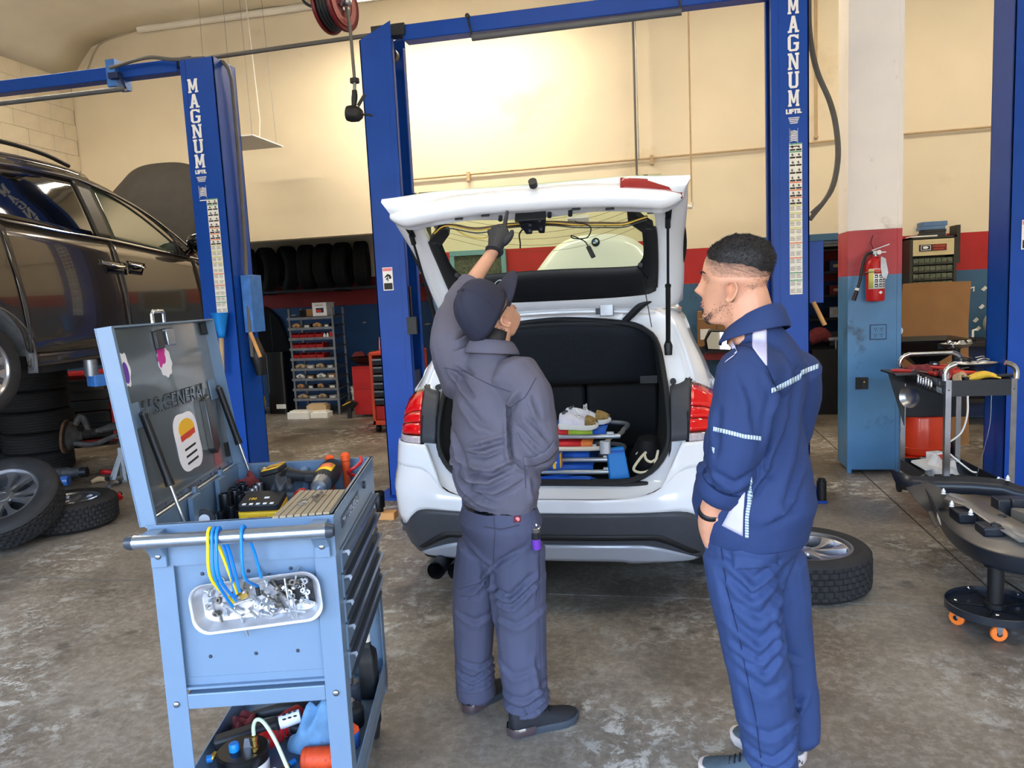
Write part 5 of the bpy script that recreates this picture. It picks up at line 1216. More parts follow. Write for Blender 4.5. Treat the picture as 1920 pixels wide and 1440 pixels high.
def fold(me,lines,noise=(),seed=0):
 """press creases (3-D polylines: points, half width, depth) and soft random folds into a cloth mesh"""
 nv=len(me.vertices);N=[v.normal.copy()for v in me.vertices]
 segs=[]
 for P,w,d in lines:
  P=resample(P,max(6,len(P)*5));L=len(P)-1
  for i in range(L):
   t=(i+.5)/L;segs.append((P[i],P[i+1],w,1.9*d*sin(pi*min(1,max(0,.06+.88*t)))**.7))
 groups={}
 for i,v in enumerate(me.vertices):
  co=v.co;n=N[i];off=0;best={}
  if n.y<.35:
   for k,(a,b,w,d)in enumerate(segs):
    dx,dz=b.x-a.x,b.z-a.z;px,pz=co.x-a.x,co.z-a.z
    if abs(px)>.4 or abs(co.y-a.y)>.22:continue
    l2=dx*dx+dz*dz+1e-12;t=max(0,min(1,(px*dx+pz*dz)/l2));ex,ez=px-dx*t,pz-dz*t
    D=sqrt(ex*ex+ez*ez)
    if D>3*w:continue
    s=(px*dz-pz*dx)/sqrt(l2)
    val=d*(-math.exp(-(D/w)**2)+.75*math.exp(-((s-1.35*w)/(.9*w))**2)*math.exp(-((D-1.35*w)/(1.2*w))**2*.5))
    key=(w,d>0)
    if abs(val)>abs(best.get(key,0)):best[key]=val
   off+=sum(best.values())
  for sc,amp in noise:
   q=V((co.x*sc[0]+seed,co.y*sc[1],co.z*sc[2]))
   off+=amp*(1-2.2*abs(NZ.noise(q)))*.6+amp*.4*NZ.noise(q*2.3)
  v.co=co+n*off
 me.update()
def finish(me,name,m,par,ang=180):
 me.name=name;me.materials.clear();me.materials.append(MATS[m])
 me.polygons.foreach_set('use_smooth',[True]*len(me.polygons))
 return place(name,me,par)
class Surf:
 def __init__(s,me):s.t=BVHTree.FromPolygons([v.co.copy()for v in me.vertices],[tuple(p.vertices)for p in me.polygons])
 def hit(s,p,off=.002,src=None):
  o=V((0,0,CAM_H));d=(p-o).normalized();h=s.t.ray_cast(o,d)
  if h[0]is None:
   h=s.t.find_nearest(p)
  return h[0]-d*.0005+h[1]*(off if h[1].dot(d)<0 else-off)
 def patch(s,L,R,name,mats,par,n=14,k=4,off=.0025,alt=0):
  A,B=resample(L,n+1),resample(R,n+1);g=G();rows=[]
  for i in range(n+1):rows.append([s.hit(A[i].lerp(B[i],j/k),off)for j in range(k+1)])
  vs_=[[g.v(p)for p in r]for r in rows]
  for i in range(n):
   g.mi=(i%2)if alt else 0
   for j in range(k):g.f([vs_[i][j],vs_[i+1][j],vs_[i+1][j+1],vs_[i][j+1]])
  return g.out(name,mats,par,ang=60,solid=.0015,boff=0)
 def seam(s,P,name,m,par,r=.0016,n=24):return G().tube([s.hit(p,.0008)for p in resample(P,n)],r,n=5).out(name,m,par)
def px3(L,Y):return[at(a,b,Y)for a,b in L]
HEADZ=[(-.128,.062,.00,.020),(-.122,.078,-.006,.034),(-.108,.088,-.02,.046),(-.085,.091,-.035,.056),(-.06,.091,-.052,.063),(-.03,.092,-.075,.069),(.0,.089,-.093,.0735),(.028,.094,-.101,.076),(.055,.092,-.104,.077),(.085,.080,-.099,.0735),(.106,.058,-.083,.062),(.120,.030,-.056,.042),(.128,.0,-.025,.012)]
def head_rings(n=56,m=64):
 Z=cr([(z,yf,yb)for z,yf,yb,w in HEADZ],m);Wd=cr([(w,0,0)for*_,w in HEADZ],m)
 out=[]
 for q,w in zip(Z,Wd):
  z,yf,yb=q;ring=[]
  for k in range(n):
   a=2*pi*k/n;c,s=cos(a),sin(a)
   x=w.x*(abs(s)**.92)*(1 if s>0 else-1);y=(yf if c>0 else-yb)*(abs(c)**.9)*(1 if c>0 else-1)
   if c>.2:
    e=lambda v,wd:math.exp(-(v/wd)**2)
    f=max(0,min(1,(.030-z)/.056))if z>-.028 else max(0,1-(-.028-z)/.017)
    y+=.031*e(x,.0115)*f+.012*e(abs(x)-.0125,.0075)*e(z+.035,.010)
    y-=.011*e(abs(x)-.032,.015)*e(z-.004,.012)
    y+=.006*e(abs(x)-.03,.02)*e(z-.026,.008)
    y+=.0065*e(x,.021)*(e(z+.061,.0055)+e(z+.074,.006))-.004*e(x,.02)*e(z+.0675,.003)
    y+=.006*e(x,.018)*e(z+.108,.012)
    y-=.003*e(x,.03)*e(z+.088,.007)
   ring.append(V((x,y,z)))
  out.append(ring)
 return out
def face_y(x,z):
 for p,q in zip(HEADZ,HEADZ[1:]):
  if p[0]<=z<=q[0]:f_=(z-p[0])/(q[0]-p[0]);yf=p[1]+(q[1]-p[1])*f_;w=p[3]+(q[3]-p[3])*f_;break
 e=lambda v,wd:math.exp(-(v/wd)**2)
 s=min(1,abs(x)/w)**(1/.92);y=yf*(1-s*s)**.45
 return y-.011*e(abs(x)-.032,.015)*e(z-.004,.012)+.006*e(abs(x)-.03,.02)*e(z-.026,.008)
def add_head(g,Mh):g.loft([[Mh@p for p in r]for r in head_rings()],closed=True,cap0=True,cap1=True)
def ears(Mh,m,par,sides=(-1,1)):
 for s in sides:
  g=G();P=[(.012,-.035),(.008,-.018),(.014,.004),(.008,.020),(-.008,.026),(-.022,.016),(-.026,-.004),(-.018,-.022),(-.008,-.036),(.004,-.042),(.010,-.036)]
  base=[(y*.75-.002,z*.85)for y,z in P]
  g.loft([[Mh@V((s*.070,y*.9-.012,z-.006))for y,z in base],[Mh@V((s*(.079+.008*(y<0)),y*1.0-.012,z-.006))for y,z in P],[Mh@V((s*(.083+.011*(y<-.005)),y*.98-.013,z-.006))for y,z in P],[Mh@V((s*(.082+.008*(y<-.005)),y*.70-.012,z*.74-.006))for y,z in P],[Mh@V((s*.068,y*.40-.006,z*.45-.004))for y,z in P]],closed=True,cap1=True)
  o=g.out('ear',m,par,ang=180,sub=1)
def eyes(Mh,par):
 for z_,r_ in((-.0615,.0032),(-.0735,.0038)):G().tube([Mh@V((.023*q,face_y(.023*q,z_)+.0052*math.exp(-(.023*q/.021)**2)-.0012,z_-.002*q*q*(1 if z_>-.07 else-1)))for q in[k/6-1 for k in range(13)]],[.0012]+[r_]*11+[.0012],n=6).out('lip','lips',par)
 for s in(-1,1):
  o=G().ball(Mh@V((s*.031,face_y(.031,.003)-.0095,.003)),.0115,14).out('eye','eye_white',par);G().ball(Mh@V((s*.031,face_y(.031,.003)-.0018,.003)),.0042,10,(1,1,1)).out('iris','iris',o)
  G().tube([Mh@V((s*(.016+.034*t),face_y(.016+.034*t,.024+.006*sin(pi*t))+.0008,.024+.006*sin(pi*t)))for t in[k/8 for k in range(9)]],[.0028]*7+[.002,.001],n=6).out('eyebrow','hair_dark',par)
  for dz,rr in((.0115,.003),(-.008,.0025)):G().tube([Mh@V((s*(.018+.028*t),face_y(.018+.028*t,.003+dz*sin(pi*t)*.9+dz*.1)+.0002,.003+dz*sin(pi*t)*.9+dz*.1))for t in[k/8 for k in range(9)]],rr,n=6).out('eyelid',par.children[0].data.materials[0]if par.children else 'skin_a',par)
def frame_m(o,f,u,sc=1):
 f=V(f).normalized();u=V(u);u=(u-f*u.dot(f)).normalized();r=f.cross(u)
 m=MX((r,f,u)).transposed().to_4x4();m.translation=o;return m@MX.Scale(sc,4)
def shoe(name,label,heel,toe,par,m_up,m_sole,unit=None,w=.10,h=.095,laces='black',sole_h=.028):
 """heel and toe are floor points; built along the foot axis"""
 d=V(toe)-V(heel);L=d.length;f=d.normalized();r=V((f.y,-f.x,0));o=V(heel)
 def P(x,y,z):return o+r*x+f*(y*L)+V((0,0,z))
 ys=[0,.03,.10,.22,.36,.5,.64,.78,.9,.97,1.0]
 hw=[.30,.62,.74,.74,.72,.78,.90,.96,.82,.50,.2]
 def outl(s,z0):return[[P(w/2*hw_*s*sg,.5+(y-.5)*s,z0)for y,hw_ in zip(ys,hw)]for sg in(1,-1)]
 def ring(s,z,lift=None):
  R,Lf=outl(s,z);q=R+Lf[::-1]
  if lift:
   for p in q:t=(p-o).dot(f)/L;p.z+=lift(t)
  return q
 rock=lambda t:.010*max(0,(t-.78)/.22)**2
 sole=G().loft([ring(.97,.0,rock),ring(1.0,.006,rock),ring(1.015,sole_h*.7,lambda t:rock(t)+.006*(t<.3)),ring(.98,sole_h,lambda t:rock(t)+.006*(t<.3))],closed=True,cap0=True,cap1=True).out('sole',m_sole,par,ang=50)
 lab(sole,label[1])if isinstance(label,tuple)else None
 if unit:
  G().loft([[P(w/2*k*s,y,z)for y,k in((.32,.80),(.2,.80),(.1,.78),(.02,.62),(-.03,.0))]+[P(-w/2*k*s,y,z)for y,k in((.02,.62),(.1,.78),(.2,.80),(.32,.80))]for s,z in((1.0,.006),(1.10,.016),(1.08,.030),(.98,.038))],).out('heel_unit',unit,sole,ang=60)
 hz=[.86,.95,1.0,.98,.92,.80,.66,.55,.46,.36,.22]
 cur=[]
 for i,y in enumerate(ys):
  top=h*hz[i];k=hw[i];c=[]
  for a in[pi*j/12 for j in range(13)]:
   x=w/2*k*.95*cos(a)**1 if True else 0;z=sole_h*.85+(top-sole_h*.85)*sin(a)**.75+rock(y)
   c.append(P(x,.5+(y-.5)*.97,z))
  cur.append(c)
 up=G().loft(cur,cap0=True,cap1=True).out('shoe',m_up,par,ang=60,sub=1)
 for q in range(4):
  y=.50+.06*q;G().tube([P(x,y+.02*(1 if x>0 else-1)*0,h*(.80-.14*(q*.9)/1.6)+.004-abs(x)*.35)for x in(-.024,-.012,0,.012,.024)],.0032,n=6).out('lace',laces,up)
 return up
A=thing('person','man in grey workwear and dark cap, gloved hand raised to the tailgate','person',(0,0,0))
fa=V((.574,.819,0));ra=V((.815,-.571,-.03))
hA=frame_m(at(917,590,2.765),(.43,.515,.743),(-.49,-.59,.64),1.03)
g=G()
trunk(g,[(at(935,960,2.69),.13,.10),(at(928,870,2.71),.14,.10),(at(908,760,2.74),.15,.10),(at(910,690,2.77),.13,.08),(at(922,655,2.775),.058,.058),(at(928,625,2.775),.054,.056)],ra,fa)
limb(g,[(at(926,655,2.775),.056),(at(930,622,2.78),.056),(at(926,595,2.785),.06)])
limb(g,[(at(848,655,2.86),.055),(at(857,600,2.98),.048),(at(868,556,3.10),.043),(at(888,525,3.155),.0435),(at(905,500,3.20),.040),(at(921,477,3.24),.031),(at(927,468,3.252),.026)])
limb(g,[(at(985,730,2.70),.055),(at(1005,800,2.69),.048),(at(1012,845,2.69),.042),(at(990,850,2.84),.036),(at(965,830,2.95),.03)])
limb(g,[(at(912,1000,2.69),.055),(at(888,1160,2.73),.05),(at(895,1280,2.74),.04)]);limb(g,[(at(970,1010,2.67),.075),(at(975,1180,2.65),.055),(at(985,1320,2.61),.04)])
add_head(g,hA)
body=finish(fuse(g,.007,2),'body','skin_a',A);lab(body,'bare forearm, neck and cheek of the man in the cap')
ears(hA@T(0,.004,-.016)@MX.Diagonal((.96,1,.85,1)),'skin_a',A,(1,));ears(hA@T(0,.004,-.020)@MX.Diagonal((.85,.9,.7,1)),'skin_a',A,(-1,));eyes(hA,A)
g=G()
trunk(g,[(at(937,950,2.675),.150,.118),(at(936,932,2.675),.178,.138),(at(934,905,2.68),.186,.142),(at(928,865,2.69),.180,.136),(at(918,815,2.70),.180,.132),(at(907,760,2.715),.186,.128),(at(905,715,2.735),.190,.118),(at(913,678,2.755),.150,.100),(at(920,658,2.77),.085,.08),(at(923,646,2.775),.066,.066)],ra,fa)
limb(g,[(at(880,715,2.79),.11),(at(852,660,2.85),.088),(at(850,612,2.95),.074),(at(860,572,3.05),.062),(at(874,546,3.11),.056),(at(880,538,3.125),.055)])
limb(g,[(at(960,705,2.72),.10),(at(990,742,2.685),.082),(at(1000,790,2.67),.075),(at(1010,835,2.66),.068),(at(1008,850,2.70),.063),(at(990,845,2.83),.056),(at(982,842,2.87),.054)])
me=fuse(g,.0072,3)
Y=2.62
FL=[([(838,700),(868,730),(885,745)],.012,.010),([(846,690),(880,705)],.009,.008),([(842,660),(875,650)],.010,.010),([(838,640),(862,625),(880,628)],.010,.010),([(835,620),(872,600)],.008,.008),([(950,765),(956,800),(965,850),(985,870)],.010,.016),([(948,820),(920,828),(890,838)],.011,.010),([(945,838),(915,850),(880,848)],.010,.010),([(968,862),(930,880),(890,878),(865,868)],.012,.012),([(960,885),(925,902),(880,900),(850,880)],.012,.011),([(985,895),(940,918),(900,915)],.010,.009),([(845,820),(870,860),(900,890)],.014,.009),([(842,850),(865,890),(890,920),(930,932)],.013,.012),([(850,890),(870,920),(900,935)],.010,.009),([(870,760),(900,790),(930,800)],.016,.006),([(990,780),(1010,800),(1028,822)],.012,.007),([(975,800),(1000,825),(1020,845)],.010,.007),([(1000,745),(1012,775)],.012,.006),([(975,740),(958,765)],.012,.008),([(1000,900),(1003,930)],.010,.008)]
fold(me,[(px3(P,Y),w*.85,d*1.25)for P,w,d in FL],[((9,9,14),.0045),((4,4,5),.005)],2)
shirt=finish(me,'shirt','shirt_grey',A)
S=Surf(me)
for P in([(832,690),(870,697),(920,722),(958,735)],[(983,858),(984,880),(986,915)],[(1005,708),(985,745),(955,765)]):S.seam(px3(P,Y),'shirt_seam','seam_a',shirt)
S.patch(px3([(980,858),(1000,856),(1022,845),(1038,826)],2.6),px3([(983,873),(1004,872),(1028,862),(1045,842)],2.6),'cuff','shirt_grey',shirt,n=12,k=4,off=.007)
cn=at(922,646,2.772)
col=[]
for i in range(29):
 a=rad(-160+320*i/28);dr=ra*sin(a)-fa*cos(a)
 dr.z=0;up=V((0,0,1));tz=.012*cos(a)
 col.append([cn+dr*.078+up*(-.028+tz),cn+dr*.070+up*(.012+tz),cn+dr*.075+up*(.020+tz),cn+dr*.092+up*(.004+tz),cn+dr*.108+up*(-.034+tz),cn+dr*.104+up*(-.036+tz)])
G().loft(col).out('collar','shirt_grey',shirt,ang=60,solid=.003,sub=1)
def cuff(par,p,d,r,m,L=.035,nm='cuff'):
 d=V(d).normalized();return G().lathe([(r-.006,-L/2),(r+.004,-L/2-.002),(r+.007,0),(r+.004,L/2),(r-.002,L/2+.003),(r-.010,L/2-.004)],n=24,p0=p,ax=d,caps=False).out(nm,m,par,ang=60)
cuff(shirt,at(882,536,3.128),at(905,500,3.20)-at(868,556,3.10),.054,'shirt_grey',.03)
cuff(shirt,at(1000,848,2.775),at(985,843,2.88)-at(1008,850,2.70),.060,'shirt_grey',.05)
g=G()
trunk(g,[(at(936,938,2.675),.150,.118),(at(937,965,2.675),.162,.132),(at(939,1000,2.67),.172,.143),(at(940,1035,2.675),.170,.145),(at(938,1065,2.68),.15,.12),(at(935,1082,2.69),.09,.07)],ra,fa)
limb(g,[(at(905,1025,2.70),.098),(at(893,1090,2.72),.096),(at(889,1160,2.73),.083),(at(888,1230,2.735),.074),(at(890,1275,2.735),.079),(at(893,1300,2.74),.078)])
limb(g,[(at(970,1030,2.66),.108),(at(973,1100,2.65),.104),(at(976,1170,2.64),.094),(at(980,1240,2.62),.089),(at(986,1295,2.605),.088),(at(988,1320,2.60),.082)])
me=fuse(g,.0072,3)
FL=[([(925,1070),(905,1095),(870,1110)],.012,.012),([(922,1085),(890,1125),(862,1128)],.012,.010),([(925,1100),(960,1110),(1000,1075)],.013,.014),([(930,1120),(965,1125),(1005,1090)],.012,.010),([(925,1060),(950,1040),(985,1020)],.014,.008),([(920,1060),(885,1035),(860,1010)],.014,.008),([(926,1070),(926,1130),(930,1180)],.010,.014),([(935,1150),(975,1160),(1015,1140)],.014,.006),([(855,1160),(885,1175),(915,1165)],.014,.006),([(850,1278),(880,1290),(922,1272)],.009,.012),([(852,1292),(875,1305),(920,1288)],.008,.010),([(855,1305),(890,1308),(925,1300)],.007,.007),([(860,1255),(895,1268),(925,1255)],.010,.008),([(946,1305),(985,1312),(1022,1298)],.008,.013),([(944,1318),(970,1325),(1025,1312)],.007,.010),([(950,1288),(990,1292),(1028,1275)],.010,.008),([(1010,1230),(1018,1270),(1026,1300)],.012,.007),([(940,1230),(970,1250),(1010,1240)],.014,.005),([(1010,990),(1012,1060),(1010,1120)],.010,.004)]
fold(me,[(px3(P,2.6),w*.9,d*.85)for P,w,d in FL],[((9,9,9),.003),((5,5,4),.004)],9)
tro=finish(me,'trousers','trousers_grey',A);S=Surf(me)
bc=at(936,940,2.675)
G().loft([ellring(bc+V((0,0,dz)),ra*(.153+d),fa*(.121+d),48)for dz,d in((-.017,-.004),(-.016,.003),(.016,.003),(.017,-.004))],closed=True).out('belt','black_gloss',A,ang=50)
for px,py in((871,942),(913,954),(985,950)):
 p=S.hit(at(px,py,2.6),.006);G().bar(p+V((0,0,.026)),p-V((0,0,.026)),.011,.006).out('belt_loop','trousers_grey',tro,bevel=.002)
S.seam(px3([(925,958),(928,1000),(924,1060)],2.58),'seat_seam','seam_a',tro);S.seam(px3([(908,988),(940,993),(974,985)],2.58),'pocket_edge','seam_a',tro,.0028)
S.seam(px3([(1003,955),(1010,1000),(1012,1060),(1010,1150),(1015,1290)],2.6),'side_seam','seam_a',tro)
S.patch(px3([(963,968),(963,980)],2.58),px3([(976,967),(976,979)],2.58),'label_patch','rag_red',tro,n=2,k=2,off=.002)
p=S.hit(at(970,973.5,2.58),.004);G().lathe([(.0,0),(.008,0),(.008,.001)],n=14,p0=p,ax=(0,-1,0)).out('patch_print','pink_ink',tro)
p=S.hit(at(1003,992,2.6),.002)
tl=thing('flashlight','small flashlight with a silver head and purple body in the man\'s right trouser pocket','flashlight',p)
G().lathe([(.016,-.012),(.0185,-.004),(.0185,.010),(.015,.012),(.012,.006)],n=18,ax=(.1,-.3,1)).out('lamp_head','chrome',tl);G().cyl((0,.004,-.035),(0,0,-.012),.0165,n=16).out('black_collar','tool_black',tl)
G().cyl((.0,.012,-.075),(0,.004,-.035),.0165,n=16).out('purple_body','purple',tl)
g=G()
u1=(at(962,440,3.3)-at(916,440,3.3)).normalized()
def hring(px,py,Y,a,b):
 c=at(px,py,Y);up=(at(937,425,3.315)-at(929,468,3.245)).normalized();nrm=u1.cross(up).normalized();return ellring(c,u1*a,nrm*b,18)
g.loft([hring(927,472,3.235,.034,.033),hring(930,462,3.252,.036,.030),hring(934,448,3.275,.045,.024),hring(936,437,3.292,.046,.021),hring(937,430,3.303,.040,.018)],closed=True,cap0=True,cap1=True)
for L in([((946,436),3.298,.0115),((947,419),3.33,.0105),((949,407),3.352,.0098),((951,397),3.372,.0085)],[((938,430),3.302,.0122),((935,424),3.334,.0118),((935,432),3.352,.0105),((937,442),3.342,.009)],[((928,432),3.298,.0118),((925,427),3.328,.0112),((926,436),3.345,.010),((929,446),3.334,.0085)],[((920,438),3.288,.0105),((917,434),3.314,.0098),((919,442),3.330,.009),((922,451),3.32,.0075)],[((945,456),3.262,.0155),((954,448),3.272,.0130),((959,440),3.285,.0112),((960,433),3.294,.0095)]):
 limb(g,[(at(*p,y),r)for p,y,r in L],n=12)
glove=finish(fuse(g,.0032,2),'glove','glove_nitrile',A);lab(glove,'black glove with the index finger pointing up')
cuff(glove,at(927,470,3.237),at(930,462,3.252)-at(926,476,3.225),.0345,'glove_nitrile',.008,'glove_cuff')
g=G();cur=[]
for i in range(13):
 t=i/12;ph=t*pi/2;rr=cos(ph)**.66;z=.012+.134*sin(ph)**1.05
 ring=[]
 for k in range(40):
  a=2*pi*k/40;c,s=cos(a),sin(a)
  ring.append(hA@V((.0855*rr*s,(.106*c if c>0 else.116*c)*rr-.004,z-(.030*max(0,-c)*(1-t)**1.5)+.006*max(0,c)*(1-t))))
 cur.append(ring)
g.loft(cur[:-1],closed=True,cap1=True);me=g.mesh('cap','cap_cloth',ang=180);fold(me,[],[((22,22,22),.0022)],4)
cap=place('cap',me,A,solid=.003)
G().ball(hA@V((0,-.004,.147)),.009,12,(1,1,.7)).out('cap_button','cap_cloth',cap)
for k in range(6):
 a=pi*k/3+.52;G().tube([hA@V((.0858*cos(ph)**.66*sin(a),(.106 if cos(a)>0 else.116)*cos(a)*cos(ph)**.66-.004,.0125+.135*sin(ph)**1.05-(.030*max(0,-cos(a))*(1-ph/(pi/2))**1.5)))for ph in[pi/2*j/12 for j in range(12)]],.0014,n=5).out('cap_seam','cap_cloth',cap)
cur=[]
for j in range(15):
 u=-1+2*j/14;x=.084*u;y0=.100*sqrt(max(0,1-(x/.090)**2));ex=.105*(1-abs(u)**3.0*.85)
 cur.append([hA@V((x*(1-.05*q),y0+ex*q-.006,.020+.010*q-.028*u*u*(.5+.5*q)-.012*q*q))for q in[k/6 for k in range(7)]])
brim=G().loft(cur).out('brim','cap_cloth',cap,ang=180,solid=.004)
G().tube([hA@V((-.042+.020*cos(a)*.9,.135+.016*sin(a)+.35*.02*cos(a),.0175+.004-.028*(.5)**2*.8+.004*sin(a)))for a in[2*pi*k/20 for k in range(20)]],.0013,n=5,closed=True).out('brim_logo','tape_light',brim)
S=Surf(body.data)
nh=S.patch(px3([(862,590),(872,618),(888,648)],2.7),px3([(950,622),(946,640),(934,660)],2.7),'hair','hair_dark',A,n=8,k=12,off=.003)
r=random.Random(3);g=G()
for k in range(900):
 p=S.hit(at(r.uniform(866,946),r.uniform(612,662),2.7),.003);d=V((r.gauss(0,.3),-.35,-1)).normalized()*r.uniform(.006,.012);g.f([g.v(p-V((.0008,0,0))),g.v(p+V((.0008,0,0))),g.v(p+d)])
g.out('hair_strands','hair_dark',nh,smooth=False,st=True)
G().tube([hA@V((s_*.080,.06-.09*t,.004))for s_,t in[(1,k/6)for k in range(7)]],.003,n=6).out('glasses_arm','black',A)
shoe('shoe','x',(-.812+.01,2.665,0),(-.672,2.875,0),A,'shoe_black','sole_dark','air_unit',.098,.105)
shoe('shoe','x',(-.598,2.535,0),(-.358,2.690,0),A,'shoe_black','sole_dark','air_unit',.102,.105)
B=thing('person','man in navy workwear with reflective tape, standing in profile with a hand in his pocket','person',(0,0,0))
fb=V((-.72,.69,0));rb=V((.69,.72,0))
hB=frame_m(at(1378,528,2.475),(-.965,.25,.05),(.0,0,1),1.065)
g=G()
trunk(g,[(at(1412,1000,2.47),.13,.11),(at(1415,880,2.475),.14,.14),(at(1435,740,2.48),.15,.10),(at(1430,670,2.48),.13,.08),(at(1412,612,2.475),.072,.076),(at(1400,585,2.475),.066,.076)],rb,fb)
limb(g,[(at(1412,640,2.475),.078),(at(1404,592,2.475),.076),(at(1394,552,2.475),.075)])
limb(g,[(at(1397,690,2.35),.055),(at(1385,790,2.31),.05),(at(1372,868,2.29),.045),(at(1350,925,2.33),.040),(at(1335,955,2.36),.037),(at(1329,978,2.38),.041),(at(1331,998,2.40),.040),(at(1338,1020,2.41),.03)])
limb(g,[(at(1341,962,2.345),.02),(at(1352,975,2.345),.018),(at(1352,990,2.36),.016)])
limb(g,[(at(1500,690,2.60),.055),(at(1480,800,2.68),.05),(at(1440,900,2.68),.04)])
limb(g,[(at(1390,1040,2.40),.08),(at(1412,1200,2.40),.06),(at(1445,1440,2.41),.04)]);limb(g,[(at(1450,1050,2.54),.075),(at(1480,1200,2.56),.055),(at(1503,1390,2.52),.04)])
add_head(g,hB)
body=finish(fuse(g,.0065,1),'body','skin_b',B);lab(body,'face, neck and left hand of the man in navy')
ears(hB@T(0,.012,-.014),'skin_b',B);eyes(hB,B)
def hair_shell(z_side,z_front,z_back,k,name,m,rough=.0):
 cur=[]
 for i in range(15):
  t=i/14;row=[]
  for j in range(48):
   a=2*pi*j/48;c,s=cos(a),sin(a)
   zl=(z_front*max(0,c)+z_back*max(0,-c))*abs(c)**.5+z_side*(1-abs(c)**.6)if True else 0
   zl=z_side+(z_front-z_side)*max(0,c)**2.2+(z_back-z_side)*max(0,-c)**1.4+.004*NZ.noise(V((s*9,c*9,z_side*40)))
   z=zl+(.1285-zl)*sin(t*pi/2);z=min(z,.1283)
   for(p,q)in zip(HEADZ,HEADZ[1:]):
    if p[0]<=z<=q[0]:
     f_=(z-p[0])/(q[0]-p[0]);yf=p[1]+(q[1]-p[1])*f_;yb=p[2]+(q[2]-p[2])*f_;w=p[3]+(q[3]-p[3])*f_;break
   grow=k*min(1,t*4+.05)
   nz=1+rough*NZ.noise(V((s*5,c*5,z*50)))
   x=(w+grow*nz)*(abs(s)**.92)*(1 if s>0 else-1);y=((yf if c>0 else-yb)+grow*nz)*(abs(c)**.9)*(1 if c>0 else-1)
   row.append(V((x,y,z+grow*(.9 if t>.5 else.3))))
  cur.append(row)
 return cur
top_c,skin_c=(40,32,30),(204,148,118)
for k in range(6):
 q=(k+.6)/6.2;mat('hair_fade_'+'abcdef'[k],tuple(top_c[i]+(skin_c[i]-top_c[i])*q**.8 for i in range(3)),.8,var=.1,scale=90)
 sh_=hair_shell(.047-.0085*k,.0825-.0012*k,.020-.0125*k,.0016-.00022*k,'x','x')
 o=G().loft([[hB@p for p in r]for r in sh_[:12]],closed=True).out('hair_fade','hair_fade_'+'abcdef'[k],B,ang=180);lab(o,'closely clipped hair at the sides')
c1=hair_shell(.050,.083,.022,.0065,'x','x',.5)
hr=G().loft([[hB@p for p in r]for r in c1],closed=True,cap1=True).out('hair','hair_dark',B,ang=180)
r=random.Random(11);g=G()
def strand(p,L,lie,wd=.0007):
 n=p.normalized();d=(n*lie+V((0,-.55,-.05))+V((r.gauss(0,.22),r.gauss(0,.22),r.gauss(0,.2)))).normalized()*L
 a_=V((r.gauss(0,1),r.gauss(0,1),r.gauss(0,1))).cross(d).normalized()*wd
 g.f([g.v(hB@(p-a_)),g.v(hB@(p+a_)),g.v(hB@(p+d))])
for k in range(7500):
 i=r.randint(1,14);j=r.randint(0,47);t1,t2=r.random(),r.random()
 strand(c1[i-1][j].lerp(c1[i][j],t1).lerp(c1[i-1][(j+1)%48].lerp(c1[i][(j+1)%48],t1),t2),r.uniform(.006,.012),.5)
c2=hair_shell(-.020,.072,-.078,.0008,'x','x')
for k in range(9000):
 u=r.random()**.55*8;i=min(8,int(u)+1);j=r.randint(0,47);t1,t2=u-int(u),r.random()
 strand(c2[i-1][j].lerp(c2[i][j],t1).lerp(c2[i-1][(j+1)%48].lerp(c2[i][(j+1)%48],t1),t2),r.uniform(.002,.005),.2,.00045)
g.out('hair_strands','hair_dark',hr,smooth=False,st=True)
g=G();r=random.Random(8)
for k in range(5200):
 an=rad(r.uniform(-100,100));z=r.uniform(-.1265,-.05);c,s_=cos(an),sin(an);ab=abs(an)/rad(100)
 edge=-.1265+.075*ab**1.6;dens=math.exp(-((z-edge-.004)/.0075)**2)*(1.0 if ab<.55 else.45)+.05*(z<edge+.04)+(.5*math.exp(-(an/.3)**2)*math.exp(-((z+.093)/.012)**2))
 if r.random()>dens:continue
 for p_,q_ in zip(HEADZ,HEADZ[1:]):
  if p_[0]<=z<=q_[0]:f_=(z-p_[0])/(q_[0]-p_[0]);yf=p_[1]+(q_[1]-p_[1])*f_;yb=p_[2]+(q_[2]-p_[2])*f_;w_=p_[3]+(q_[3]-p_[3])*f_;break
 p=V((w_*(abs(s_)**.92)*(1 if s_>0 else-1),(yf if c>0 else-yb)*(abs(c)**.9)*(1 if c>0 else-1),z));n=V((p.x*1.2,p.y,-.02)).normalized();p=p+n*.0005
 d=(n*.5+V((0,.1,-.8))+V((r.gauss(0,.2),r.gauss(0,.2),r.gauss(0,.2)))).normalized()*r.uniform(.003,.006);a_=d.cross(V((r.gauss(0,1),r.gauss(0,1),r.gauss(0,1)))).normalized()*.0008
 g.f([g.v(hB@(p-a_)),g.v(hB@(p+a_)),g.v(hB@(p+d))])
g.out('beard','hair_dark',B,smooth=False,st=True)
g=G()
trunk(g,[(at(1417,1006,2.47),.176,.160),(at(1414,985,2.47),.180,.172),(at(1412,940,2.47),.184,.190),(at(1414,880,2.47),.188,.196),(at(1419,810,2.475),.193,.170),(at(1431,750,2.48),.196,.140),(at(1441,705,2.485),.196,.125),(at(1440,665,2.485),.170,.110),(at(1424,632,2.48),.115,.095),(at(1410,612,2.478),.080,.082)],rb,fb,n=36)
limb(g,[(at(1425,700,2.42),.10),(at(1402,705,2.36),.088),(at(1391,760,2.325),.084),(at(1382,820,2.30),.079),(at(1373,862,2.295),.074),(at(1362,892,2.315),.070),(at(1356,904,2.325),.066)])
limb(g,[(at(1490,690,2.57),.085),(at(1490,760,2.63),.075),(at(1470,850,2.68),.065),(at(1440,910,2.68),.06)])
me=fuse(g,.0072,3);Y=2.36
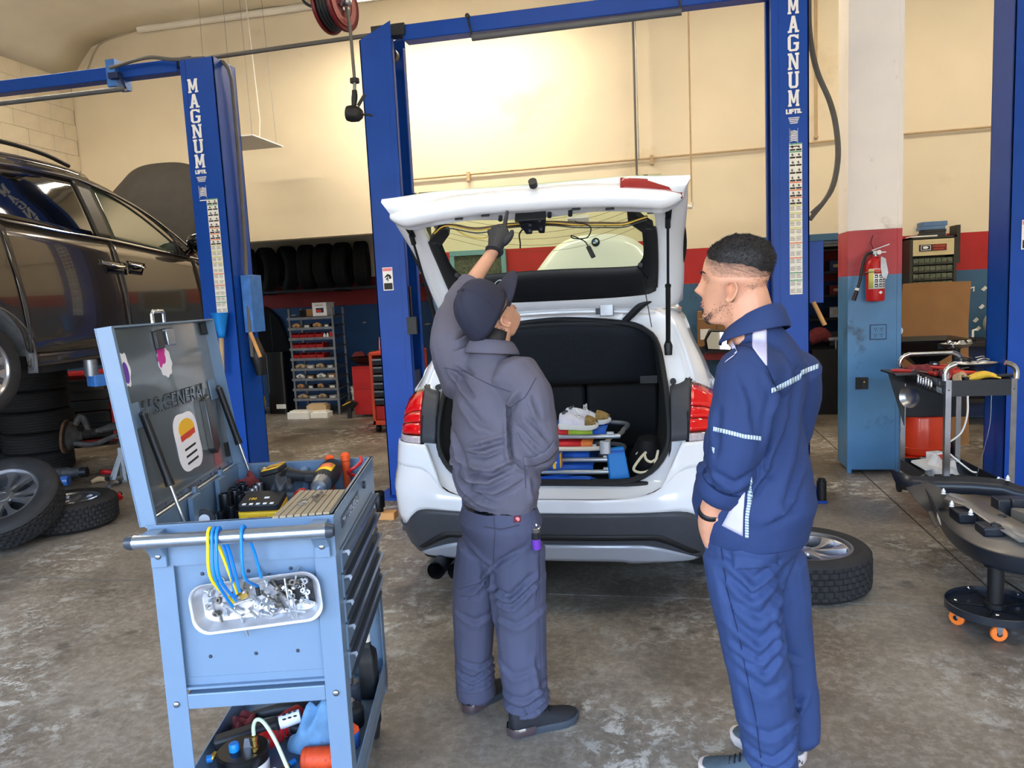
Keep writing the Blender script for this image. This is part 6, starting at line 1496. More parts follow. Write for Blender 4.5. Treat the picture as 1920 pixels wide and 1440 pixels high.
FL=[([(1436,700),(1450,730),(1440,770),(1432,820),(1428,870)],.011,.014),([(1455,735),(1440,760)],.010,.009),([(1500,700),(1480,800),(1440,880)],.022,.012),([(1525,760),(1505,850),(1470,930)],.025,.010),([(1440,880),(1420,900),(1405,925)],.012,.010),([(1515,900),(1480,950),(1440,970)],.020,.007),([(1345,760),(1340,800),(1336,840)],.012,.006),([(1385,700),(1400,740),(1405,790)],.018,.006),([(1335,870),(1370,890),(1410,868)],.014,.007),([(1325,905),(1360,920),(1400,905)],.011,.008),([(1330,640),(1322,720),(1312,790)],.018,.006),([(1310,850),(1330,900)],.014,.008)]
fold(me,[(px3(P,Y),w*.9,d*.85)for P,w,d in FL],[((8,8,10),.004),((4,4,4),.005)],21)
top_=finish(me,'work_jacket','navy',B);S=Surf(me)
lab(S.patch(px3([(1437,594),(1437,630),(1437,660),(1437,686)],2.4),px3([(1417,602),(1411,625),(1410,652),(1435,685)],2.4),'shoulder_panel','grey_panel',top_,n=14,k=6),'pale grey shoulder insert')
S.patch(px3([(1394,616),(1370,638),(1345,664)],2.3),px3([(1393,622),(1372,645),(1347,668)],2.3),'shoulder_panel','grey_panel',top_,n=10,k=2)
S.patch(px3([(1503,612),(1512,628),(1518,638)],2.5),px3([(1500,612),(1510,631),(1516,642)],2.5),'shoulder_panel','grey_panel',top_,n=6,k=1)
S.patch(px3([(1446,728),(1470,716),(1500,700),(1501,694),(1534,682)],2.4),px3([(1446,737),(1471,726),(1500,711),(1502,703),(1534,691)],2.4),'reflective_tape',['tape_light','tape_dark'],top_,n=38,k=2,alt=1)
S.patch(px3([(1338,800),(1365,806),(1395,814),(1427,818)],2.3),px3([(1337,808),(1365,814),(1395,822),(1427,826)],2.3),'reflective_tape',['tape_light','tape_dark'],top_,n=36,k=2,alt=1)
S.patch(px3([(1408,895),(1402,930),(1397,970),(1397,1008)],2.4),px3([(1409,897),(1410,930),(1404,970),(1404,1009)],2.4),'reflective_tape',['tape_light','tape_dark'],top_,n=44,k=2,alt=1)
S.patch(px3([(1397,925),(1394,960),(1393,1005)],2.36),px3([(1396,924),(1370,955),(1354,985)],2.36),'side_panel','grey_panel',top_,n=10,k=5)
S.patch(px3([(1336,838),(1337,850)],2.3),px3([(1340,840),(1339,851)],2.3),'pocket_tape',['tape_light','tape_dark'],top_,n=6,k=1,alt=1)
for P in([(1373,646),(1405,650),(1430,672),(1450,715),(1455,735)],[(1437,592),(1437,686)],[(1330,720),(1328,760),(1322,800)]):S.seam(px3(P,2.36),'jacket_seam','seam_b',top_)
cn=at(1414,612,2.478);col=[];up0_=V((0,0,1))
for i in range(33):
 a=rad(-165+330*i/32);dr=rb*sin(a)-fb*cos(a);tz=.046*cos(a)+.012
 col.append([cn+dr*.084+up0_*(-.03+tz),cn+dr*.077+up0_*(.012+tz),cn+dr*.082+up0_*(.020+tz),cn+dr*.097+up0_*(.002+tz),cn+dr*.113+up0_*(-.034+tz*.7),cn+dr*.110+up0_*(-.040+tz*.7)])
G().loft(col).out('collar','navy',top_,ang=60,solid=.003,sub=1)
cd_=at(1335,952,2.355)-at(1360,905,2.315)
cuff(top_,at(1352,915,2.332),cd_,.068,'navy',.055)
g=G()
trunk(g,[(at(1413,985,2.47),.160,.145),(at(1412,1015,2.47),.172,.158),(at(1412,1055,2.47),.172,.155),(at(1418,1085,2.475),.15,.12),(at(1424,1105,2.48),.09,.07)],rb,fb)
limb(g,[(at(1388,1040,2.41),.112),(at(1394,1110,2.40),.110),(at(1410,1195,2.39),.098),(at(1424,1270,2.39),.090),(at(1436,1340,2.40),.088),(at(1444,1400,2.405),.084),(at(1448,1450,2.41),.084),(at(1449,1472,2.41),.080)])
limb(g,[(at(1455,1050,2.53),.10),(at(1466,1120,2.55),.088),(at(1478,1200,2.56),.076),(at(1490,1275,2.55),.070),(at(1500,1340,2.53),.072),(at(1503,1385,2.52),.062)])
me=fuse(g,.0072,3)
FL=[([(1370,1040),(1410,1075),(1455,1050)],.013,.012),([(1365,1070),(1405,1105),(1455,1080)],.013,.012),([(1370,1110),(1420,1140),(1460,1110)],.014,.010),([(1375,1150),(1420,1185),(1462,1150)],.014,.012),([(1378,1190),(1420,1215),(1462,1175)],.013,.012),([(1385,1215),(1430,1240),(1462,1205)],.012,.010),([(1455,1140),(1462,1180),(1462,1215)],.009,.012),([(1395,1250),(1430,1275),(1460,1265)],.015,.007),([(1400,1350),(1440,1362),(1480,1345)],.012,.008),([(1405,1395),(1445,1410),(1482,1385)],.010,.010),([(1410,1425),(1450,1432),(1485,1412)],.009,.010),([(1487,1345),(1505,1352),(1520,1340)],.008,.012),([(1488,1362),(1505,1368),(1520,1352)],.007,.010),([(1490,1260),(1510,1270)],.010,.006),([(1345,1060),(1365,1110),(1378,1160)],.014,.006),([(1390,1280),(1405,1330)],.014,.006),([(1450,1120),(1465,1090),(1490,1060)],.012,.008)]
fold(me,[(px3(P,2.36),w*1.25,d*.62)for P,w,d in FL],[((9,9,9),.003),((5,5,4),.006)],33)
tro=finish(me,'trousers','navy_trousers',B);S=Surf(me)
S.seam(px3([(1350,1010),(1362,1100),(1385,1190),(1405,1290),(1418,1350),(1428,1438)],2.34),'side_seam','seam_b',tro)
S.patch(px3([(1372,1032),(1376,1068)],2.36),px3([(1455,1030),(1458,1062)],2.36),'back_pocket','navy_trousers',tro,n=8,k=10,off=.004)
G().tube([S.hit(at(*q_,2.36),.003)for q_ in((1312,1000),(1325,1006),(1340,1004),(1350,992))],.005,n=8,smooth=18).out('pocket_edge','navy_trousers',tro)
G().loft([ellring(at(1340,945,2.35)+cd_.normalized()*s,V((.7,.3,.2)).normalized()*.040,cd_.normalized().cross(V((.7,.3,.2))).normalized()*.040,20)for s in(.016,.034)],closed=True).out('wrist_strap','black',B,solid=.003)
s1=shoe('shoe','x',(.437,2.50,0),(.205,2.622,0),B,'shoe_teal','sole_light',None,.10,.10,'shoe_black',.034)
put_text('RUN',.018,'sole_dark',s1,MX.Translation(V((.405,2.470,.026)))@RZ(rad(-27))@FACE,.001,sx=1.1)
shoe('shoe','x',(.345,2.372,0),(.082,2.412,0),B,'shoe_teal','sole_light',None,.102,.10,'shoe_black',.034)
mat('cart_black',(34,38,44),.4,var=.15,scale=12,coat=.2)
mat('leg_chrome',(186,190,198),.22,1,var=.12,scale=14)
mat('drum_orange',(226,62,28),.38,var=.05,coat=.4)
mat('cart_navy',(30,38,50),.5,var=.1)
mat('cab_beige',(206,190,146),.55,var=.05)
mat('cab_dark',(50,48,42),.5,var=.15)
mat('drawer_clear',(96,104,88),.15,var=.25,scale=40,coat=.5)
mat('beige_pipe',(214,200,178),.5,var=.06)
mat('grinder_grey',(150,150,142),.5,var=.1)
mat('bench_dark',(34,28,24),.7,var=.25,scale=8)
mat('book_blue',(88,118,158),.6,var=.1);mat('book_dark',(44,44,46),.6,var=.15)
mat('grip_red',(176,42,40),.5,var=.15,scale=20)
mat('tool_yel_old',(222,180,60),.55,var=.12,scale=20)
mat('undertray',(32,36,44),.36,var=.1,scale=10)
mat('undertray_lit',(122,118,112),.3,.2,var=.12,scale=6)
mat('castor_orange',(236,120,44),.45,var=.04)
mat('green_tag',(90,230,60),.5,var=0)
mat('bag_clear',(212,206,200),.35,var=.12,scale=30)
mat('dial_white',(232,232,226),.4,var=0)
FZ=PY0-.006
p=at(1641,524,FZ-.075)
fx=thing('fire_extinguisher','red fire extinguisher with black hose hanging on the pillar','extinguisher',(p.x,FZ-.078,p.z))
G().lathe([(.030,-.175),(.066,-.172),(.070,-.16),(.070,.105),(.062,.145),(.038,.168),(.022,.176),(.02,.185)],n=32).out('cylinder','red',fx,ang=50)
cv=lambda r_,a0,a1,z0,z1,g=None:(g or G()).loft([[V((r_*sin(a),-r_*cos(a),z))for a in[a0+(a1-a0)*k/12 for k in range(13)]]for z in(z0,z1)])
lb=cv(.0712,-1.0,1.15,-.075,.085).out('label','white',fx,solid=.0008,boff=1)
cv(.0722,-1.0,-.45,-.07,.08).out('label_band','yellow_ink',lb,solid=.0006,boff=1);cv(.0724,-.38,1.1,.045,.08).out('label_head','print_red',lb,solid=.0006,boff=1)
g=G()
for r0 in range(3):
 for c in range(3):cv(.0724,-.3+.45*c,.02+.45*c,-.06+.036*r0,-.034+.036*r0,g)
g.out('label_print','ink',lb,solid=.0005,boff=1,st=True)
gg=G();
for r0 in range(3):
 for c in range(3):cv(.0732,-.25+.45*c,-.05+.45*c,-.054+.036*r0,-.044+.036*r0,gg)
gg.out('label_marks','white',lb,solid=.0004,boff=1,st=True)
w_=[(0,-.118),(.028,-.104),(0,-.09),(-.028,-.104)]
G().loft([[V((.0712*sin(.35+a*9),-.0718*cos(.35+a*9),z))for a,z in w_]],cap1=True).out('diamond_mark','white',fx)
G().cyl((0,0,.18),(0,0,.225),.02,n=14).box((-.028,-.02,.2),(.028,.02,.23)).out('valve','galv',fx,bevel=.003)
G().bar((-.03,0,.232),(.10,-.01,.275),.024,.008).out('lever','galv',fx);G().bar((-.01,0,.212),(.075,-.01,.215),.022,.008).out('carry_handle','galv',fx)
G().cyl((.02,-.022,.214),(.02,-.03,.214),.018,n=18).out('gauge','dial_white',fx)
G().prism([(.02,.18),(.055,.16),(.075,.05),(.06,-.0),(.03,.02),(.018,.1)],-.080,-.076,lambda a,b,c:(a,c,b)).out('inspection_tag','galv',fx)
G().tube([(-.025,-.01,.215),(-.075,-.03,.20),(-.105,-.04,.12),(-.125,-.04,.0),(-.145,-.04,-.07)],.012,n=10,smooth=24).out('hose','dark_metal',fx)
G().cyl((-.145,-.04,-.07),(-.175,-.04,-.16),.016,.02,n=12).out('nozzle','black',fx);G().cyl((-.143,-.04,-.062),(-.149,-.04,-.082),.0165,n=12).out('hose_band','off_white',fx)
G().tube([(-.07,.05,.05),(-.072,-.03,.06),(0,-.0715,.06),(.072,-.03,.06),(.07,.05,.05)],.004,n=6,smooth=24).out('strap','galv',fx)
G().tube([(0,.07,.36),(-.02,.06,.30),(-.01,.02,.24)],.003,n=5).out('hook_wire','black',fx)
a,b=at(1632,636,FZ),at(1661,609,FZ)
sp_=tag(G().box((a.x,FZ-.008,a.z),(b.x,FZ,b.z)).out('socket_plate','pillar_blue',bevel=.003),'square blue painted four-way electrical socket plate on the pillar','socket')
G().box((a.x-.006,FZ-.002,a.z-.006),(b.x+.006,FZ,b.z+.006)).out('plate_edge','lift_dark',sp_)
for i in(0,1):
 for j in(0,1):
  cx,cz=a.x+(b.x-a.x)*(.3+.4*i),a.z+(b.z-a.z)*(.28+.44*j)
  o=G().cyl((cx,FZ-.008,cz),(cx,FZ-.011,cz),.022,n=16).out('outlet','pillar_blue',sp_)
  for dx,dz in((-.008,.005),(.008,.005),(0,-.010)):G().box((cx+dx-.002,FZ-.0125,cz+dz-.006),(cx+dx+.002,FZ-.0105,cz+dz+.006)).out('slot','ink',o)
a,b=at(1604,730,FZ),at(1628,707,FZ)
hb_=tag(G().box((a.x,FZ-.004,a.z),(b.x,FZ,b.z)).out('junction_box','oil_black'),'open square black junction box low on the pillar','junction box')
cx,cz=(a.x+b.x)/2,(a.z+b.z)/2
G().cyl((cx+.01,FZ-.02,cz+.01),(cx+.01,FZ-.004,cz+.01),.016,n=14).box((cx-.008,FZ-.012,a.z+.005),(cx+.02,FZ-.004,cz)).out('plug_inside','dark_metal',hb_);G().cyl((cx+.012,FZ-.024,cz+.012),(cx+.012,FZ-.02,cz+.012),.007).out('plug_tip','brass',hb_)
UX,UY=1.77,5.22;UW,UL,UZ=.42,.80,.95;URZ=rad(2.5)
ut=thing('utility_trolley','black two-shelf tool trolley with chrome legs beside the pillar','trolley',(UX,UY,0),URZ)
def UP(x,y,z):return V((UX+x*cos(URZ)-y*sin(URZ),UY+x*sin(URZ)+y*cos(URZ),z))
for x in(0,UW):
 for y in(0,UL):
  s=1 if x==0 else-1
  G().prism([(x,y-.018),(x+s*.034,y-.018),(x+s*.034,y-.013),(x+s*.005,y-.013),(x+s*.005,y+.018),(x,y+.018)],.11,UZ+.005).out('leg','leg_chrome',ut,smooth=False)
  G().ball((x+s*.018,y-.019,UZ-.06),.007,8).out('leg_bolt','chrome',ut)
  c=G().box((x-.012,y-.02,.06),(x+.012,y+.02,.12)).out('castor_fork','galv',ut);G().cyl((x-.012,y,.045),(x+.012,y,.045),.045,n=20).out('castor','rubber',c,bevel=.004)
for y,nm in((UL,'back'),(0,'front')):
 P=[(0,y,UZ),(.0,y-.0,UZ+.05),(.02,y+.0,UZ+.085),(.065,y,UZ+.105)]
 for s,x0 in((1,0),(-1,UW)):
  G().tube([(x0+s*px,py_,pz)for px,py_,pz in P],.017,n=12,smooth=16).out('corner_bend','chrome',ut)
G().cyl((.05,UL,UZ+.102),(UW-.05,UL,UZ+.102),.015,n=12).out('push_handle','leg_chrome',ut)
for z,h in((UZ-.10,.10),(.175,.085)):
 G().box((.004,-.01,z-.004),(UW-.004,UL+.01,z)).box((.004,-.012,z),(UW-.004,-.006,z+h)).box((.004,UL+.006,z),(UW-.004,UL+.012,z+h)).box((.002,-.01,z),(.008,UL+.01,z+h)).box((UW-.008,-.01,z),(UW-.002,UL+.01,z+h)).out('shelf_tray','cart_black',ut,smooth=False)
wing=G().box((-.16,.42,UZ-.012),(.0,.74,UZ+.004)).out('side_wing','cart_black',ut,bevel=.003)
G().prism([(-.12,UZ-.01),(0,UZ-.01),(0,UZ-.42)],.70,.715,lambda a,b,c:(a,c,b)).out('wing_gusset','cart_black',ut)
rail=G().box((-.03,.10,UZ-.075),(-.012,.60,UZ-.06)).out('tool_rail','bench_dark',ut)
bowl=thing('magnetic_bowl','round steel parts bowl stuck to the left side of the trolley','bowl',UP(-.055,.42,UZ-.16),URZ)
G().lathe([(.0,.012),(.045,.010),(.062,-.002),(.075,-.022),(.078,-.024),(.078,-.019),(.066,.006),(.04,.02),(.0,.022)],n=32,ax=(.85,.52,0)).out('bowl_dish','steel',bowl,ang=50)
for k in range(6):
 s=G().lathe([(.0105,0),(.011,.002),(.011,.055+.006*(k%3)),(.008,.06+.006*(k%3))],n=14).out('socket','chrome');s.location=UP(-.021,.16+.045*k,UZ-.075);tag(s,ORD[k]+' of the chrome sockets on the rail along the trolley side','socket','sockets along the trolley side')
for k in range(5):
 s=G().tube([(0,0,0),(0,0,-.03),(.012,0,-.04),(.012,0,-.015)],.003,n=6,smooth=12).out('hook','galv');s.location=UP(-.008,.03+.018*k,UZ-.05);tag(s,ORD[k]+' small wire hook on the near left edge of the trolley','hook','hooks along the trolley edge')
TT=UZ-.0995
def plier(name,label,cat,x,y,z,a,m,L=.2,tip='dark_metal'):
 t=thing(name,label,cat,UP(x,y,z),a)
 for s in(1,-1):G().tube([(-.01,0,0),(.05,s*.016,0),(L*.62,s*.026,.002)],[.009,.010,.008],n=8,smooth=10).out('grip',m,t)
 G().loft([[V((-.012,s*.012,z_))for s,z_ in((-1,-.006),(1,-.006),(1,.006),(-1,.006))],[V((-.05,s*.013,z_))for s,z_ in((-1,-.005),(1,-.005),(1,.005),(-1,.005))],[V((-L*.42,s*.004,z_))for s,z_ in((-1,-.003),(1,-.003),(1,.003),(-1,.003))]],closed=True,cap0=True,cap1=True).out('jaws',tip,t)
 G().cyl((-.014,0,-.009),(-.014,0,.009),.008,n=10).out('pivot','steel',t);return t
def driver(label,x,y,z,a,m,L=.2,name='screwdriver',cat='screwdriver'):
 t=thing(name,label,cat,UP(x,y,z),a)
 G().lathe([(.008,0),(.015,.006),(.016,.05),(.012,.07),(.014,.085),(.006,.09)],n=12,ax=(1,0,0)).out('grip',m,t,ang=40);G().cyl((.09,0,0),(L,0,0),.0035,n=8).out('shaft','steel',t);return t
tz=TT+.10
plier('pliers','red-handled pliers at the far left corner of the trolley top','pliers',-.03,.50,tz+.012,2.6,'grip_red')
plier('pliers','red-handled pliers lying towards the middle of the trolley top','pliers',.12,.62,tz+.012,.4,'grip_red')
plier('side_cutters','dark red-handled cutters in the middle of the trolley top','cutters',.10,.36,tz+.008,1.2,'rag_red')
plier('large_pliers','large red-handled pliers with their grips towards the handle','pliers',.22,.50,tz+.02,2.2,'grip_red',.26)
driver('red-handled screwdriver lying along the left edge of the trolley top',.05,.26,tz+.012,1.8,'grip_red')
driver('black screwdriver lying across the middle of the trolley top',.20,.40,tz+.02,.7,'tool_black')
driver('screwdriver with a pale shaft near the trolley handle',.10,.72,tz+.01,-.3,'dark_metal')
plier('pliers','red-handled pliers lying over the left rail near the far end of the trolley','pliers',.02,.66,tz+.02,1.0,'grip_red')
plier('cutters','orange red cutters at the middle right of the trolley top','cutters',.30,.30,tz+.012,2.9,'drum_orange')
driver('red-handled screwdriver near the middle right of the trolley top',.26,.60,tz+.02,1.9,'grip_red')
driver('long red-handled screwdriver lying beside the yellow tool',.13,.20,tz+.012,.15,'grip_red',.26)
rag('red_rag','dark red rag bunched at the far left corner of the trolley top','rag_red',UP(.05,.58,UZ-.02),.09,.07,.07,91,'rag')
rag('red_rag','bright red rag towards the middle of the trolley top','grip_red',UP(.22,.40,TT+.05),.08,.06,.08,93,'rag')
t=thing('cut_off_tool','grey and red air tool lying on the trolley top behind the near left post','air tool',UP(.06,.16,tz+.02),URZ+1.4)
G().lathe([(.018,-.10),(.024,-.09),(.024,.02),(.028,.03),(.028,.08),(.02,.09)],n=16,ax=(1,0,0)).out('body','grip_red',t,ang=50);G().cyl((-.09,0,-.022),(-.09,0,.022),.012).out('head','galv',t);G().cyl((.02,0,0),(.055,0,0),.0285,n=16).out('dark_band','tool_black',t)
t=thing('tape_roll','pale beige roll lying on the near end of the trolley top','tape',UP(.12,.06,tz-.005),0)
G().lathe([(.026,-.022),(.048,-.024),(.048,.024),(.026,.022),(.026,-.022)],n=26,ax=(.5,-.6,.35),caps=False).out('roll','card_light',t,ang=40)
t=thing('yellow_tool','yellow hand tool lying at the near end of the trolley top','hand tool',UP(.24,.07,tz+.01),.2)
G().tube([(-.08,0,-.01),(-.02,0,.005),(.04,.01,.012),(.10,0,.0)],[.018,.026,.024,.012],n=10,smooth=16).out('body','tool_yel_old',t)
G().bar((.08,.0,.0),(.11,.03,-.012),.014,.01).bar((.08,-.01,0),(.115,-.03,-.01),.014,.01).out('prongs','tool_yel_old',t);G().bar((-.11,0,-.012),(-.07,0,-.004),.03,.022).out('black_end','tool_black',t)
plier('wrench','dark adjustable wrench at the near right of the trolley top','wrench',.35,.10,tz+.008,.1,'dark_metal',.16,'steel')
t=thing('grey_cup','dark metal cylinder standing among tools near the trolley handle','cup',UP(.20,.70,TT),0);G().lathe([(.03,0),(.032,.004),(.032,.15),(.027,.15),(.027,.02)],n=20).out('cup_body','dark_metal',t);G().lathe([(.0325,.13),(.0335,.135),(.0325,.14)],n=20,caps=False).out('cup_rim','steel',t)
def dish(label,loc,rx,ry,m='steel'):
 t=thing('parts_dish',label,'dish',loc,0)
 G().loft([[V((rx*k*cos(a),ry*k*sin(a),z))for a in[2*pi*q/32 for q in range(32)]]for k,z in((.55,0),(.75,.002),(.98,.03),(1.03,.034),(1.0,.036),(.74,.008),(.5,.006))],closed=True,cap0=True,cap1=True).out('dish_bowl',m,t,ang=50);return t
pd=UP(.30,.98,UZ+.11)
dA=dish('round steel dish of sockets on the drain funnel edge behind the trolley',(2.36,6.72,1.03),.115,.10)
for k in range(9):
 a=k*2.4;rr_=.02+.075*sqrt(k/9);o=G().lathe([(.016,0),(.017,.002),(.017,.035),(.012,.036),(.011,.015),(.0,.014)],n=14).out('socket','chrome')
 o.location=(2.36+rr_*cos(a),6.72+rr_*sin(a)*.8,1.045+.014*(k%3));o.rotation_euler=(k*.9,1.2+.4*k,k);tag(o,'chrome socket heaped in the steel dish behind the trolley','socket','sockets in the steel dish')
G().cyl((2.36,6.72,.90),(2.36,6.72,1.03),.03).out('dish_post','dark_metal',dA).matrix_parent_inverse=MX.Translation((-2.36,-6.72,-1.03))
dB=dish('wide steel dish of parts on the right end of the trolley',UP(.44,.66,UZ+.005),.16,.12)
for k in range(7):
 a=k*1.9;o=G().tube([(-.04,0,0),(0,.005*k,.012),(.04,0,.004)],.007-.0006*k,n=7,smooth=10).out('spark_lead','tool_black' if k%3 else 'steel');o.location=UP(.44+.07*cos(a),.66+.05*sin(a),UZ+.04+.006*k);o.rotation_euler=(0,0,a);tag(o,'short rod or lead lying in the wide steel dish','part','parts in the wide steel dish')
tag(G().tube([UP(.13,-.02,UZ-.10),UP(.13,-.02,UZ-.22),UP(.10,-.01,UZ-.34),UP(.03,.02,UZ-.42),UP(.035,.03,UZ-.47),UP(.16,.0,.36),UP(.20,0,.345)],.0055,n=7,smooth=40).out('white_cable','off_white'),'white cable drooping from the trolley top to its lower shelf','cable')
tag(G().tube([UP(.27,-.02,UZ-.10),UP(.265,-.015,UZ-.3),UP(.23,.02,UZ-.55),UP(.215,.05,.27)],.0025,n=6,smooth=24).out('thin_lead','galv'),'thin grey lead hanging down from the trolley top at the right','cable')
LZ=.176
rag('plastic_bag','crumpled clear bag with papers on the trolley lower shelf','bag_clear',UP(.16,.42,LZ),.12,.13,.16,41,'bag',URZ)
tag(G().rbox((0,0,0),(.20,.14,.012),.01).out('white_tray','off_white'),'pale tray at the left of the trolley lower shelf','tray').matrix_world=T(*UP(.02,.34,LZ+.10))@RZ(.5)@RX(.25)
t=thing('carton','small white and red carton on the trolley lower shelf','carton',UP(.14,.52,LZ+.06),.4);G().box((0,0,0),(.10,.08,.12)).out('carton_body','white',t,bevel=.002);G().box((.01,-.001,.07),(.09,.0,.11)).out('carton_print','print_red',t)
t=thing('power_drill','red and black corded drill on the trolley lower shelf','drill',UP(.17,.12,LZ+.05),.15)
G().lathe([(.012,-.10),(.018,-.08),(.03,-.05),(.036,.0),(.036,.06),(.028,.08)],n=18,ax=(1,0,.1)).out('drill_body','grip_red',t,ang=50);G().tube([(.04,0,0),(.05,-.05,-.02),(.055,-.09,-.03)],.02,n=10).out('drill_grip','tool_black',t);G().lathe([(.036,.0),(.038,.01),(.038,.03),(.036,.04)],n=18,ax=(1,0,.1),caps=False).out('white_band','off_white',t)
t=thing('charger','dark plastic charger block at the front left of the trolley lower shelf','charger',UP(.02,.10,LZ),.1);G().rbox((0,0,0),(.13,.10,.11),.015).out('charger_body','tool_black',t,bevel=.006);G().box((.03,-.002,.04),(.10,.0,.08)).out('charger_label','gray_plastic',t)
for k in range(4):tag(G().tube([UP(.27+(.10+.012*k)*cos(a),.16+(.075+.008*k)*sin(a),LZ+.02+.018*k+.012*sin(a*2+k))for a in[2*pi*q/24 for q in range(24)]],.009,n=8,closed=True).out('air_hose','rubber'),'loop of black hose coiled on the trolley lower shelf','hose','hose coil on the trolley')
tag(G().tube([UP(.10,-.03,.30),UP(.15,-.04,.27),UP(.22,-.03,.25)],.011,n=8).out('hose_end','card_light'),'pale hose end sticking out over the trolley front lip','hose')
tag(G().tube([UP(-.01,.30,.25),UP(-.06,.2,.24),UP(-.09,.05,.14),UP(-.085,-.06,.06),UP(-.07,-.10,.012)],.013,n=8,smooth=24).out('grey_hose','cable_gray'),'grey hose drooping from the trolley left side to the floor','hose')
t=thing('clamp_tool','shiny metal clamp at the right of the trolley lower shelf','clamp',UP(.36,-.005,.255),0);G().bar((-.03,0,.05),(.01,0,.03),.03,.02).bar((0,0,.04),(.012,-.01,-.06),.03,.012).out('clamp_jaw','chrome',t);G().bar((-.02,0,.05),(-.005,0,.0),.02,.02).out('clamp_arm','steel',t)
t=thing('steel_plate','flat grey metal bar across the back of the trolley lower shelf','metal bar',UP(.20,.66,LZ+.09),-.1);G().box((-.1,-.02,0),(.16,.02,.03)).out('bar_body','galv',t,bevel=.004);G().cyl((.12,-.021,.015),(.12,.021,.015),.01).out('bar_hole','ink',t)
t=thing('green_cup','greenish round lid on the front of the trolley lower shelf','lid',UP(.10,.015,LZ),0);G().lathe([(.05,0),(.055,.01),(.052,.06),(.0,.065)],n=24).out('lid_body','window_green',t);G().lathe([(.053,.05),(.056,.055),(.053,.06)],n=24,caps=False).out('lid_rim','gray_plastic',t)
st_=thing('rolling_stand','low black rolling stand with round base and orange castors','stand',(1.47,3.66,0))
R0=.205
G().loft([[V((R0*k*cos(a),R0*.98*k*sin(a),z))for a in[2*pi*q/48 for q in range(48)]]for k,z in((.97,.088),(.97,.092),(.99,.088),(1.0,.078),(1.0,.112),(.985,.114),(.98,.096))],closed=True,cap0=True).out('base_dish','undertray',st_,ang=40)
for k in range(5):a=rad(20+72*k);G().bar((.03*cos(a),.03*sin(a),.0935),(.19*cos(a),.19*sin(a),.0935),.012,.004).out('base_rib','black',st_)
G().lathe([(.045,.092),(.045,.115),(.034,.118),(.034,.285),(.05,.287),(.05,.292)],n=24).out('column','black',st_,ang=40)
for k in range(5):
 a=rad(-108+72*k);cx,cy=.165*cos(a),.165*sin(a)
 b=G().ball((cx,cy,.118),.010,10,(1,1,.8)).out('castor_nut','chrome',st_)
 f=G().prism([(-.012,.088),(.024,.088),(.012,.035),(0,.032)],-.016,-.012,lambda a_,b_,c:(cx+a_,cy+c,b_)).prism([(-.012,.088),(.024,.088),(.012,.035),(0,.032)],.012,.016,lambda a_,b_,c:(cx+a_,cy+c,b_)).out('castor_fork','galv',st_)
 w=G().lathe([(.014,-.011),(.030,-.011),(.0345,-.006),(.0345,.006),(.030,.011),(.014,.011)],n=24,p0=(cx+.006,cy,.0345),ax=(sin(k),cos(k),0)).out('castor_wheel','castor_orange',f)
 G().lathe([(.012,-.012),(.012,.012)],n=12,p0=(cx+.006,cy,.0345),ax=(sin(k),cos(k),0)).out('wheel_hub','black',f)
OL=[(1.52,4.86),(1.49,4.62),(1.44,4.34),(1.385,4.05),(1.375,3.80),(1.42,3.62),(1.52,3.52),(1.70,3.46),(2.0,3.42),(2.3,3.42)]
TRZ=.292
tr2=thing('car_undertray','large black plastic car undertray lying on the rolling stand','undertray',(1.47,3.66,TRZ))
ol=[V((x-1.47,y-3.66,0))for x,y in OL];oc_=cr(ol,60);ctr=V((.55,.45,0))
inn=[p.lerp(ctr,.05)for p in oc_]
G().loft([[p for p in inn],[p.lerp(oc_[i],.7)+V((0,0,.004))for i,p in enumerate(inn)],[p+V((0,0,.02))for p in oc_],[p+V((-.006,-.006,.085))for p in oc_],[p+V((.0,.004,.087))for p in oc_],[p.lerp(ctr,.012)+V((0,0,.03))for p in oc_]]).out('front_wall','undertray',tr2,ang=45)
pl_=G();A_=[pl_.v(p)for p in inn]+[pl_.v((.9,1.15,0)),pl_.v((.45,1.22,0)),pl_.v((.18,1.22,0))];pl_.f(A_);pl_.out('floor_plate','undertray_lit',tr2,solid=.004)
G().loft([[V((x,y,z))for x,y,z in r_]for r_ in([(-.03,1.34,.0),(.02,1.23,.015),(.16,1.22,.01),(.36,1.2,.005),(.5,1.16,.0),(.62,1.08,0),(.95,1.02,0)],[(-.06,1.42,.11),(.03,1.27,.10),(.16,1.27,.10),(.36,1.25,.105),(.5,1.2,.10),(.62,1.12,.06),(.95,1.06,.05)])]).out('rear_wall','undertray',tr2,ang=40,solid=.006)
G().loft([[(.02,1.0,.0),(-.06,1.12,.07),(.06,1.10,.11),(.12,.98,.09)],[(-.02,.84,.0),(-.05,.92,.03),(.06,.90,.06),(.10,.86,.03)]],closed=True,cap0=True,cap1=True).out('corner_duct','undertray',tr2,bevel=.004)
for k,(x,y,sx,sy,h)in enumerate(((.06,.62,.10,.14,.06),(.10,.40,.10,.12,.05))):G().box((x,y,0),(x+sx,y+sy,h)).out('stiffener_block','undertray',tr2,bevel=.01)
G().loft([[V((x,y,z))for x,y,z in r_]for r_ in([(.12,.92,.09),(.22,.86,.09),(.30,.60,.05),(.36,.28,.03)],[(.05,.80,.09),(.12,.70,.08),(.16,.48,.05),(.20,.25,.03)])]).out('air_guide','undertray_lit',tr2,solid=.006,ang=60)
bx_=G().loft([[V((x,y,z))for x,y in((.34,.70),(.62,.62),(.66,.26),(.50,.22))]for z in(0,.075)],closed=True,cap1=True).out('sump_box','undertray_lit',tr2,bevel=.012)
G().box((.50,.42,.0755),(.60,.46,.0775)).out('green_tag','green_tag',tr2)
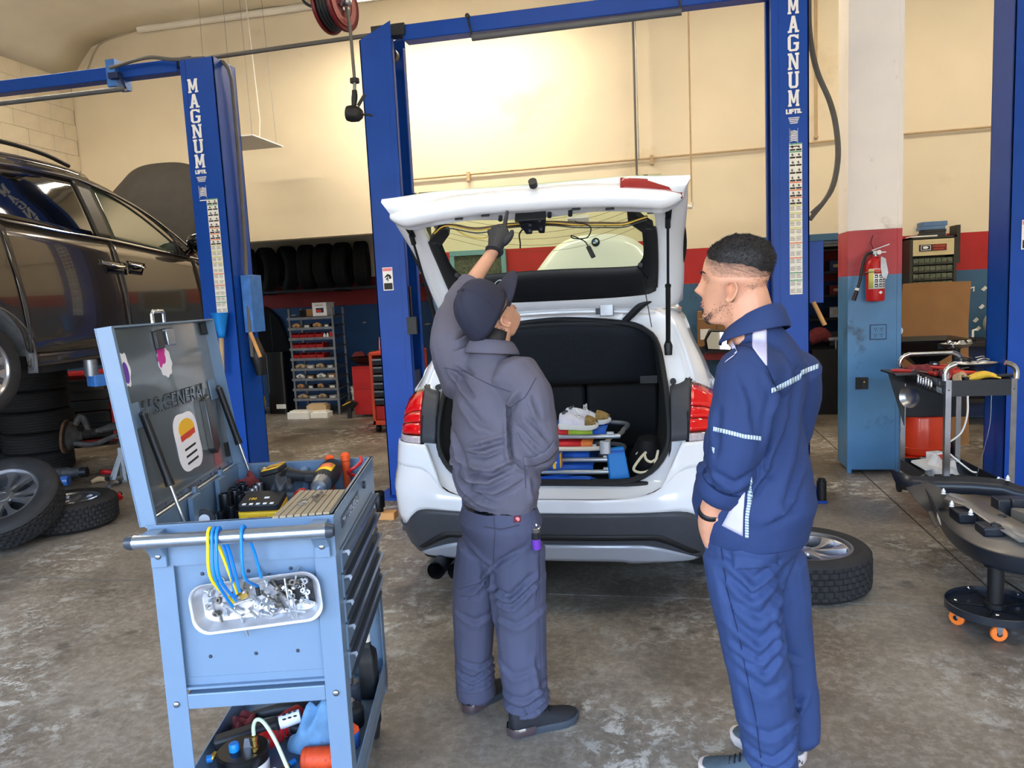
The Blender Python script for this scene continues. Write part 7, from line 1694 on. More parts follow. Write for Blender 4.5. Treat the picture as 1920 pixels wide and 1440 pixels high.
G().box((.30,.74,0),(.56,.84,.10)).box((.36,.72,.06),(.50,.76,.11)).out('bracket_block','undertray',tr2,bevel=.006)
for x,y,z in((.08,.90,.09),(.52,1.17,.10),(.04,.66,.085),(.09,.54,.075),(.27,.14,.055)):
 c=G().lathe([(.012,0),(.013,.004),(.006,.006),(.011,.014),(.008,.02),(.003,.032)],n=10,p0=(x,y,z)).out('push_clip','white',tr2,ang=30)
for x,y in((.17,.44),(.26,.60)):G().lathe([(.026,.05),(.022,.058),(.010,.060),(.008,.052)],n=6,p0=(x,y,0)).out('dark_nut','dark_metal',tr2)
G().loft([[V((-.045,.62,z)),V((-.07,.50,z)),V((-.072,.48,z)),V((-.047,.60,z))]for z in(.035,.07)],closed=True,cap1=True).out('tray_label','white',tr2)
tag(G().tube([fl(1878,1085,.004),fl(1920,1112,.004),fl(1960,1140,.004)],.004,n=6).out('floor_lead','black'),'thin dark lead lying on the floor right of the rolling stand','cable')
od=thing('oil_drainer','orange waste-oil drum on wheels with a black square funnel, behind the trolley','oil drainer',(2.235,7.12,0))
G().lathe([(.16,.065),(.205,.075),(.222,.10),(.226,.15),(.226,.40),(.22,.415)],n=40).out('drum','drum_orange',od,ang=50);G().lathe([(.2265,.135),(.230,.14),(.2265,.145)],n=40,caps=False).out('drum_seam','drum_orange',od)
G().lathe([(.20,.05),(.25,.05),(.25,.06),(.2,.065)],n=30).out('base_ring','drum_orange',od)
for x in(-.21,.21):G().lathe([(.03,-.025),(.085,-.025),(.095,-.015),(.095,.015),(.085,.025),(.03,.025)],n=24,p0=(x*1.1,-.06,.095),ax=(1,0,0)).out('drum_wheel','rubber',od)
G().box((-.225,-.16,.41),(.30,.2,.72)).out('dark_body','cart_navy',od,bevel=.01)
G().cyl((.06,.0,.70),(.06,.0,.98),.035).out('riser','rag_red',od)
G().loft([[V((x,y,z))for x,y in((-hx,-hy),(hx,-hy),(hx,hy),(-hx,hy))]for hx,hy,z in((.05,.05,.84),(.30,.28,1.07),(.305,.285,1.085),(.295,.275,1.08),(.05,.05,.86))],closed=True,cap0=True).out('funnel','oil_black',od,ang=20)
G().box((.02,-.30,1.01),(.08,-.285,1.06)).out('funnel_latch','dark_metal',od,bevel=.004)
G().cyl((-.22,-.12,.72),(-.22,-.12,1.20),.012).out('gauge_stem','dark_metal',od);p=at(1684,620,7.0)-V((2.235,7.12,0));gd=G().cyl(p,p+V((0,-.02,0)),.035,n=24).out('dial_gauge','dial_white',od);G().bar(p+V((-.008,-.022,-.012)),p+V((.012,-.022,.018)),.003,.002).out('dial_needle','ink',gd);G().tube([p+V((.036*cos(a),-.012,.036*sin(a)))for a in[2*pi*k/24 for k in range(24)]],.003,n=6,closed=True).out('dial_rim','dark_metal',gd)
cb2=[at(1693,532,8.1),at(1821,527,8.1),at(1812,690,7.85),at(1680,690,7.85)]
t=thing('cardboard_sheet','large brown cardboard sheet leaning upright behind the oil drainer','cardboard',V((cb2[2]+cb2[3])/2))
loc0=t.location.copy();g=G();F_=[cb2[0],cb2[0].lerp(cb2[1],.5)+V((0,-.015,.004)),cb2[1],cb2[1].lerp(cb2[2],.5)+V((0,.01,0)),V((cb2[2].x,7.75,.0)),V((cb2[3].x,7.75,.0)),cb2[3]]
g.loft([[p-loc0 for p in F_],[p-loc0+V((0,.008,0))for p in F_]],closed=True,cap0=True,cap1=True);g.out('sheet','cardboard',t)
G().tube([cb2[1]-loc0+V((-.01,-.01,-.07)),cb2[1]-loc0+V((.02,-.015,-.06)),cb2[1]-loc0+V((.02,-.01,-.10))],.008,n=6).out('tape_tab','off_white',t)
bn_=thing('workbench','dark workbench along the back wall right of the pillar','bench',(3.6,8.95,0))
G().box((-1.2,-.3,.86),(1.6,.32,.91)).out('bench_top','bench_dark',bn_,bevel=.005)
for x in(-1.1,.2,1.5):
 for y in(-.24,.26):G().box((x-.04,y-.04,0),(x+.04,y+.04,.86)).out('bench_leg','bench_dark',bn_)
G().box((-1.15,-.2,.25),(1.55,.25,.29)).out('bench_shelf','bench_dark',bn_);G().box((-1.15,.3,.02),(1.55,.32,.84)).out('bench_back','lift_dark',bn_)
a,b=at(1706,560,9.0),at(1796,441,9.0)
cabx0,cabx1,cabz1=a.x,b.x,at(1750,443,9.0).z
cabn=thing('parts_cabinet','dark small-parts cabinet with clear drawers and a beige header on the back wall','cabinet',((cabx0+cabx1)/2,9.14,0))
cw=(cabx1-cabx0)/2
G().box((-cw,-.12,1.1),(-cw+.03,.15,cabz1)).box((cw-.03,-.12,1.1),(cw,.15,cabz1)).box((-cw,.13,1.1),(cw,.15,cabz1)).box((-cw,-.12,cabz1-.02),(cw,.15,cabz1)).box((-cw,-.12,1.1),(cw,.15,1.12)).out('case','cab_dark',cabn)
hd=G().box((-cw+.03,-.13,cabz1-.205),(cw-.03,-.10,cabz1-.03)).out('header_panel','cab_beige',cabn,bevel=.003)
sg=G().box((-cw*.62,-.134,cabz1-.155),(cw*.55,-.13,cabz1-.085)).out('brand_plate','rag_red',hd)
G().box((-cw*.62,-.135,cabz1-.155),(-cw*.05,-.1335,cabz1-.085)).out('plate_dark','ink',sg);G().box((-cw*.55,-.1365,cabz1-.146),(-cw*.55+.005,-.135,cabz1-.094)).box((-cw*.15,-.1365,cabz1-.146),(-cw*.15+.005,-.135,cabz1-.094)).box((-cw*.55,-.1365,cabz1-.146),(-cw*.15,-.135,cabz1-.142)).box((-cw*.55,-.1365,cabz1-.098),(-cw*.15,-.135,cabz1-.094)).out('emblem_frame','white',sg,st=True);G().ball((-cw*.35,-.136,cabz1-.118),.018,10,(1.6,.1,.8)).out('emblem','white',sg)
put_text('MASTERS',.030,'orange_ink',sg,T(cw*.22,-.1355,cabz1-.108)@FACE,.0006);put_text('SERVICE PARTS',.016,'orange_ink',sg,T(cw*.22,-.1355,cabz1-.137)@FACE,.0006)
z=cabz1-.215
for r0 in range(6):
 z0=z-.085;
 for c in range(7):
  x0=-cw+.035+(2*cw-.07)*c/7;d_=G().box((x0+.003,-.115,z0+.006),(x0+(2*cw-.07)/7-.003,.1,z0+.068)).out('clear_drawer','drawer_clear',cabn);
  G().box((x0+.01,-.123,z0+.012),(x0+.05,-.115,z0+.022)).out('drawer_tab','cab_dark',d_)
 G().box((-cw+.03,-.12,z0-.004),(cw-.03,.1,z0+.004)).out('drawer_shelf','cab_dark',cabn);z=z0
G().box((cw+.005,-.10,cabz1-.3),(cw+.04,.12,cabz1+.11)).out('side_flap','cab_dark',cabn)
bz_=cabz1;bxx=at(1748,430,9.1).x
for k,(w,h,m,dx,lb)in enumerate(((.23,.045,'book_dark',0,'dark book at the bottom of the stack on the parts cabinet'),(.22,.03,'book_dark',.01,'thin black binder second from the bottom on the parts cabinet'),(.24,.035,'book_blue',-.01,'blue-grey book third from the bottom on the parts cabinet'),(.25,.05,'book_blue',.005,'thick blue book on top of the stack on the parts cabinet'))):
 t=thing('book',lb,'book',(bxx+dx,9.12,bz_));G().box((-w/2,-.09,0),(w/2,.1,h)).out('cover',m,t,bevel=.004);G().box((-w/2+.004,-.085,.006),(w/2+.003,.095,h-.006)).out('pages','paper',t);bz_+=h+.0005
tag(G().rbox((-.03,-.1,0),(.24,.08,.014),.01).out('paper_pad','paper',loc=(bxx-.18-.03,9.12,cabz1)),'flat pale pad on top of the cabinet left of the books','pad')
a,b=at(1866,516,9.27),at(1896,431,9.27)
wbx=tag(G().box((a.x,9.26,a.z),(a.x+.5,9.298,b.z)).out('wall_box','box_blue',bevel=.004),'flat light blue panel box on the wall left of the right lift post','panel');G().box((a.x+.15,9.25,a.z+.1),(a.x+.17,9.26,a.z+.16)).out('panel_latch','galv',wbx)
for px,py in((1840,575),(1829,600),(1833,616),(1845,541)):
 p=at(px,py,WY-.003);tag(G().prism([(-.03,-.01),(.0,-.03),(.035,.005),(.01,.03)],-.002,.002,lambda a_,b_,c:(p.x+a_,WY-.004+c,p.z+b_)).out('paint_chip','off_white'),'white chip in the blue wall paint behind the grinder','paint chip','paint chips on the blue wall')
gr=thing('bench_grinder','grey bench grinder on the workbench at the right','grinder',(3.53,8.82,.911))
G().rbox((-.12,-.08,0),(.14,.09,.05),.02).out('grinder_base','grinder_grey',gr)
G().lathe([(.055,-.11),(.11,-.10),(.13,-.06),(.135,.02),(.12,.08),(.08,.10)],n=28,p0=(-.02,0,.18),ax=(.35,-.94,0)).out('wheel_guard','grinder_grey',gr,ang=50);G().cyl((-.055,.07-.2,.18),(-.05,.06-.175,.18),.085,n=26).out('grinding_wheel','dark_metal',gr);G().cyl((-.057,-.14,.18),(-.05,-.12,.18),.02).out('arbor_nut','steel',gr);G().box((-.09,-.17,.06),(-.0,-.1,.09)).out('tool_rest','dark_metal',gr)
pp_=thing('beige_pipe','upright beige plastic pipe with side stubs beside the grinder','pipe',(3.735,8.78,.911))
G().lathe([(.05,0),(.055,.003),(.055,.30),(.062,.52),(.066,.56),(.06,.56),(.05,.3)],n=22,ax=(-.06,0,1)).out('pipe_body','beige_pipe',pp_)
for z in(.14,.38):G().cyl((0,0,z),(.11,-.02,z+.01),.032,n=16).out('pipe_stub','beige_pipe',pp_)
for k,(x,m,lb)in enumerate(((3.02,'steel','small bright tool standing on the bench left of the grinder'),(3.22,'off_white','pale bracket hooked on the wall over the bench'))):
 t=thing('bench_part',lb,'part',(x,8.72,.911));G().cyl((0,0,0),(0,0,.05),.03,n=12).out('part_base','dark_metal',t);G().tube([(0,0,.05),(0,0,.12),(.04,0,.13)],.012,n=7).out('part_arm',m,t)
tag(G().tube([(3.13,9.285,1.16),(3.13,9.28,1.24),(3.19,9.28,1.25)],.018,n=6).out('wall_bracket','off_white'),'small pale pipe stub fixed to the blue wall above the bench','bracket')
wr=make_wheel('wheel','car wheel with a grey alloy rim lying flat behind the man in navy',R=.335,w=.225,rim=.235,spokes=5,twin=True)
wr.location=(.72,4.12,.1155);wr.rotation_euler=(0,0,.5)
b2=thing('side_bench','brown bench against the blue wall right of the white car','bench',(.75,8.98,0))
G().box((-.8,-.28,.88),(.40,.3,.95)).out('bench_top','bench_dark',b2);G().box((-.8,-.26,.80),(.40,-.24,.88)).out('bench_apron','rag_red',b2)
for x in(-.74,.34):
 for y in(-.22,.24):G().box((x-.035,y-.035,0),(x+.035,y+.035,.88)).out('bench_leg','bench_dark',b2)
a=at(1309,628,8.9)
for k,(x,w,h,lb)in enumerate(((a.x,.20,.40,'brown cardboard box with a white label on the side bench'),(a.x+.205,.14,.34,'narrower brown cardboard box right of the labelled one'))):
 t=thing('cardboard_box',lb,'box',(x,8.8,.9505));G().box((0,0,0),(w,.3,h)).out('box_body','cardboard',t,bevel=.003);G().box((0,-.001,h*.78),(w,0,h*.8)).out('box_tape','card_light',t)
 if k==0:G().box((.02,-.002,.08),(.13,-.0005,.2)).out('white_label','paper',t)
mat('shelf_dark',(22,22,22),.7,var=.2)
ds=thing('storage_rack','dark storage rack seen through the doorway left of the pillar','rack',(2.1,10.55,0))
for z in(.35,.75,1.12,1.42,1.72,2.05):G().box((-.7,-.25,z),(.7,.3,z+.03)).out('rack_shelf','shelf_dark',ds)
for x in(-.7,.68):
 for y in(-.25,.28):G().box((x,y,0),(x+.03,y+.03,2.3)).out('rack_post','shelf_dark',ds)
r=random.Random(17);kinds=[('tray','galv'),('box','shelf_dark'),('bottle','off_white'),('bin','rag_red'),('box','cab_dark'),('tin','steel'),('bin','lift_dark')]
rowname=['second shelf','third shelf','fourth shelf','fifth shelf','top shelf'];pos=['at the left','left of the middle','right of the middle','at the right']
for i,z in enumerate((.78,1.15,1.45,1.75,2.08)):
 for c in range(4):
  nm,m=kinds[(i*3+c*2)%len(kinds)];w=r.uniform(.16,.26);h=r.uniform(.10,.22);x=2.1-.62+c*.33
  t=thing('storage_'+nm,f'dark {nm} {pos[c]} on the {rowname[i]} of the rack beyond the doorway',nm,(x,10.42,z+.0005))
  if nm in('bottle','tin'):G().lathe([(.05,0),(.055,.006),(.055,h*.7),(.025,h*.85),(.025,h)],n=16).out('body',m,t);G().lathe([(.027,h*.9),(.027,h*1.02)],n=12).out('cap','red',t)
  else:G().box((0,0,0),(w,.2,h)).out('body',m,t,bevel=.004);G().box((w*.2,-.003,h*.35),(w*.75,0,h*.65)).out('front_label','card_light',t)
t=thing('bench_vise','reddish brown vise with a steel handle just inside the doorway','vise',(1.98,9.75,.80))
G().tube([(-.22,0,.12),(-.08,0,.18),(.02,0,.12)],[.08,.1,.05],n=12,smooth=10).out('vise_body','rag_red',t);G().box((.0,-.06,.10),(.12,.06,.14)).out('vise_jaw','galv',t,bevel=.006);G().cyl((.08,-.07,.12),(.08,-.07,-.22),.012).out('vise_handle','galv',t);G().box((-.2,-.12,-.80),(.16,.14,-.0)).out('vise_pedestal','shelf_dark',t)
t=thing('drawer_unit','small teal drawer unit on the floor beyond the doorway','drawer unit',(2.12,10.06,.25));G().box((-.13,-.1,-.25),(.15,.15,.42)).out('unit_case','shelf_dark',t)
for k in range(5):G().box((-.12,-.11,.02+.075*k),(.14,-.1,.085+.075*k)).out('unit_drawer','lift_dark',t)
t=thing('pipe_lamp','unlit strip lamp under the ceiling beyond the doorway','lamp',(2.05,10.1,2.12));G().box((-.25,-.03,-.03),(.3,.03,.03)).out('lamp_body','galv',t);G().box((-.2,-.01,.03),(-.19,.01,.66)).box((.24,-.01,.03),(.25,.01,.66)).out('lamp_hanger','galv',t,st=True);G().cyl((-.22,0,-.05),(.27,0,-.05),.015).out('lamp_tube','off_white',t)
w2=make_wheel('wheel','loose alloy wheel lying flat on the floor at the left',R=.345,w=.22,rim=.22,spokes=6,twin=True)
w2.location=(-4.63,4.93,.1135);w2.rotation_euler=(0,0,.3)
w1=make_wheel('wheel','alloy wheel leaning on the flat one at the left edge',R=.37,w=.225,rim=.235,spokes=5,twin=True)
ax_=V((.22,-.55,.80)).normalized();zx=V((0,0,1)).cross(ax_).normalized();yx=ax_.cross(zx)
m4=MX((zx,yx,ax_)).transposed().to_4x4();m4.translation=V((-4.72,4.46,.315));w1.matrix_world=m4
tire_plain=tire_mesh(.35,.215,.20,60,False).mesh('tire','tire_dark',ang=28)
def tyre(label,M_,cat='tyre',group=None,me=None,name='tyre'):
 o=place(name,me or tire_plain);o.matrix_world=M_;return tag(o,label,cat,group)
z=.11
for k,lb in enumerate(('bottom dark tyre of the stack behind the leaning wheel','second tyre from the floor in the left stack','third tyre from the floor in the left stack','fourth tyre from the floor in the left stack','topmost dark tyre of the left stack under the raised car')):
 tyre(lb,T(-6.66+.03*((k*7)%3-1),6.78+.02*(k%2),z+.222*k)@RZ(k),group='tyres stacked at the left')
for k,lb in enumerate(('bottom tyre of the second stack at the left edge','middle tyre of the second stack at the left edge','top tyre of the second stack at the left edge')):
 tyre(lb,T(-7.42,6.86,z+.222*k)@RZ(k+.4),group='tyres stacked at the left')
mat('chest_red',(170,22,24),.4,var=.08);mat('jack_grey',(150,158,164),.45,var=.15,scale=20);mat('rust',(104,78,58),.75,var=.3,scale=25);mat('greasy',(70,70,72),.6,var=.35,scale=18,dirt=(110,98,84),dscale=10)
ch=thing('tool_chest','red tool chest with dark drawers and an open top drawer behind the raised car','tool chest',(-7.30,8.15,0),.55)
G().box((-.38,-.18,0),(-.3,.2,.05)).box((.3,-.18,0),(.38,.2,.05)).out('chest_feet','oil_black',ch,st=True)
G().box((-.40,-.2,.05),(-.36,.25,.95)).box((.36,-.2,.05),(.40,.25,.95)).box((-.4,.22,.05),(.4,.25,.95)).box((-.4,-.2,.91),(.4,.25,.95)).box((-.4,-.2,.05),(.4,.25,.09)).out('chest_case','chest_red',ch,bevel=.004)
for k,(a,b,o_)in enumerate(((.74,.88,.28),(.60,.73,0),(.46,.59,.0),(.31,.45,.08),(.12,.30,.03))):
 d=G().box((-.355,-.2-o_,a),(.355,.2-o_,a+.01)).box((-.355,-.21-o_,a),(.355,-.2-o_,b)).box((-.355,-.2-o_,a),(-.35,.2-o_,b-.03)).box((.35,-.2-o_,a),(.355,.2-o_,b-.03)).out('drawer','oil_black',ch);G().box((-.33,-.222-o_,b-.02),(.33,-.21-o_,b-.005)).out('drawer_pull','dark_metal',d)
for k in range(6):tag(G().tube([(0,0,0),(.06,.02,.01),(.12,0,0)],.012-.001*k,n=7).out('hand_tool','steel' if k%2 else 'brass',loc=(-7.30+(-.27+.1*k)*.853+.30*.523,8.15+(-.27+.1*k)*.523-.30*.853,.80+.01*(k%3)),rot=(0,0,k*.7)),'small bright hand tool in the open drawer of the red chest','tool','tools in the open chest drawer')
wc=thing('beige_cabinet','beige metal cabinet standing right of the red tool chest','cabinet',(-6.30,8.8,0));G().box((-.38,-.2,.04),(.30,.3,1.3)).out('cabinet_body','cream',wc,bevel=.006);G().box((-.36,-.205,.08),(-.04,-.2,1.26)).box((-.03,-.205,.08),(.28,-.2,1.26)).out('cabinet_door','cream',wc);G().box((-.06,-.215,.7),(-.045,-.205,.8)).out('door_handle','galv',wc)
js=thing('jack_stand','grey steel jack stand on the floor left of the tool cart','jack stand',(-5.30,6.38,0),.3)
g=G()
for k in range(3):
 a=pi*2*k/3+.5;
 for s in(-1,1):
  g.bar((.15*cos(a+s*.42),.15*sin(a+s*.42),0),(.035*cos(a),.035*sin(a),.27),.03,.006)
 g.bar((.15*cos(a-.42),.15*sin(a-.42),.01),(.15*cos(a+.42),.15*sin(a+.42),.01),.02,.02)
g.out('stand_legs','jack_grey',js);G().box((-.035,-.03,.24),(.035,.03,.33)).out('stand_collar','jack_grey',js,bevel=.004);G().box((-.018,-.018,.30),(.018,.018,.42)).box((-.05,-.02,.42),(.05,.02,.44)).out('ratchet_post','dark_metal',js);G().tube([(.03,-.02,.29),(.09,-.03,.30),(.12,-.03,.27)],.008,n=7).out('stand_lever','galv',js)
hub=thing('axle_assembly','greasy axle and brake hub propped on the jack stand at the left','axle',(-5.62,6.5,.46))
G().lathe([(.05,-.01),(.17,-.012),(.175,-.006),(.175,.006),(.17,.012),(.05,.014)],n=36,p0=(-.38,-.05,-.03),ax=(-.85,-.42,.1)).out('brake_disc','rust',hub,ang=40)
G().lathe([(.03,-.06),(.10,-.05),(.15,-.01),(.12,.02),(.06,.05),(.04,.10)],n=24,p0=(-.33,-.03,-.03),ax=(.85,.42,-.1)).out('dust_shield','greasy',hub,ang=50)
bt_=[];
for k in range(11):bt_+=[(.045-.0015*k+.010*(k%2),-.0+.016*k)]
G().lathe(bt_,n=18,p0=(-.22,.03,-.02),ax=(.95,.3,.1)).out('rubber_boot','rubber',hub,ang=60)
G().tube([(-.10,.06,0),(.1,.1,.04),(.35,.12,.02),(.6,.12,.05)],[.03,.05,.07,.05],n=10,smooth=20).out('axle_housing','greasy',hub)
G().tube([(-.28,-.06,-.10),(-.1,.0,-.12),(.15,.06,-.04),(.4,.08,-.02)],[.03,.025,.03,.04],n=8,smooth=16).out('lower_arm','greasy',hub)
G().tube([(-.3,.0,.08),(-.26,.04,.16),(-.22,.05,.10),(-.16,.03,-.02)],[.03,.035,.03,.02],n=8,smooth=14).out('caliper_bracket','greasy',hub)
G().tube([(.2,.12,.10),(.3,.1,.15),(.4,.12,.12),(.3,.14,.1)],.012,n=6,smooth=16).out('brake_line','dark_metal',hub)
for k,(x,y,z,m,lb)in enumerate(((-5.85,6.0,.0,'rust','grease-brown cylinder lying on the floor under the axle'),(-5.95,6.35,.0,'greasy','dark metal arm lying on the floor under the axle'))):
 t=thing('car_part',lb,'car part',(x,y,.07));G().lathe([(.02,-.18),(.06,-.16),(.065,.0),(.05,.1),(.03,.16)],n=18,ax=(1,.3,0)).out('part_body',m,t,ang=50);G().cyl((.13,.04,0),(.19,.06,0),.05,n=18).out('part_end','badge_blue' if k==0 else 'dark_metal',t)
spots_=[(110,905,'steel','bright metal bracket on the floor behind the flat wheel'),(188,905,'card_light','small tan part on the floor right of the flat wheel'),(215,912,'galv','metal joint on the floor right of the flat wheel'),(225,935,'red','small red rag on the floor right of the flat wheel'),(200,890,'red','dark red part on the floor beside the jack stand')]
for k,(px,py,m,lb)in enumerate(spots_):
 p=fl(px,py,.0);t=thing('loose_part',lb,'part',p,k*.8)
 G().tube([(-.07,0,.02),(0,.02,.035),(.07,-.01,.02)],[.02,.03,.018],n=8,smooth=10).out('part_body',m,t);G().ball((.06,-.01,.03),.024,10).out('part_joint','dark_metal',t)
p=fl(712,972);t=thing('wood_block','short rough block of wood on the floor left of the white car','wood block',(p.x,p.y,0),.05);G().box((-.11,-.05,0),(.13,.05,.055)).out('block_body','tan_wood',t,bevel=.004);G().box((-.112,-.045,.02),(-.11,.045,.025)).out('block_crack','rust',t)
t=thing('floor_socket','black impact socket standing upright on the wood block','socket',(p.x+.005,p.y,.0555));G().lathe([(.028,0),(.03,.004),(.03,.03),(.043,.036),(.044,.15),(.040,.155),(.03,.155),(.028,.12),(0,.12)],n=22).out('socket_body','sock_black',t,ang=40);G().lathe([(.0442,.13),(.0455,.134),(.0442,.138)],n=22,caps=False).out('socket_ring','black',t)
ty_=tyre('tyre with a silver rim standing half hidden left of the white car',T(-2.36,6.62,.36)@RZ(.35)@RY(rad(90)),me=tire_mesh(.36,.24,.22,72).mesh('tire','rubber',ang=28))
G().lathe([(.22,.07),(.20,.05),(.19,-.08)],n=30,caps=False).out('wheel_rim','alloy',ty_)
p=at(414,612,5.915);t=thing('funnel','blue funnel with a grey spout hanging on the left lift post','funnel',p)
G().lathe([(.072,.115),(.070,.11),(.035,-.06),(.028,-.10)],n=26,caps=False).out('funnel_cone','tie_blue',t,solid=.003);G().lathe([(.026,-.09),(.022,-.10),(.016,-.42),(.02,-.43)],n=14,ax=(.06,0,1)).out('funnel_spout','card_light',t);G().lathe([(.074,.112),(.077,.116),(.074,.120)],n=26,caps=False).out('funnel_rim','tie_blue',t)
tag(G().tube([at(452,478,5.95),at(460,492,5.94),at(425,500,5.97)],.006,n=6).out('post_hook','galv'),'thin metal hook sticking out of the left lift post','hook')if False else None
rk=thing('parts_rack','grey parts rack with nine sloping trays in the dark bay','rack',(-5.12,10.3,0))
for x in(-.36,.33):
 for y in(.0,.38):G().box((x,y,0),(x+.03,y+.03,1.60)).out('rack_post','galv',rk)
tz_=[.27+.152*k for k in range(9)]
for z in tz_:
 G().prism([(-.02,z-.05),(.40,z),(.40,z+.008),(-.015,z-.04),(-.015,z-.012),(-.02,z-.012)],-.37,.37,lambda a,b,c:(c,a,b)).out('rack_tray','galv',rk,smooth=False)
rx0=-5.12
def bin_(x,y,z,w,d,h,m,lb,g=None,nm='parts_bin',cat='bin'):
 t=thing(nm,lb,cat,(x,y,z),0,g);G().box((0,0,0),(w,d,.006)).box((0,0,0),(.004,d,h)).box((w-.004,0,0),(w,d,h)).box((0,d-.004,0),(w,d,h)).box((0,0,0),(w,.004,h*.75)).out('bin_body',m,t,smooth=False);G().box((w*.25,-.004,h*.3),(w*.75,0,h*.55)).out('bin_lip',m,t);return t
rows={6:'upper',5:'middle',4:'lower'}
for r0,nm in rows.items():
 for c in range(4):bin_(rx0-.33+.125*c,10.31,tz_[r0]-.03,.12,.2,.085,'chest_red',f'red plastic bin in the {nm} row of red bins, {["first", "second", "third", "fourth"][c]} from the left')
r=random.Random(23);mats_=['card_light','cardboard','tan_wood','steel','off_white','dark_metal']
rown=['lowest','second lowest','third lowest','fourth lowest','fifth','sixth','seventh','second highest','highest']
for r0 in(0,1,2,3,7):
 for c in range(4):
  w,h,m=r.uniform(.08,.15),r.uniform(.05,.09),mats_[(r0*2+c*3)%6]
  t=thing('small_part',f'small {"boxed" if c % 2 else "loose"} part on the {rown[r0]} tray of the grey rack, {["far left", "left of middle", "right of middle", "far right"][c]}','part',(rx0-.31+.165*c,10.33,tz_[r0]-.028))
  if c%2:G().box((0,0,0),(w,.12,h)).out('part_box',m,t,bevel=.003);G().box((w*.2,-.002,h*.2),(w*.8,0,h*.7)).out('part_label','paper',t)
  else:G().tube([(0,0,.03),(w*.5,.02,.05),(w,0,.03)],[.025,.035,.02],n=8,smooth=8).out('part_body',m,t);G().cyl((w*.5,-.02,.05),(w*.5,-.04,.05),.014).out('part_stud','galv',t)
for c in range(2):t=thing('white_bottle',f'small white bottle beside the upper red bins, {["left", "right"][c]} one','bottle',(rx0+.19+.05*c,10.33,tz_[6]-.03));G().lathe([(.02,0),(.021,.05),(.010,.065),(.010,.08)],n=12).out('bottle_body','white',t);G().lathe([(.011,.075),(.011,.09)],n=10).out('bottle_cap','ink',t)
t=thing('red_can','round red can at the right end of the upper bin row','can',(rx0+.31,10.34,tz_[6]-.03));G().lathe([(.038,0),(.04,.004),(.04,.08),(.036,.085)],n=20).out('can_body','red',t);G().lathe([(.03,.085),(.03,.09)],n=16).out('can_lid','galv',t)
t=thing('white_box','white carton with a red and blue label on top of the rack','box',(rx0+.02,10.34,tz_[8]-.006),-.1);G().box((0,0,0),(.24,.22,.20)).out('box_body','white',t,bevel=.003);G().box((.06,-.0015,.05),(.19,0,.12)).out('blue_print','lift_dark',t);G().box((.065,-.003,.055),(.15,-.001,.095)).out('red_print','print_red',t);put_text('NEW OIL',.03,'ink',t,T(.12,-.0015,.155)@FACE,.0006)
t=thing('brown_box','brown open carton left of the white box on top of the rack','box',(rx0-.09,10.36,tz_[8]-.006));G().box((0,0,0),(.09,.2,.11)).out('box_body','cardboard',t,bevel=.003);G().box((-.12,.02,0),(-.005,.2,.10)).out('box_dark_flap','oil_black',t)
tag(G().loft([[(x,y,z)for x,y in((-.2,0),(.05,0),(.05,.2),(-.2,.2))]for z in(0,.09)],closed=True,cap0=True,cap1=True).out('black_case','oil_black',loc=(rx0-.13,10.33,tz_[8]-.022),bevel=.02),'black case at the left end of the rack top','case')if False else None
for k,(x,y,w,h,m,lb)in enumerate(((-5.42,9.92,.34,.10,'off_white','grey carton on the floor in front of the rack'),(-5.08,9.98,.26,.08,'paper','flat pale carton on the floor right of the grey one'),(-5.2,10.1,.3,.17,'card_light','crumpled pale carton behind the two low ones'))):
 t=thing('carton',lb,'box',(x,y,0),.06*k);G().box((0,0,0),(w,.2,h)).out('carton_body',m,t,bevel=.004);G().box((.03,.03,h),(w-.03,.17,h+.02)).out('carton_flap',m,t)
bk=thing('bucket','white plastic bucket standing beside the rack in the bay','bucket',(-4.57,10.66,0));G().lathe([(.11,0),(.115,.01),(.145,.36),(.152,.365),(.152,.385),(.14,.385),(.13,.1),(0,.02)],n=28).out('bucket_body','off_white',bk,ang=40);G().lathe([(.148,.30),(.153,.305),(.148,.32)],n=28,caps=False).out('bucket_band','white',bk);G().tube([(.15,0,.34),(.1,-.12,.26),(-.1,-.12,.26),(-.15,0,.34)],.004,n=6,smooth=20).out('bucket_handle','galv',bk)
rb_=thing('red_cabinet','worn red metal cabinet with a dark basin on top in the bay','cabinet',(-4.2,10.15,0));G().box((-.2,-.14,.04),(.12,.2,.74)).out('cabinet_case','chest_red',rb_,bevel=.006);G().box((-.19,-.146,.42),(.1,-.14,.70)).box((-.19,-.146,.08),(.1,-.14,.39)).out('cabinet_door','chest_red',rb_);G().loft([[V((x,y,z))for x,y in orect(hx,hy,.06,5)]for hx,hy,z in((.12,.1,.76),(.24,.2,.86),(.25,.21,.87),(.22,.18,.86))],closed=True,cap0=True).out('basin','oil_black',rb_)
for k,(x,m,lb)in enumerate(((-4.32,'rag_red','folded reddish cloth on the dark basin in the bay'),(-4.08,'greasy','dark lump of cloth on the right of the basin in the bay'))):rag('cloth',lb,m,(x,10.12,.872),.11,.08,.07,50+k,'cloth')
t=thing('yellow_pouch','black and yellow pouch leaning on the red cabinet','pouch',(-4.45,9.92,0));G().loft([[(-.12,0,.14),(.02,-.06,.30),(.14,0,.22),(.02,.03,.10)],[(-.10,.05,.14),(.02,.0,.30),(.13,.06,.22),(.02,.08,.10)]],closed=True,cap0=True,cap1=True).out('pouch_body','tool_black',t,bevel=.01);G().bar((-.06,-.045,.2),(.05,-.055,.25),.05,.012).out('pouch_stripe','tool_yel_old',t);G().bar((0,.02,0),(0,.02,.16),.06,.03).out('pouch_stand','tool_black',t)
mat('cart_orange',(196,66,34),.5,var=.1)
oc2=thing('drawer_cart','orange drawer cart half hidden behind the centre lift post','drawer cart',(-3.47,8.95,0))
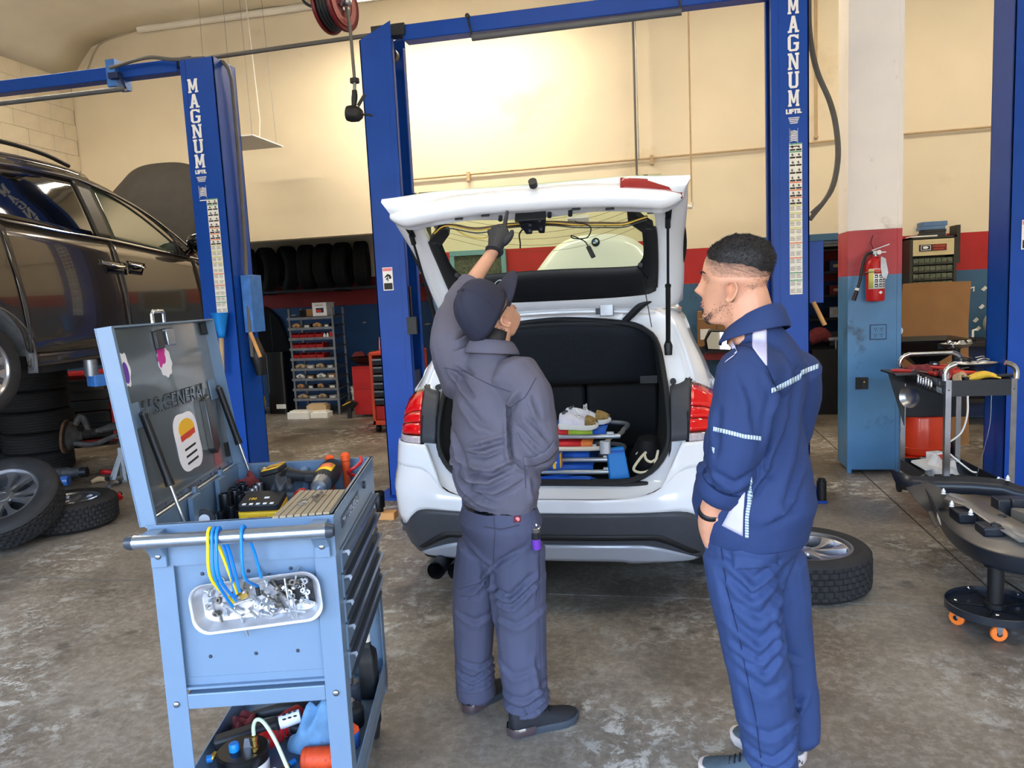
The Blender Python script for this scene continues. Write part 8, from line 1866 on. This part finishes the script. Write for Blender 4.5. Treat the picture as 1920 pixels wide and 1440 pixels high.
G().box((-.14,-.2,.10),(-.10,.3,1.0)).box((.42,-.2,.10),(.46,.3,1.0)).box((-.14,-.2,.98),(.46,.3,1.02)).box((-.14,-.2,.10),(.46,.3,.16)).box((-.14,.28,.1),(.46,.3,1.0)).out('cart_case','cart_orange',oc2,bevel=.006)
for k in range(6):d=G().box((-.095,-.205,.36+.10*k),(.415,.2,.44+.10*k)).out('drawer','dark_metal',oc2,bevel=.003);G().box((-.09,-.225,.42+.10*k),(.41,-.205,.437+.10*k)).out('drawer_pull','galv',d)
G().box((-.09,-.19,.17),(.41,.2,.34)).out('lower_door','chest_red',oc2)
for x in(-.1,.4):c=G().cyl((x-.02,-.12,.05),(x+.02,-.12,.05),.05,n=16).cyl((x-.02,.2,.05),(x+.02,.2,.05),.05,n=16).out('castor','oil_black',oc2)
tag(rag('red_glove','faded red glove hanging over the orange drawer cart','pink_ink',(-3.46,8.9,1.021),.05,.07,.26,61,'glove'),'faded red glove hanging over the orange drawer cart','glove')
yt=thing('air_tank','yellow round tank on the bay floor at the left','tank',(-6.24,10.45,0));G().lathe([(.02,.02),(.10,.04),(.16,.10),(.175,.18),(.16,.27),(.10,.33),(.04,.345),(.03,.38)],n=28).out('tank_body','tool_yel_old',yt);G().box((-.12,-.1,0),(.12,.1,.05)).out('tank_foot','dark_metal',yt);G().cyl((-.01,0,.38),(.05,0,.4),.02).out('tank_valve','brass',yt)
bb=thing('black_bin','tall black bin with a pale tag left of the rack','bin',(-5.85,10.62,0));G().rbox((-.18,-.14,0),(.14,.16,.92),.05).out('bin_body','oil_black',bb);G().box((-.04,-.146,.08),(.12,-.14,.15)).out('bin_tag','paper',bb);G().rbox((-.19,-.15,.92),(.15,.17,.96),.05).out('bin_lid','oil_black',bb)
mat('cloth_black',(12,12,14),.95,var=.2)
hgd=thing('black_apron','large black rounded panel hanging against the bay wall','panel',(-6.4,11.268,1.15));G().prism([(-.7,-.55),(.42,-.55),(.40,-.1),(.25,.32),(.05,.50),(-.2,.55),(-.7,.55)],-.03,.03,lambda a,b,c:(a,c,b)).out('panel_sheet','cloth_black',hgd,bevel=.01)
for k in range(3):G().box((-.5+.3*k,-.036,-.5),(-.49+.3*k,-.03,.4)).out('panel_rib','oil_black',hgd)
tr_r=thing('tyre_rack','steel ledge carrying tyres high on the bay wall','rack',(-5.6,10.95,1.86));G().box((-2.0,-.30,0),(2.3,-.26,.03)).out('front_rail','dark_metal',tr_r);G().box((-2.0,.2,0),(2.3,.24,.03)).out('rear_rail','dark_metal',tr_r)
for x in(-1.8,-.6,.7,2.1):G().box((x,-.30,-.02),(x+.03,.34,.0)).out('rail_bracket','dark_metal',tr_r)
for k,(px,rz,lb)in enumerate(((466,1.2,'leftmost tyre on the high bay rack, turned to show its hole'),(500,1.35,'second tyre from the left on the high bay rack'),(540,1.3,'third tyre from the left on the high bay rack, showing its hole'),(578,.25,'fourth tyre from the left on the high bay rack, tread facing out'),(612,.1,'fifth tyre from the left on the high bay rack, tread facing out'),(645,.15,'sixth tyre from the left on the high bay rack, tread facing out'),(680,.3,'seventh tyre from the left on the high bay rack, tread facing out'))):
 p=at(px,497,10.95);tyre(lb,T(p.x,10.93,2.235)@RZ(rz)@RY(rad(90))if k>2 else T(p.x,10.93+.0,2.235)@RZ(rz-.55)@RY(rad(90)),group='tyres on the bay rack')
a,b=at(575,450,10.2),at(672,446,10.2);t=thing('strip_lamp','unlit white strip lamp under the bay ceiling','lamp',((a.x+b.x)/2,10.2,2.70));G().box((-.36,-.06,0),(.36,.06,.05)).prism([(-.09,.01),(-.05,-.05),(.05,-.05),(.09,.01)],-.36,.36,lambda x,y,c:(c,x,y)).out('lamp_housing','off_white',t);G().cyl((-.35,0,-.06),(.35,0,-.06),.016).out('lamp_tube','off_white',t)
t=thing('strip_lamp','small unlit lamp at the left end of the bay ceiling','lamp',(-6.9,10.0,2.68));G().box((-.2,-.06,0),(.3,.06,.06)).out('lamp_housing','off_white',t);G().cyl((-.18,0,-.02),(.28,0,-.02),.016).out('lamp_tube','off_white',t)
tag(G().cyl((-7.6,9.62,2.66),(-3.0,9.62,2.66),.018,n=8).out('ceiling_pipe','rust'),'rusty pipe running under the bay ceiling edge','pipe')
r=random.Random(4)
for k in range(9):
 x,z=-6.1+r.random()*2.8,1.2+r.random()*.75
 tag(G().prism([(-.08*r.random()-.01,-.008),(.0,-.014),(.06*r.random()+.02,.002),(.0,.012)],-.002,.0,lambda a,b,c:(x+a,AY-.002+c,z+b)).out('paint_chip','card_light'),'pale chip in the red and blue paint of the dark bay wall','paint chip','paint chips on the bay wall')
a,b=at(845,580,WY-.02),at(946,486,WY-.02)
mat('window_blue',(110,150,160),.5,var=.1);mat('mesh_dark',(86,88,74),.8,var=.4,scale=50)
wn=G().box((a.x,WY-.05,b.z-.06),(b.x,WY-.005,b.z)).box((b.x-.06,WY-.05,a.z),(b.x,WY-.005,b.z-.06)).box((a.x,WY-.05,a.z),(a.x+.06,WY-.005,b.z-.06)).box((a.x,WY-.05,a.z),(b.x,WY-.005,a.z+.05)).out('window_1','window_blue',bevel=.004);struct(wn)
G().box((a.x+.05,WY-.03,a.z+.04),(b.x-.05,WY-.01,b.z-.05)).out('window_pane','mesh_dark',wn)
a,b=at(783,390,WY-.04),at(832,378,WY-.04);tag(G().box((a.x,WY-.06,a.z-.02),(b.x,WY-.005,a.z+.05)).out('dark_board','rust',bevel=.003),'short dark board on the cream wall right of the centre lift post','board')
p=at(628,8,5.0);hr_=thing('hose_reel','dark red hose reel hanging from the roof','hose reel',p)
mat('reel_red',(100,22,26),.35,var=.08);mat('reel_face',(168,88,84),.4,var=.05)
axr=V((.985,-.17,.0)).normalized()
for s,m,nm in((.06,'reel_red','reel_flange'),(-.06,'reel_red','reel_flange')):
 d=G().lathe([(.02,-.006),(.165,-.006),(.182,-.012),(.186,0),(.182,.012),(.165,.004),(.02,.006)],n=44,p0=axr*s,ax=axr).out(nm,m,hr_,ang=40)
G().lathe([(.10,.066),(.148,.067),(.148,.070),(.10,.070),(.10,.066)],n=40,ax=axr,caps=False).out('reel_ring','reel_face',hr_)
for k in range(3):G().lathe([(.10+.02*k,-.05+.035*k),(.16,-.05+.035*k)],n=30,ax=axr,caps=False).out('reel_core','reel_red',hr_)if k==0 else None
for k in range(4):G().tube([axr*(-.04+.026*k)+(V((axr.y,-axr.x,0))*cos(a)+V((0,0,1))*sin(a))*.155 for a in[2*pi*q/32 for q in range(32)]],.013,n=8,closed=True).out('wound_hose','black',hr_)
G().cyl(axr*-.1,axr*.1,.025,n=14).out('reel_axle','galv',hr_);G().ball(axr*.10,.03,10).out('axle_nut','steel',hr_)
for a in(0.6,1.2,2.5):c=axr*.072+(V((axr.y,-axr.x,0))*cos(a)+V((0,0,-1))*sin(a))*.05;G().cyl(c,c+axr*.008,.012,n=8).out('reel_bolt','steel',hr_)
G().bar(axr*-.1+V((0,0,0)),V((-.0,0,1.6)),.05,.02).out('reel_hanger','cable_gray',hr_)
tx=MX((V((-axr.y,axr.x,0)),V((0,0,1)),axr)).transposed().to_4x4();put_text('HOSE REEL',.026,'reel_face',hr_,T(*(axr*.075+V((0,0,-.125))))@tx,.0008)
b0,b1=at(657,58,5.0)-p,at(665,152,5.0)-p;b2_,b3=at(665,178,5.0)-p,at(664,205,5.0)-p
dh=G().tube([b0+V((-.01,0,.14)),b0,b0.lerp(b1,.5),b1],.012,n=8).out('drop_hose','cable_gray',hr_)
G().cyl(b1+V((0,0,-.012)),b1+V((0,0,.016)),.032,n=16).out('hose_stop','black',hr_);G().cyl(b1,b2_+V((0,0,.02)),.012,n=10).out('swivel','galv',hr_)
G().tube([b2_+V((0,0,.03)),b2_,b3+V((0,0,.02))],[.018,.022,.016],n=10,smooth=10).out('gun_handle','black',hr_);G().bar(b3+V((.03,0,.02)),b3+V((.085,0,.09)),.012,.02).out('gun_lever','dark_metal',hr_)
G().lathe([(.01,-.055),(.05,-.05),(.056,-.02),(.05,.03),(.03,.055),(.015,.06)],n=20,p0=b3+V((.0,0,-.03)),ax=(1,0,-.15)).out('gun_body','black',hr_);G().tube([b3+V((.05,0,-.04)),b3+V((.10,0,-.045)),b3+V((.13,0,-.055))],.008,n=7).out('gun_spout','dark_metal',hr_)
G().tube([at(565,-12,5.0)-p,at(570,3,5.0)-p,at(585,12,5.0)-p,at(600,9,5.0)-p],.010,n=8,smooth=14).out('feed_hose','black',hr_)
q=[at(*pp_,8.4)for pp_ in((437,284),(522,274),(478,254))]
lp_=thing('panel_lamp','flat square hanging panel lamp on thin wires, off, before the back wall','lamp',(-4.87,8.42,3.60))
mat('panel_grey',(208,206,200),.5,var=.03)
G().box((-.33,-.36,0),(.33,.36,.012)).out('panel_frame','white',lp_);G().box((-.31,-.34,-.003),(.31,.34,.0)).out('panel_face','panel_grey',lp_);G().box((-.26,.05,.012),(.1,.28,.05)).out('driver_box','white',lp_)
for x,y in((-.28,-.28),(.28,-.28),(-.28,.28),(.28,.28)):G().cyl((x,y,.012),(x*.9,y*.9,1.85),.0025,n=5).out('hang_wire','galv',lp_)
G().tube([(.1,.2,.05),(.14,.18,.3),(.1,.15,1.85)],.006,n=6).out('lamp_cord','off_white',lp_)
for px0,py0,px1,py1,r_,m,lb,ends in((1185,-20,1194,330,.013,'cable_gray','grey flexible conduit hanging down the back wall',[(1198,348),(1215,357)]),(1189,-20,1198,300,.006,'galv','thin chain hanging beside the grey conduit',[])):
 P=[at(px0,py0,9.15),at(px1,py1,9.15)]+[at(*e,9.15)for e in ends];tag(G().tube(P,r_,n=8,smooth=30).out('hanging_conduit' if ends else 'hanging_chain',m),lb,'conduit' if ends else 'chain')
P0,P1=at(1290,-10,9.0),at(1297,386,9.0);n_=90;cg=G()
for k in range(n_):cg.ball(P0.lerp(P1,k/n_),.012,6,(1,1,1.5))
tag(cg.out('bead_chain','card_light',st=True),'long pull chain hanging in front of the cream wall right of centre','chain')
tag(G().tube([at(1270,386,9.0),at(1297,388,9.0),at(1297,380,9.0)],.025,n=8).out('chain_bracket','off_white'),'pale bracket at the lower end of the pull chain','bracket')
CARO=V((-.59,3.60,.655))
mat('chair_red',(214,40,44),.6,var=.05);mat('chair_blue',(30,90,190),.6,var=.1,scale=8);mat('chair_lime',(170,200,60),.6,var=.1);mat('chair_orange',(236,128,60),.6,var=.06);mat('tube_grey',(176,180,186),.32,.6,var=.05);mat('tube_beige',(214,206,190),.5,var=.05);mat('shoe_white',(222,216,226),.7,var=.05,scale=40);mat('mud',(150,120,70),.9,var=.3,scale=60);mat('rope',(218,208,180),.8,var=.1);mat('bag_black',(16,16,20),.8,var=.2)
def folding_chair(name,label,z,y,xr,fab,cols,tubem,dx=0):
 t=thing(name,label,'folding chair',(CARO.x+.02,CARO.y+y,z))
 x0,x1=-.30,xr
 G().tube([(x0,0,0),(x1-.04,0,0),(x1,.03,.003),(x1+.02,.12,.008),(x1-.02,.34,.012),(x0,.36,.012)],.0125,n=10,smooth=60).out('frame_tube',tubem,t)
 for k,(a,b,m)in enumerate(cols):G().loft([[(a,-.006,.013),(b,-.006,.013)],[(a,.0,.034),(b,.0,.034)],[(a,.32,.036),(b,.32,.036)],[(a,.33,.012),(b,.33,.012)]]).out('fabric_panel',m,t,solid=.004)
 G().box((x1-.06,.0,-.012),(x1-.02,.02,.022)).out('joint_plate','tube_grey',t,bevel=.004)
 return t
folding_chair('beach_chair','lowest folded beach chair in the boot, blue fabric and grey frame',.705,.17,.31,0,[(-.3,.20,'chair_blue')],'tube_grey')
folding_chair('beach_chair','second folded beach chair from the bottom with a grey frame',.765,.19,.31,0,[(-.3,.02,'chair_blue'),(.02,.18,'chair_blue')],'tube_grey')
folding_chair('beach_chair','third folded beach chair with a beige frame and orange red fabric',.825,.18,.24,0,[(-.3,.0,'chair_blue'),(.0,.14,'chair_red'),(.14,.2,'chair_orange')],'tube_beige')
folding_chair('beach_chair','topmost folded beach chair with red, lime and blue stripes',.885,.20,.33,0,[(-.3,.0,'chair_blue'),(.0,.075,'chair_red'),(.075,.2,'chair_lime'),(.2,.27,'chair_blue')],'tube_grey')
t=thing('striped_box','blue box with yellow, orange and white stripes in front of the folded chairs','box',V((at(1060,872,3.74).x-.10,3.735,.735)));G().box((-.14,-.02,0),(.075,.1,.075)).out('box_body','chair_blue',t,bevel=.004)
for k,m in enumerate(('tool_yellow','chair_orange','tie_blue')):G().box((.076,-.018+.035*k,.004),(.080,.012+.035*k,.074)).out('end_stripe',m,t)
for k in range(4):G().box((-.13,-.023,.012+.016*k),(.06,-.02,.02+.016*k)).out('front_stripe','white' if k%2 else 'badge_blue',t)
G().box((.04,-.024,.0),(.055,-.02,.075)).out('side_stripe','tool_yellow',t)
p=at(1160,870,3.76);t=thing('cooler_bag','bright blue flat pouch standing on end in the boot','pouch',(p.x,3.76,.665),.25);G().loft([[(-.05,-.02,0),(.055,-.025,0),(.055,.03,0),(-.05,.03,0)],[(-.055,.0,.16),(.03,.0,.17),(.03,.04,.17),(-.055,.04,.16)]],closed=True,cap0=True,cap1=True).out('pouch_body','tie_blue',t,bevel=.006);G().box((-.05,-.012,.145),(.03,-.002,.155)).out('pouch_edge','chair_blue',t)
t=thing('grey_clip','grey plastic corner joint on the folded chairs','joint',at(1132,838,3.74));G().rbox((-.02,-.02,-.035),(.035,.02,.03),.01).out('joint_body','tube_grey',t,bevel=.003);G().cyl((0,-.022,0),(0,-.02,0),.008).out('joint_pin','galv',t)
rag('boot_bag','blue bag pressed flat under the folded chairs','chair_blue',(CARO.x+.02,CARO.y+.15,.6555),.22,.05,.035,71,'bag')
t=thing('rope_bag','black bag with thick cream rope handles at the right of the boot','bag',V((at(1215,870,3.86).x,3.95,.6555)))
G().loft([[V((rx*cos(a),ry*sin(a),z))for a in[2*pi*q/24 for q in range(24)]]for rx,ry,z in((.085,.10,0),(.098,.12,.03),(.10,.12,.09),(.07,.11,.15),(.05,.10,.19))],closed=True,cap0=True,cap1=True).out('bag_body','bag_black',t,ang=60)
hx=lambda L:[at(px,py,Y)-t.location for px,py,Y in L]
G().tube(hx([(1211,848,3.78),(1200,860,3.74),(1188,880,3.72),(1205,886,3.70),(1225,877,3.72),(1231,858,3.75),(1234,845,3.78)]),.007,n=8,smooth=40).out('rope_handle','rope',t);G().tube(hx([(1208,850,3.78),(1212,862,3.75),(1222,866,3.75),(1233,858,3.76)]),.007,n=8,smooth=24).out('rope_handle','rope',t);G().tube(hx([(1192,852,3.86),(1205,838,3.88),(1222,825,3.90),(1227,832,3.88)]),.003,n=6,smooth=20).out('zip_edge','rope',t)
def sneaker(label,heel,toe,z,tilt=0):
 t=thing('sneaker',label,'shoe',(0,0,0));h_=V((heel[0],heel[1],0));o_=V((toe[0],toe[1],0))
 up=shoe('shoe_upper','x',h_,o_,t,'shoe_white','off_white',None,.092,.088,'white',.024)
 d=(o_-h_);L=d.length;f=d.normalized();r_=V((f.y,-f.x,0));c=[]
 for i in range(7):
  y=.72+.25*i/6;hw=.046*(1-((y-.66)/.36)**2)**.5*.96;c.append([h_+f*(y*L)+r_*(hw*cos(a))+V((0,0,.024+(.0475-.030*((y-.7)/.3)**2)*sin(a)+.003))for a in[pi*j/10 for j in range(11)]])
 G().loft(c).out('muddy_toe','mud',t,ang=60,solid=.002);G().tube([h_+f*(.16*L)+r_*x+V((0,0,.085+.004*abs(x)*10))for x in(-.03,-.015,0,.015,.03)],.008,n=7).out('collar_pad','gray_plastic',t)
 G().tube([h_+f*(.46*L)+r_*(.03*cos(a))+V((0,.0,.088+.016*sin(a*2)))for a in[2*pi*k/14 for k in range(14)]],.0022,n=5,closed=True).out('bow_lace','white',t)
 t.location=(0,0,z);return t
ptop=.905+.03
a,b=at(1048,812,3.80),at(1122,812,3.78);sneaker('white running shoe with a muddy toe on the folded chairs, nearer of the pair',(a.x,3.82),(b.x,3.78),.925)
a,b=at(1060,790,4.0),at(1146,790,3.98);sneaker('white running shoe with a muddy toe on the folded chairs, farther of the pair',(a.x,3.99),(b.x,3.94),.925)
rag('grey_pouch','dark blue pouch at the left of the boot behind the man','lift_dark',(CARO.x-.44,CARO.y+.30,.656),.05,.10,.16,81,'pouch')
